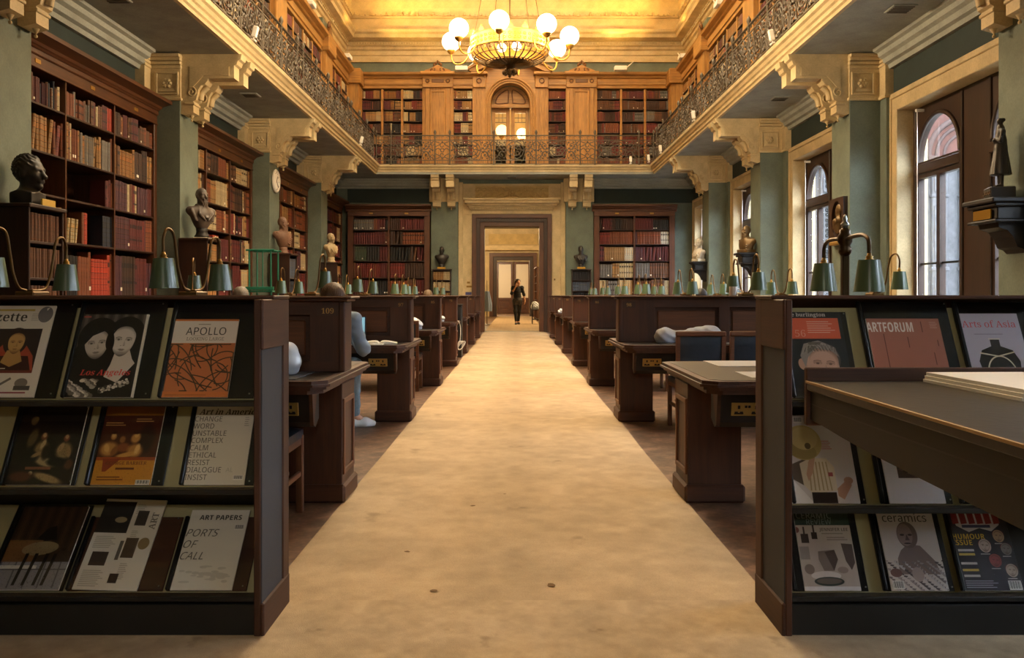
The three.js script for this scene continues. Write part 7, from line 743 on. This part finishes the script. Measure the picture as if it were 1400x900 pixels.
person('standing woman in a black top, grey shorts and black tights touching her face', [0.1, 0, -36], 0.12, { hip: [0, 0.92, 0], waist: [0, 1.06, 0], chest: [0, 1.23, 0], neck: [0, 1.39, 0], sh: [[-0.165, 1.35, 0], [0.165, 1.35, 0]], head: [0, 1.54, 0.02], look: 0.5, nod: 0.05, el: [[-0.22, 1.14, 0.1], [0.24, 1.1, -0.02]], wr: [[-0.09, 1.37, 0.17], [0.27, 0.88, 0.08]], hd: [[0.35, 1, -0.1], [0, -1, 0.15]], hu: [[-0.6, 0.2, 1], [1, 0, 0.2]], hp: [[-0.085, 0.88, 0], [0.085, 0.88, 0]], kn: [[-0.08, 0.5, 0.06], [0.07, 0.5, -0.02]], an: [[-0.06, 0.09, 0.1], [0.05, 0.1, -0.14]], toe: [[-0.08, 0.035, 0.24], [0.06, 0.035, 0.0]] }, { top: M.knit, topName: 'top', sleeve: 'half', lower: M.shorts, shorts: true, shoe: M.black, hair: longHair, hairMat: M.hairDark }, 1.12);
{ const c = thing('coat', 'pale blue coat hanging beside the doorway of the next room', 'coat', [-1.13, 0.55, -35.5]); meshOf(nets((x, y, z) => { const w = 0.16 - 0.08 * clamp((y - 0.3) / 0.5, 0, 1); return Math.max(Math.hypot(x * 0.8, z * 1.3) - w - 0.012 * Math.sin(Math.atan2(z, x) * 7), y - 0.82, -y) * 0.8; }, [-0.3, -0.03, -0.25], [0.3, 0.88, 0.25], 0.02), std('#8fa3c2', 0.85), 'cloth', c); const h = mb(); h.rod([0, 0.8, 0], [0, 1.25, 0], 0.012); h.rod([0, -0.55, 0.0], [0, 0.05, 0], 0.02); h.lathe([[0, -0.55], [0.2, -0.55], [0.2, -0.53], [0.03, -0.5], [0, -0.5]], 14); h.build('stand', M.iron, c); }
{ const { root, cells } = bookcase({ label: 'tall bookcase in the next room, glimpsed through the doorway', pos: [1.12, 0, -42], turn: -E * 0.99, w: 3.2, d: 0.35, st: 0.05, bays: 3, ys: [0.1, 0.55, 1.0, 1.4, 1.8, 2.15], top: 2.5, h: 2.56 }); root.position.set(0.98, 0, -44.6); for (const c of cells) fill(root, c, { cols: upperMix, t: [0.04, 0.07], sets: 0.6, labels: 0.2 }); }
blobs('plastic_bag', 'white bag on a trolley seen through the doorway', 'bag', M.plastic, [0.8, 0.62, -36.4], 0, [[[-0.02, 0.1, 0], [0.1, 0.12, 0], 0.12, 0.12], [[0.0, 0.24, 0], [0.08, 0.26, 0], 0.09, 0.07]], 0.05, 0.02, 0.014);
{ const t = thing('book_trolley', 'dark book trolley carrying a white bag beyond the doorway', 'trolley', [0.92, 0, -36.4]); for (const y of [0.2, 0.58]) mb().box(-0.22, 0.22, y, y + 0.03, -0.35, 0.35, 0.006).build('shelf', M.blackwood, t); for (const x of [-0.2, 0.2]) for (const z of [-0.33, 0.33]) { mb().box(x - 0.018, x + 0.018, 0.05, 0.85, z - 0.018, z + 0.018, 0.004).build('post', M.blackwood, t); const w = mb(); w.add(new THREE.CylinderGeometry(0.035, 0.035, 0.02, 12), mx(x, 0.035, z, 0, 0, E)); w.build('wheel', M.rubber, t); } }

// ================= CHANDELIER AND FLOODS =================
{
  const t = thing('chandelier', 'large brass ring chandelier with eight white globes over the aisle', 'chandelier', [-0.076, 5.0, -13.0]), R = 0.575, gold = std('#b98c3c', 0.34, { metalness: 0.85 });
  const band = mb(); band.lathe([[R - 0.012, -0.2], [R + 0.012, -0.2], [R + 0.014, -0.18], [R, -0.17], [R, -0.03], [R + 0.014, -0.02], [R + 0.01, 0], [R - 0.012, 0], [R - 0.012, -0.2]], 48); for (let k = 0; k < 48; k++) { const a = k / 48 * 6.283; for (const y of [-0.07, -0.13]) band.add(new THREE.TorusGeometry(0.018, 0.006, 5, 8), mx((R + 0.004) * Math.sin(a), y, (R + 0.004) * Math.cos(a), a)); } band.build('ring_band', gold, t);
  const fl = mb(); for (let k = 0; k < 16; k++) { const a = k / 16 * 6.283; fl.prism([[-0.045, 0], [0.045, 0], [0.05, 0.03], [0.02, 0.06], [0, 0.1], [-0.02, 0.06], [-0.05, 0.03]], 'z', -0.005, 0.005).g.at(-1).applyMatrix4(mx(R * Math.sin(a), 0, R * Math.cos(a), a)); } fl.build('crest', gold, t);
  const bowl = (f) => { const a = f * E; return [R * Math.cos(a) * 0.995 + 0.045 * Math.sin(a), -0.2 - 0.19 * Math.sin(a)]; };   // basket of ribs
  for (let k = 0; k < 32; k++) { const a = k / 32 * 6.283; mb().tube(Array.from({ length: 7 }, (_, i) => { const [r, y] = bowl(i / 6); return [r * Math.sin(a), y, r * Math.cos(a)]; }), 0.0105, 12, 5).build('rib', M.oldBrass, t); }
  for (const f of [0.32, 0.62]) { const [r, y] = bowl(f); mb().add(new THREE.TorusGeometry(r, 0.008, 5, 40), mx(0, y, 0, 0, E)).build('hoop', M.oldBrass, t); }
  const dome = mb(); dome.lathe([[0.3, -0.352], [0.2, -0.378], [0.1, -0.39], [0.05, -0.392]], 28); dome.build('dish', M.oldBrass, t); const lace = mb(); for (let k = 0; k < 28; k++) { const a = (k + 0.5) / 28 * 6.283; lace.add(new THREE.TorusGeometry(0.05, 0.007, 5, 10, Math.PI), mx(R * 0.985 * Math.sin(a), -0.25, R * 0.985 * Math.cos(a), a)); } lace.build('lace_ring', M.oldBrass, t);
  const fin = mb(); fin.lathe([[0.055, -0.385], [0.07, -0.4], [0.05, -0.43], [0.075, -0.46], [0.08, -0.49], [0.05, -0.52], [0.02, -0.54], [0.025, -0.56], [0, -0.58]], 16); for (let k = 0; k < 8; k++) { const a = k / 8 * 6.283; fin.ball(0.085 * Math.sin(a), -0.5, 0.085 * Math.cos(a), 0.03, 1.3, 6); } fin.build('finial', M.oldBrass, t);
  const glow = new THREE.MeshStandardMaterial({ color: 0xffffff, emissive: new THREE.Color().setRGB(1.0, 0.86, 0.62), emissiveIntensity: 1.9 });
  for (let k = 0; k < 8; k++) {
    const a = -0.16 + k * Math.PI / 4, G = 0.89, s = Math.sin(a), c = Math.cos(a), P = (r, y) => [r * s, y, r * c];
    mb().tube([P(R, -0.1), P(R + 0.04, -0.22), P(R + 0.14, -0.33), P(G - 0.07, -0.34), P(G - 0.01, -0.27), P(G, -0.17)], 0.011, 24, 7).build('arm', gold, t); mb().lathe([[0, -0.19], [0.02, -0.19], [0.05, -0.165], [0.064, -0.14], [0.06, -0.125], [0, -0.125]], 16, mx(G * s, 0, G * c)).build('cup', gold, t);
    mb().ball(G * s, 0.0, G * c, 0.142, 1, 24).build('globe_bulb', glow, t);
    const l = new THREE.PointLight(GLOBE.color, GLOBE.power); l.position.set(-0.076 + G * s, 5.0, -13 + G * c); l.castShadow = true; l.shadow.radius = 7; scene.add(l);
  }
  const inner = mb(); inner.ball(0.1, -0.12, 0.05, 0.07, 1, 14); inner.ball(-0.12, -0.12, -0.04, 0.07, 1, 14); for (const [x, z] of [[0.1, 0.05], [-0.12, -0.04]]) { const l = new THREE.PointLight(GLOBE.color, 3); l.position.set(-0.076 + x, 4.88, -13 + z); l.castShadow = true; l.shadow.radius = 3.4; scene.add(l); } inner.build('inner_bulb', glow, t);
  for (let k = 0; k < 4; k++) { const a = 0.5 + k * E; mb().rod([R * Math.sin(a), 0, R * Math.cos(a)], [0.06 * Math.sin(a), 2.6, 0.06 * Math.cos(a)], 0.0055, 6).build('chain', M.oldBrass, t); } mb().rod([0, -0.39, 0], [0, 7.18, 0], 0.009, 8).build('stem', M.oldBrass, t); mb().lathe([[0, 2.5], [0.07, 2.52], [0.09, 2.6], [0.05, 2.7], [0, 2.72]], 16).build('hub', gold, t); mb().lathe([[0.02, 7.0], [0.1, 7.1], [0.14, 7.19], [0, 7.195]], 16).build('ceiling_rose', gold, t);
}
{
  let f0; const glow = new THREE.MeshStandardMaterial({ color: 0xffffff, emissive: col('#ffb45a'), emissiveIntensity: 1.2 }), put = (x, z, label, tx0, tz) => { if (!f0) { f0 = thing('flood_light', label, 'flood light', [x, 8.44, z]); mb().box(-0.2, 0.2, 0, 0.13, -0.1, 0.1, 0.012).build('housing', M.white, f0); mb().box(-0.18, 0.18, 0.13, 0.134, -0.085, 0.085).build('glass_panel', glow, f0); const a = mb(); a.rod([0.2, 0.1, 0], [0.42, 0.3, -0.05], 0.015); a.build('bracket_arm', M.white, f0); } else copyOf(f0, label, [x, 8.44, z], Math.abs(x) < 5 ? 0 : E); const l = new THREE.SpotLight(UPLIGHT.color, UPLIGHT.power, 0, 0.95, 0.8); l.position.set(x, 8.6, z); l.target.position.set(tx0, 12, tz); l.castShadow = true; l.shadow.radius = 6; scene.add(l, l.target); };
  put(-1.72, -BACK + 0.6, 'white flood light on the oak cornice beside the broken pediment', -1.2, -BACK + 3.6); put(3.4, -BACK + 0.6, 'small white flood light on the oak cornice above the window-side end bookcase', 2.8, -BACK + 3.6);
  ['first', 'second', 'third', 'fourth', 'fifth'].forEach((o, i) => { const D = 5 + i * 4.9; put(-5.12, -D - 2.3, `white flood light on the oak cornice over the wall bookcases, ${o} along the gallery`, -1.6, -D - 2.3); put(5.12, -D - 2.3, `white flood light on the oak cornice over the windows, ${o} along the gallery`, 1.6, -D - 2.3); });
}
scene.updateMatrixWorld(true);
renderer.render(scene, camera);
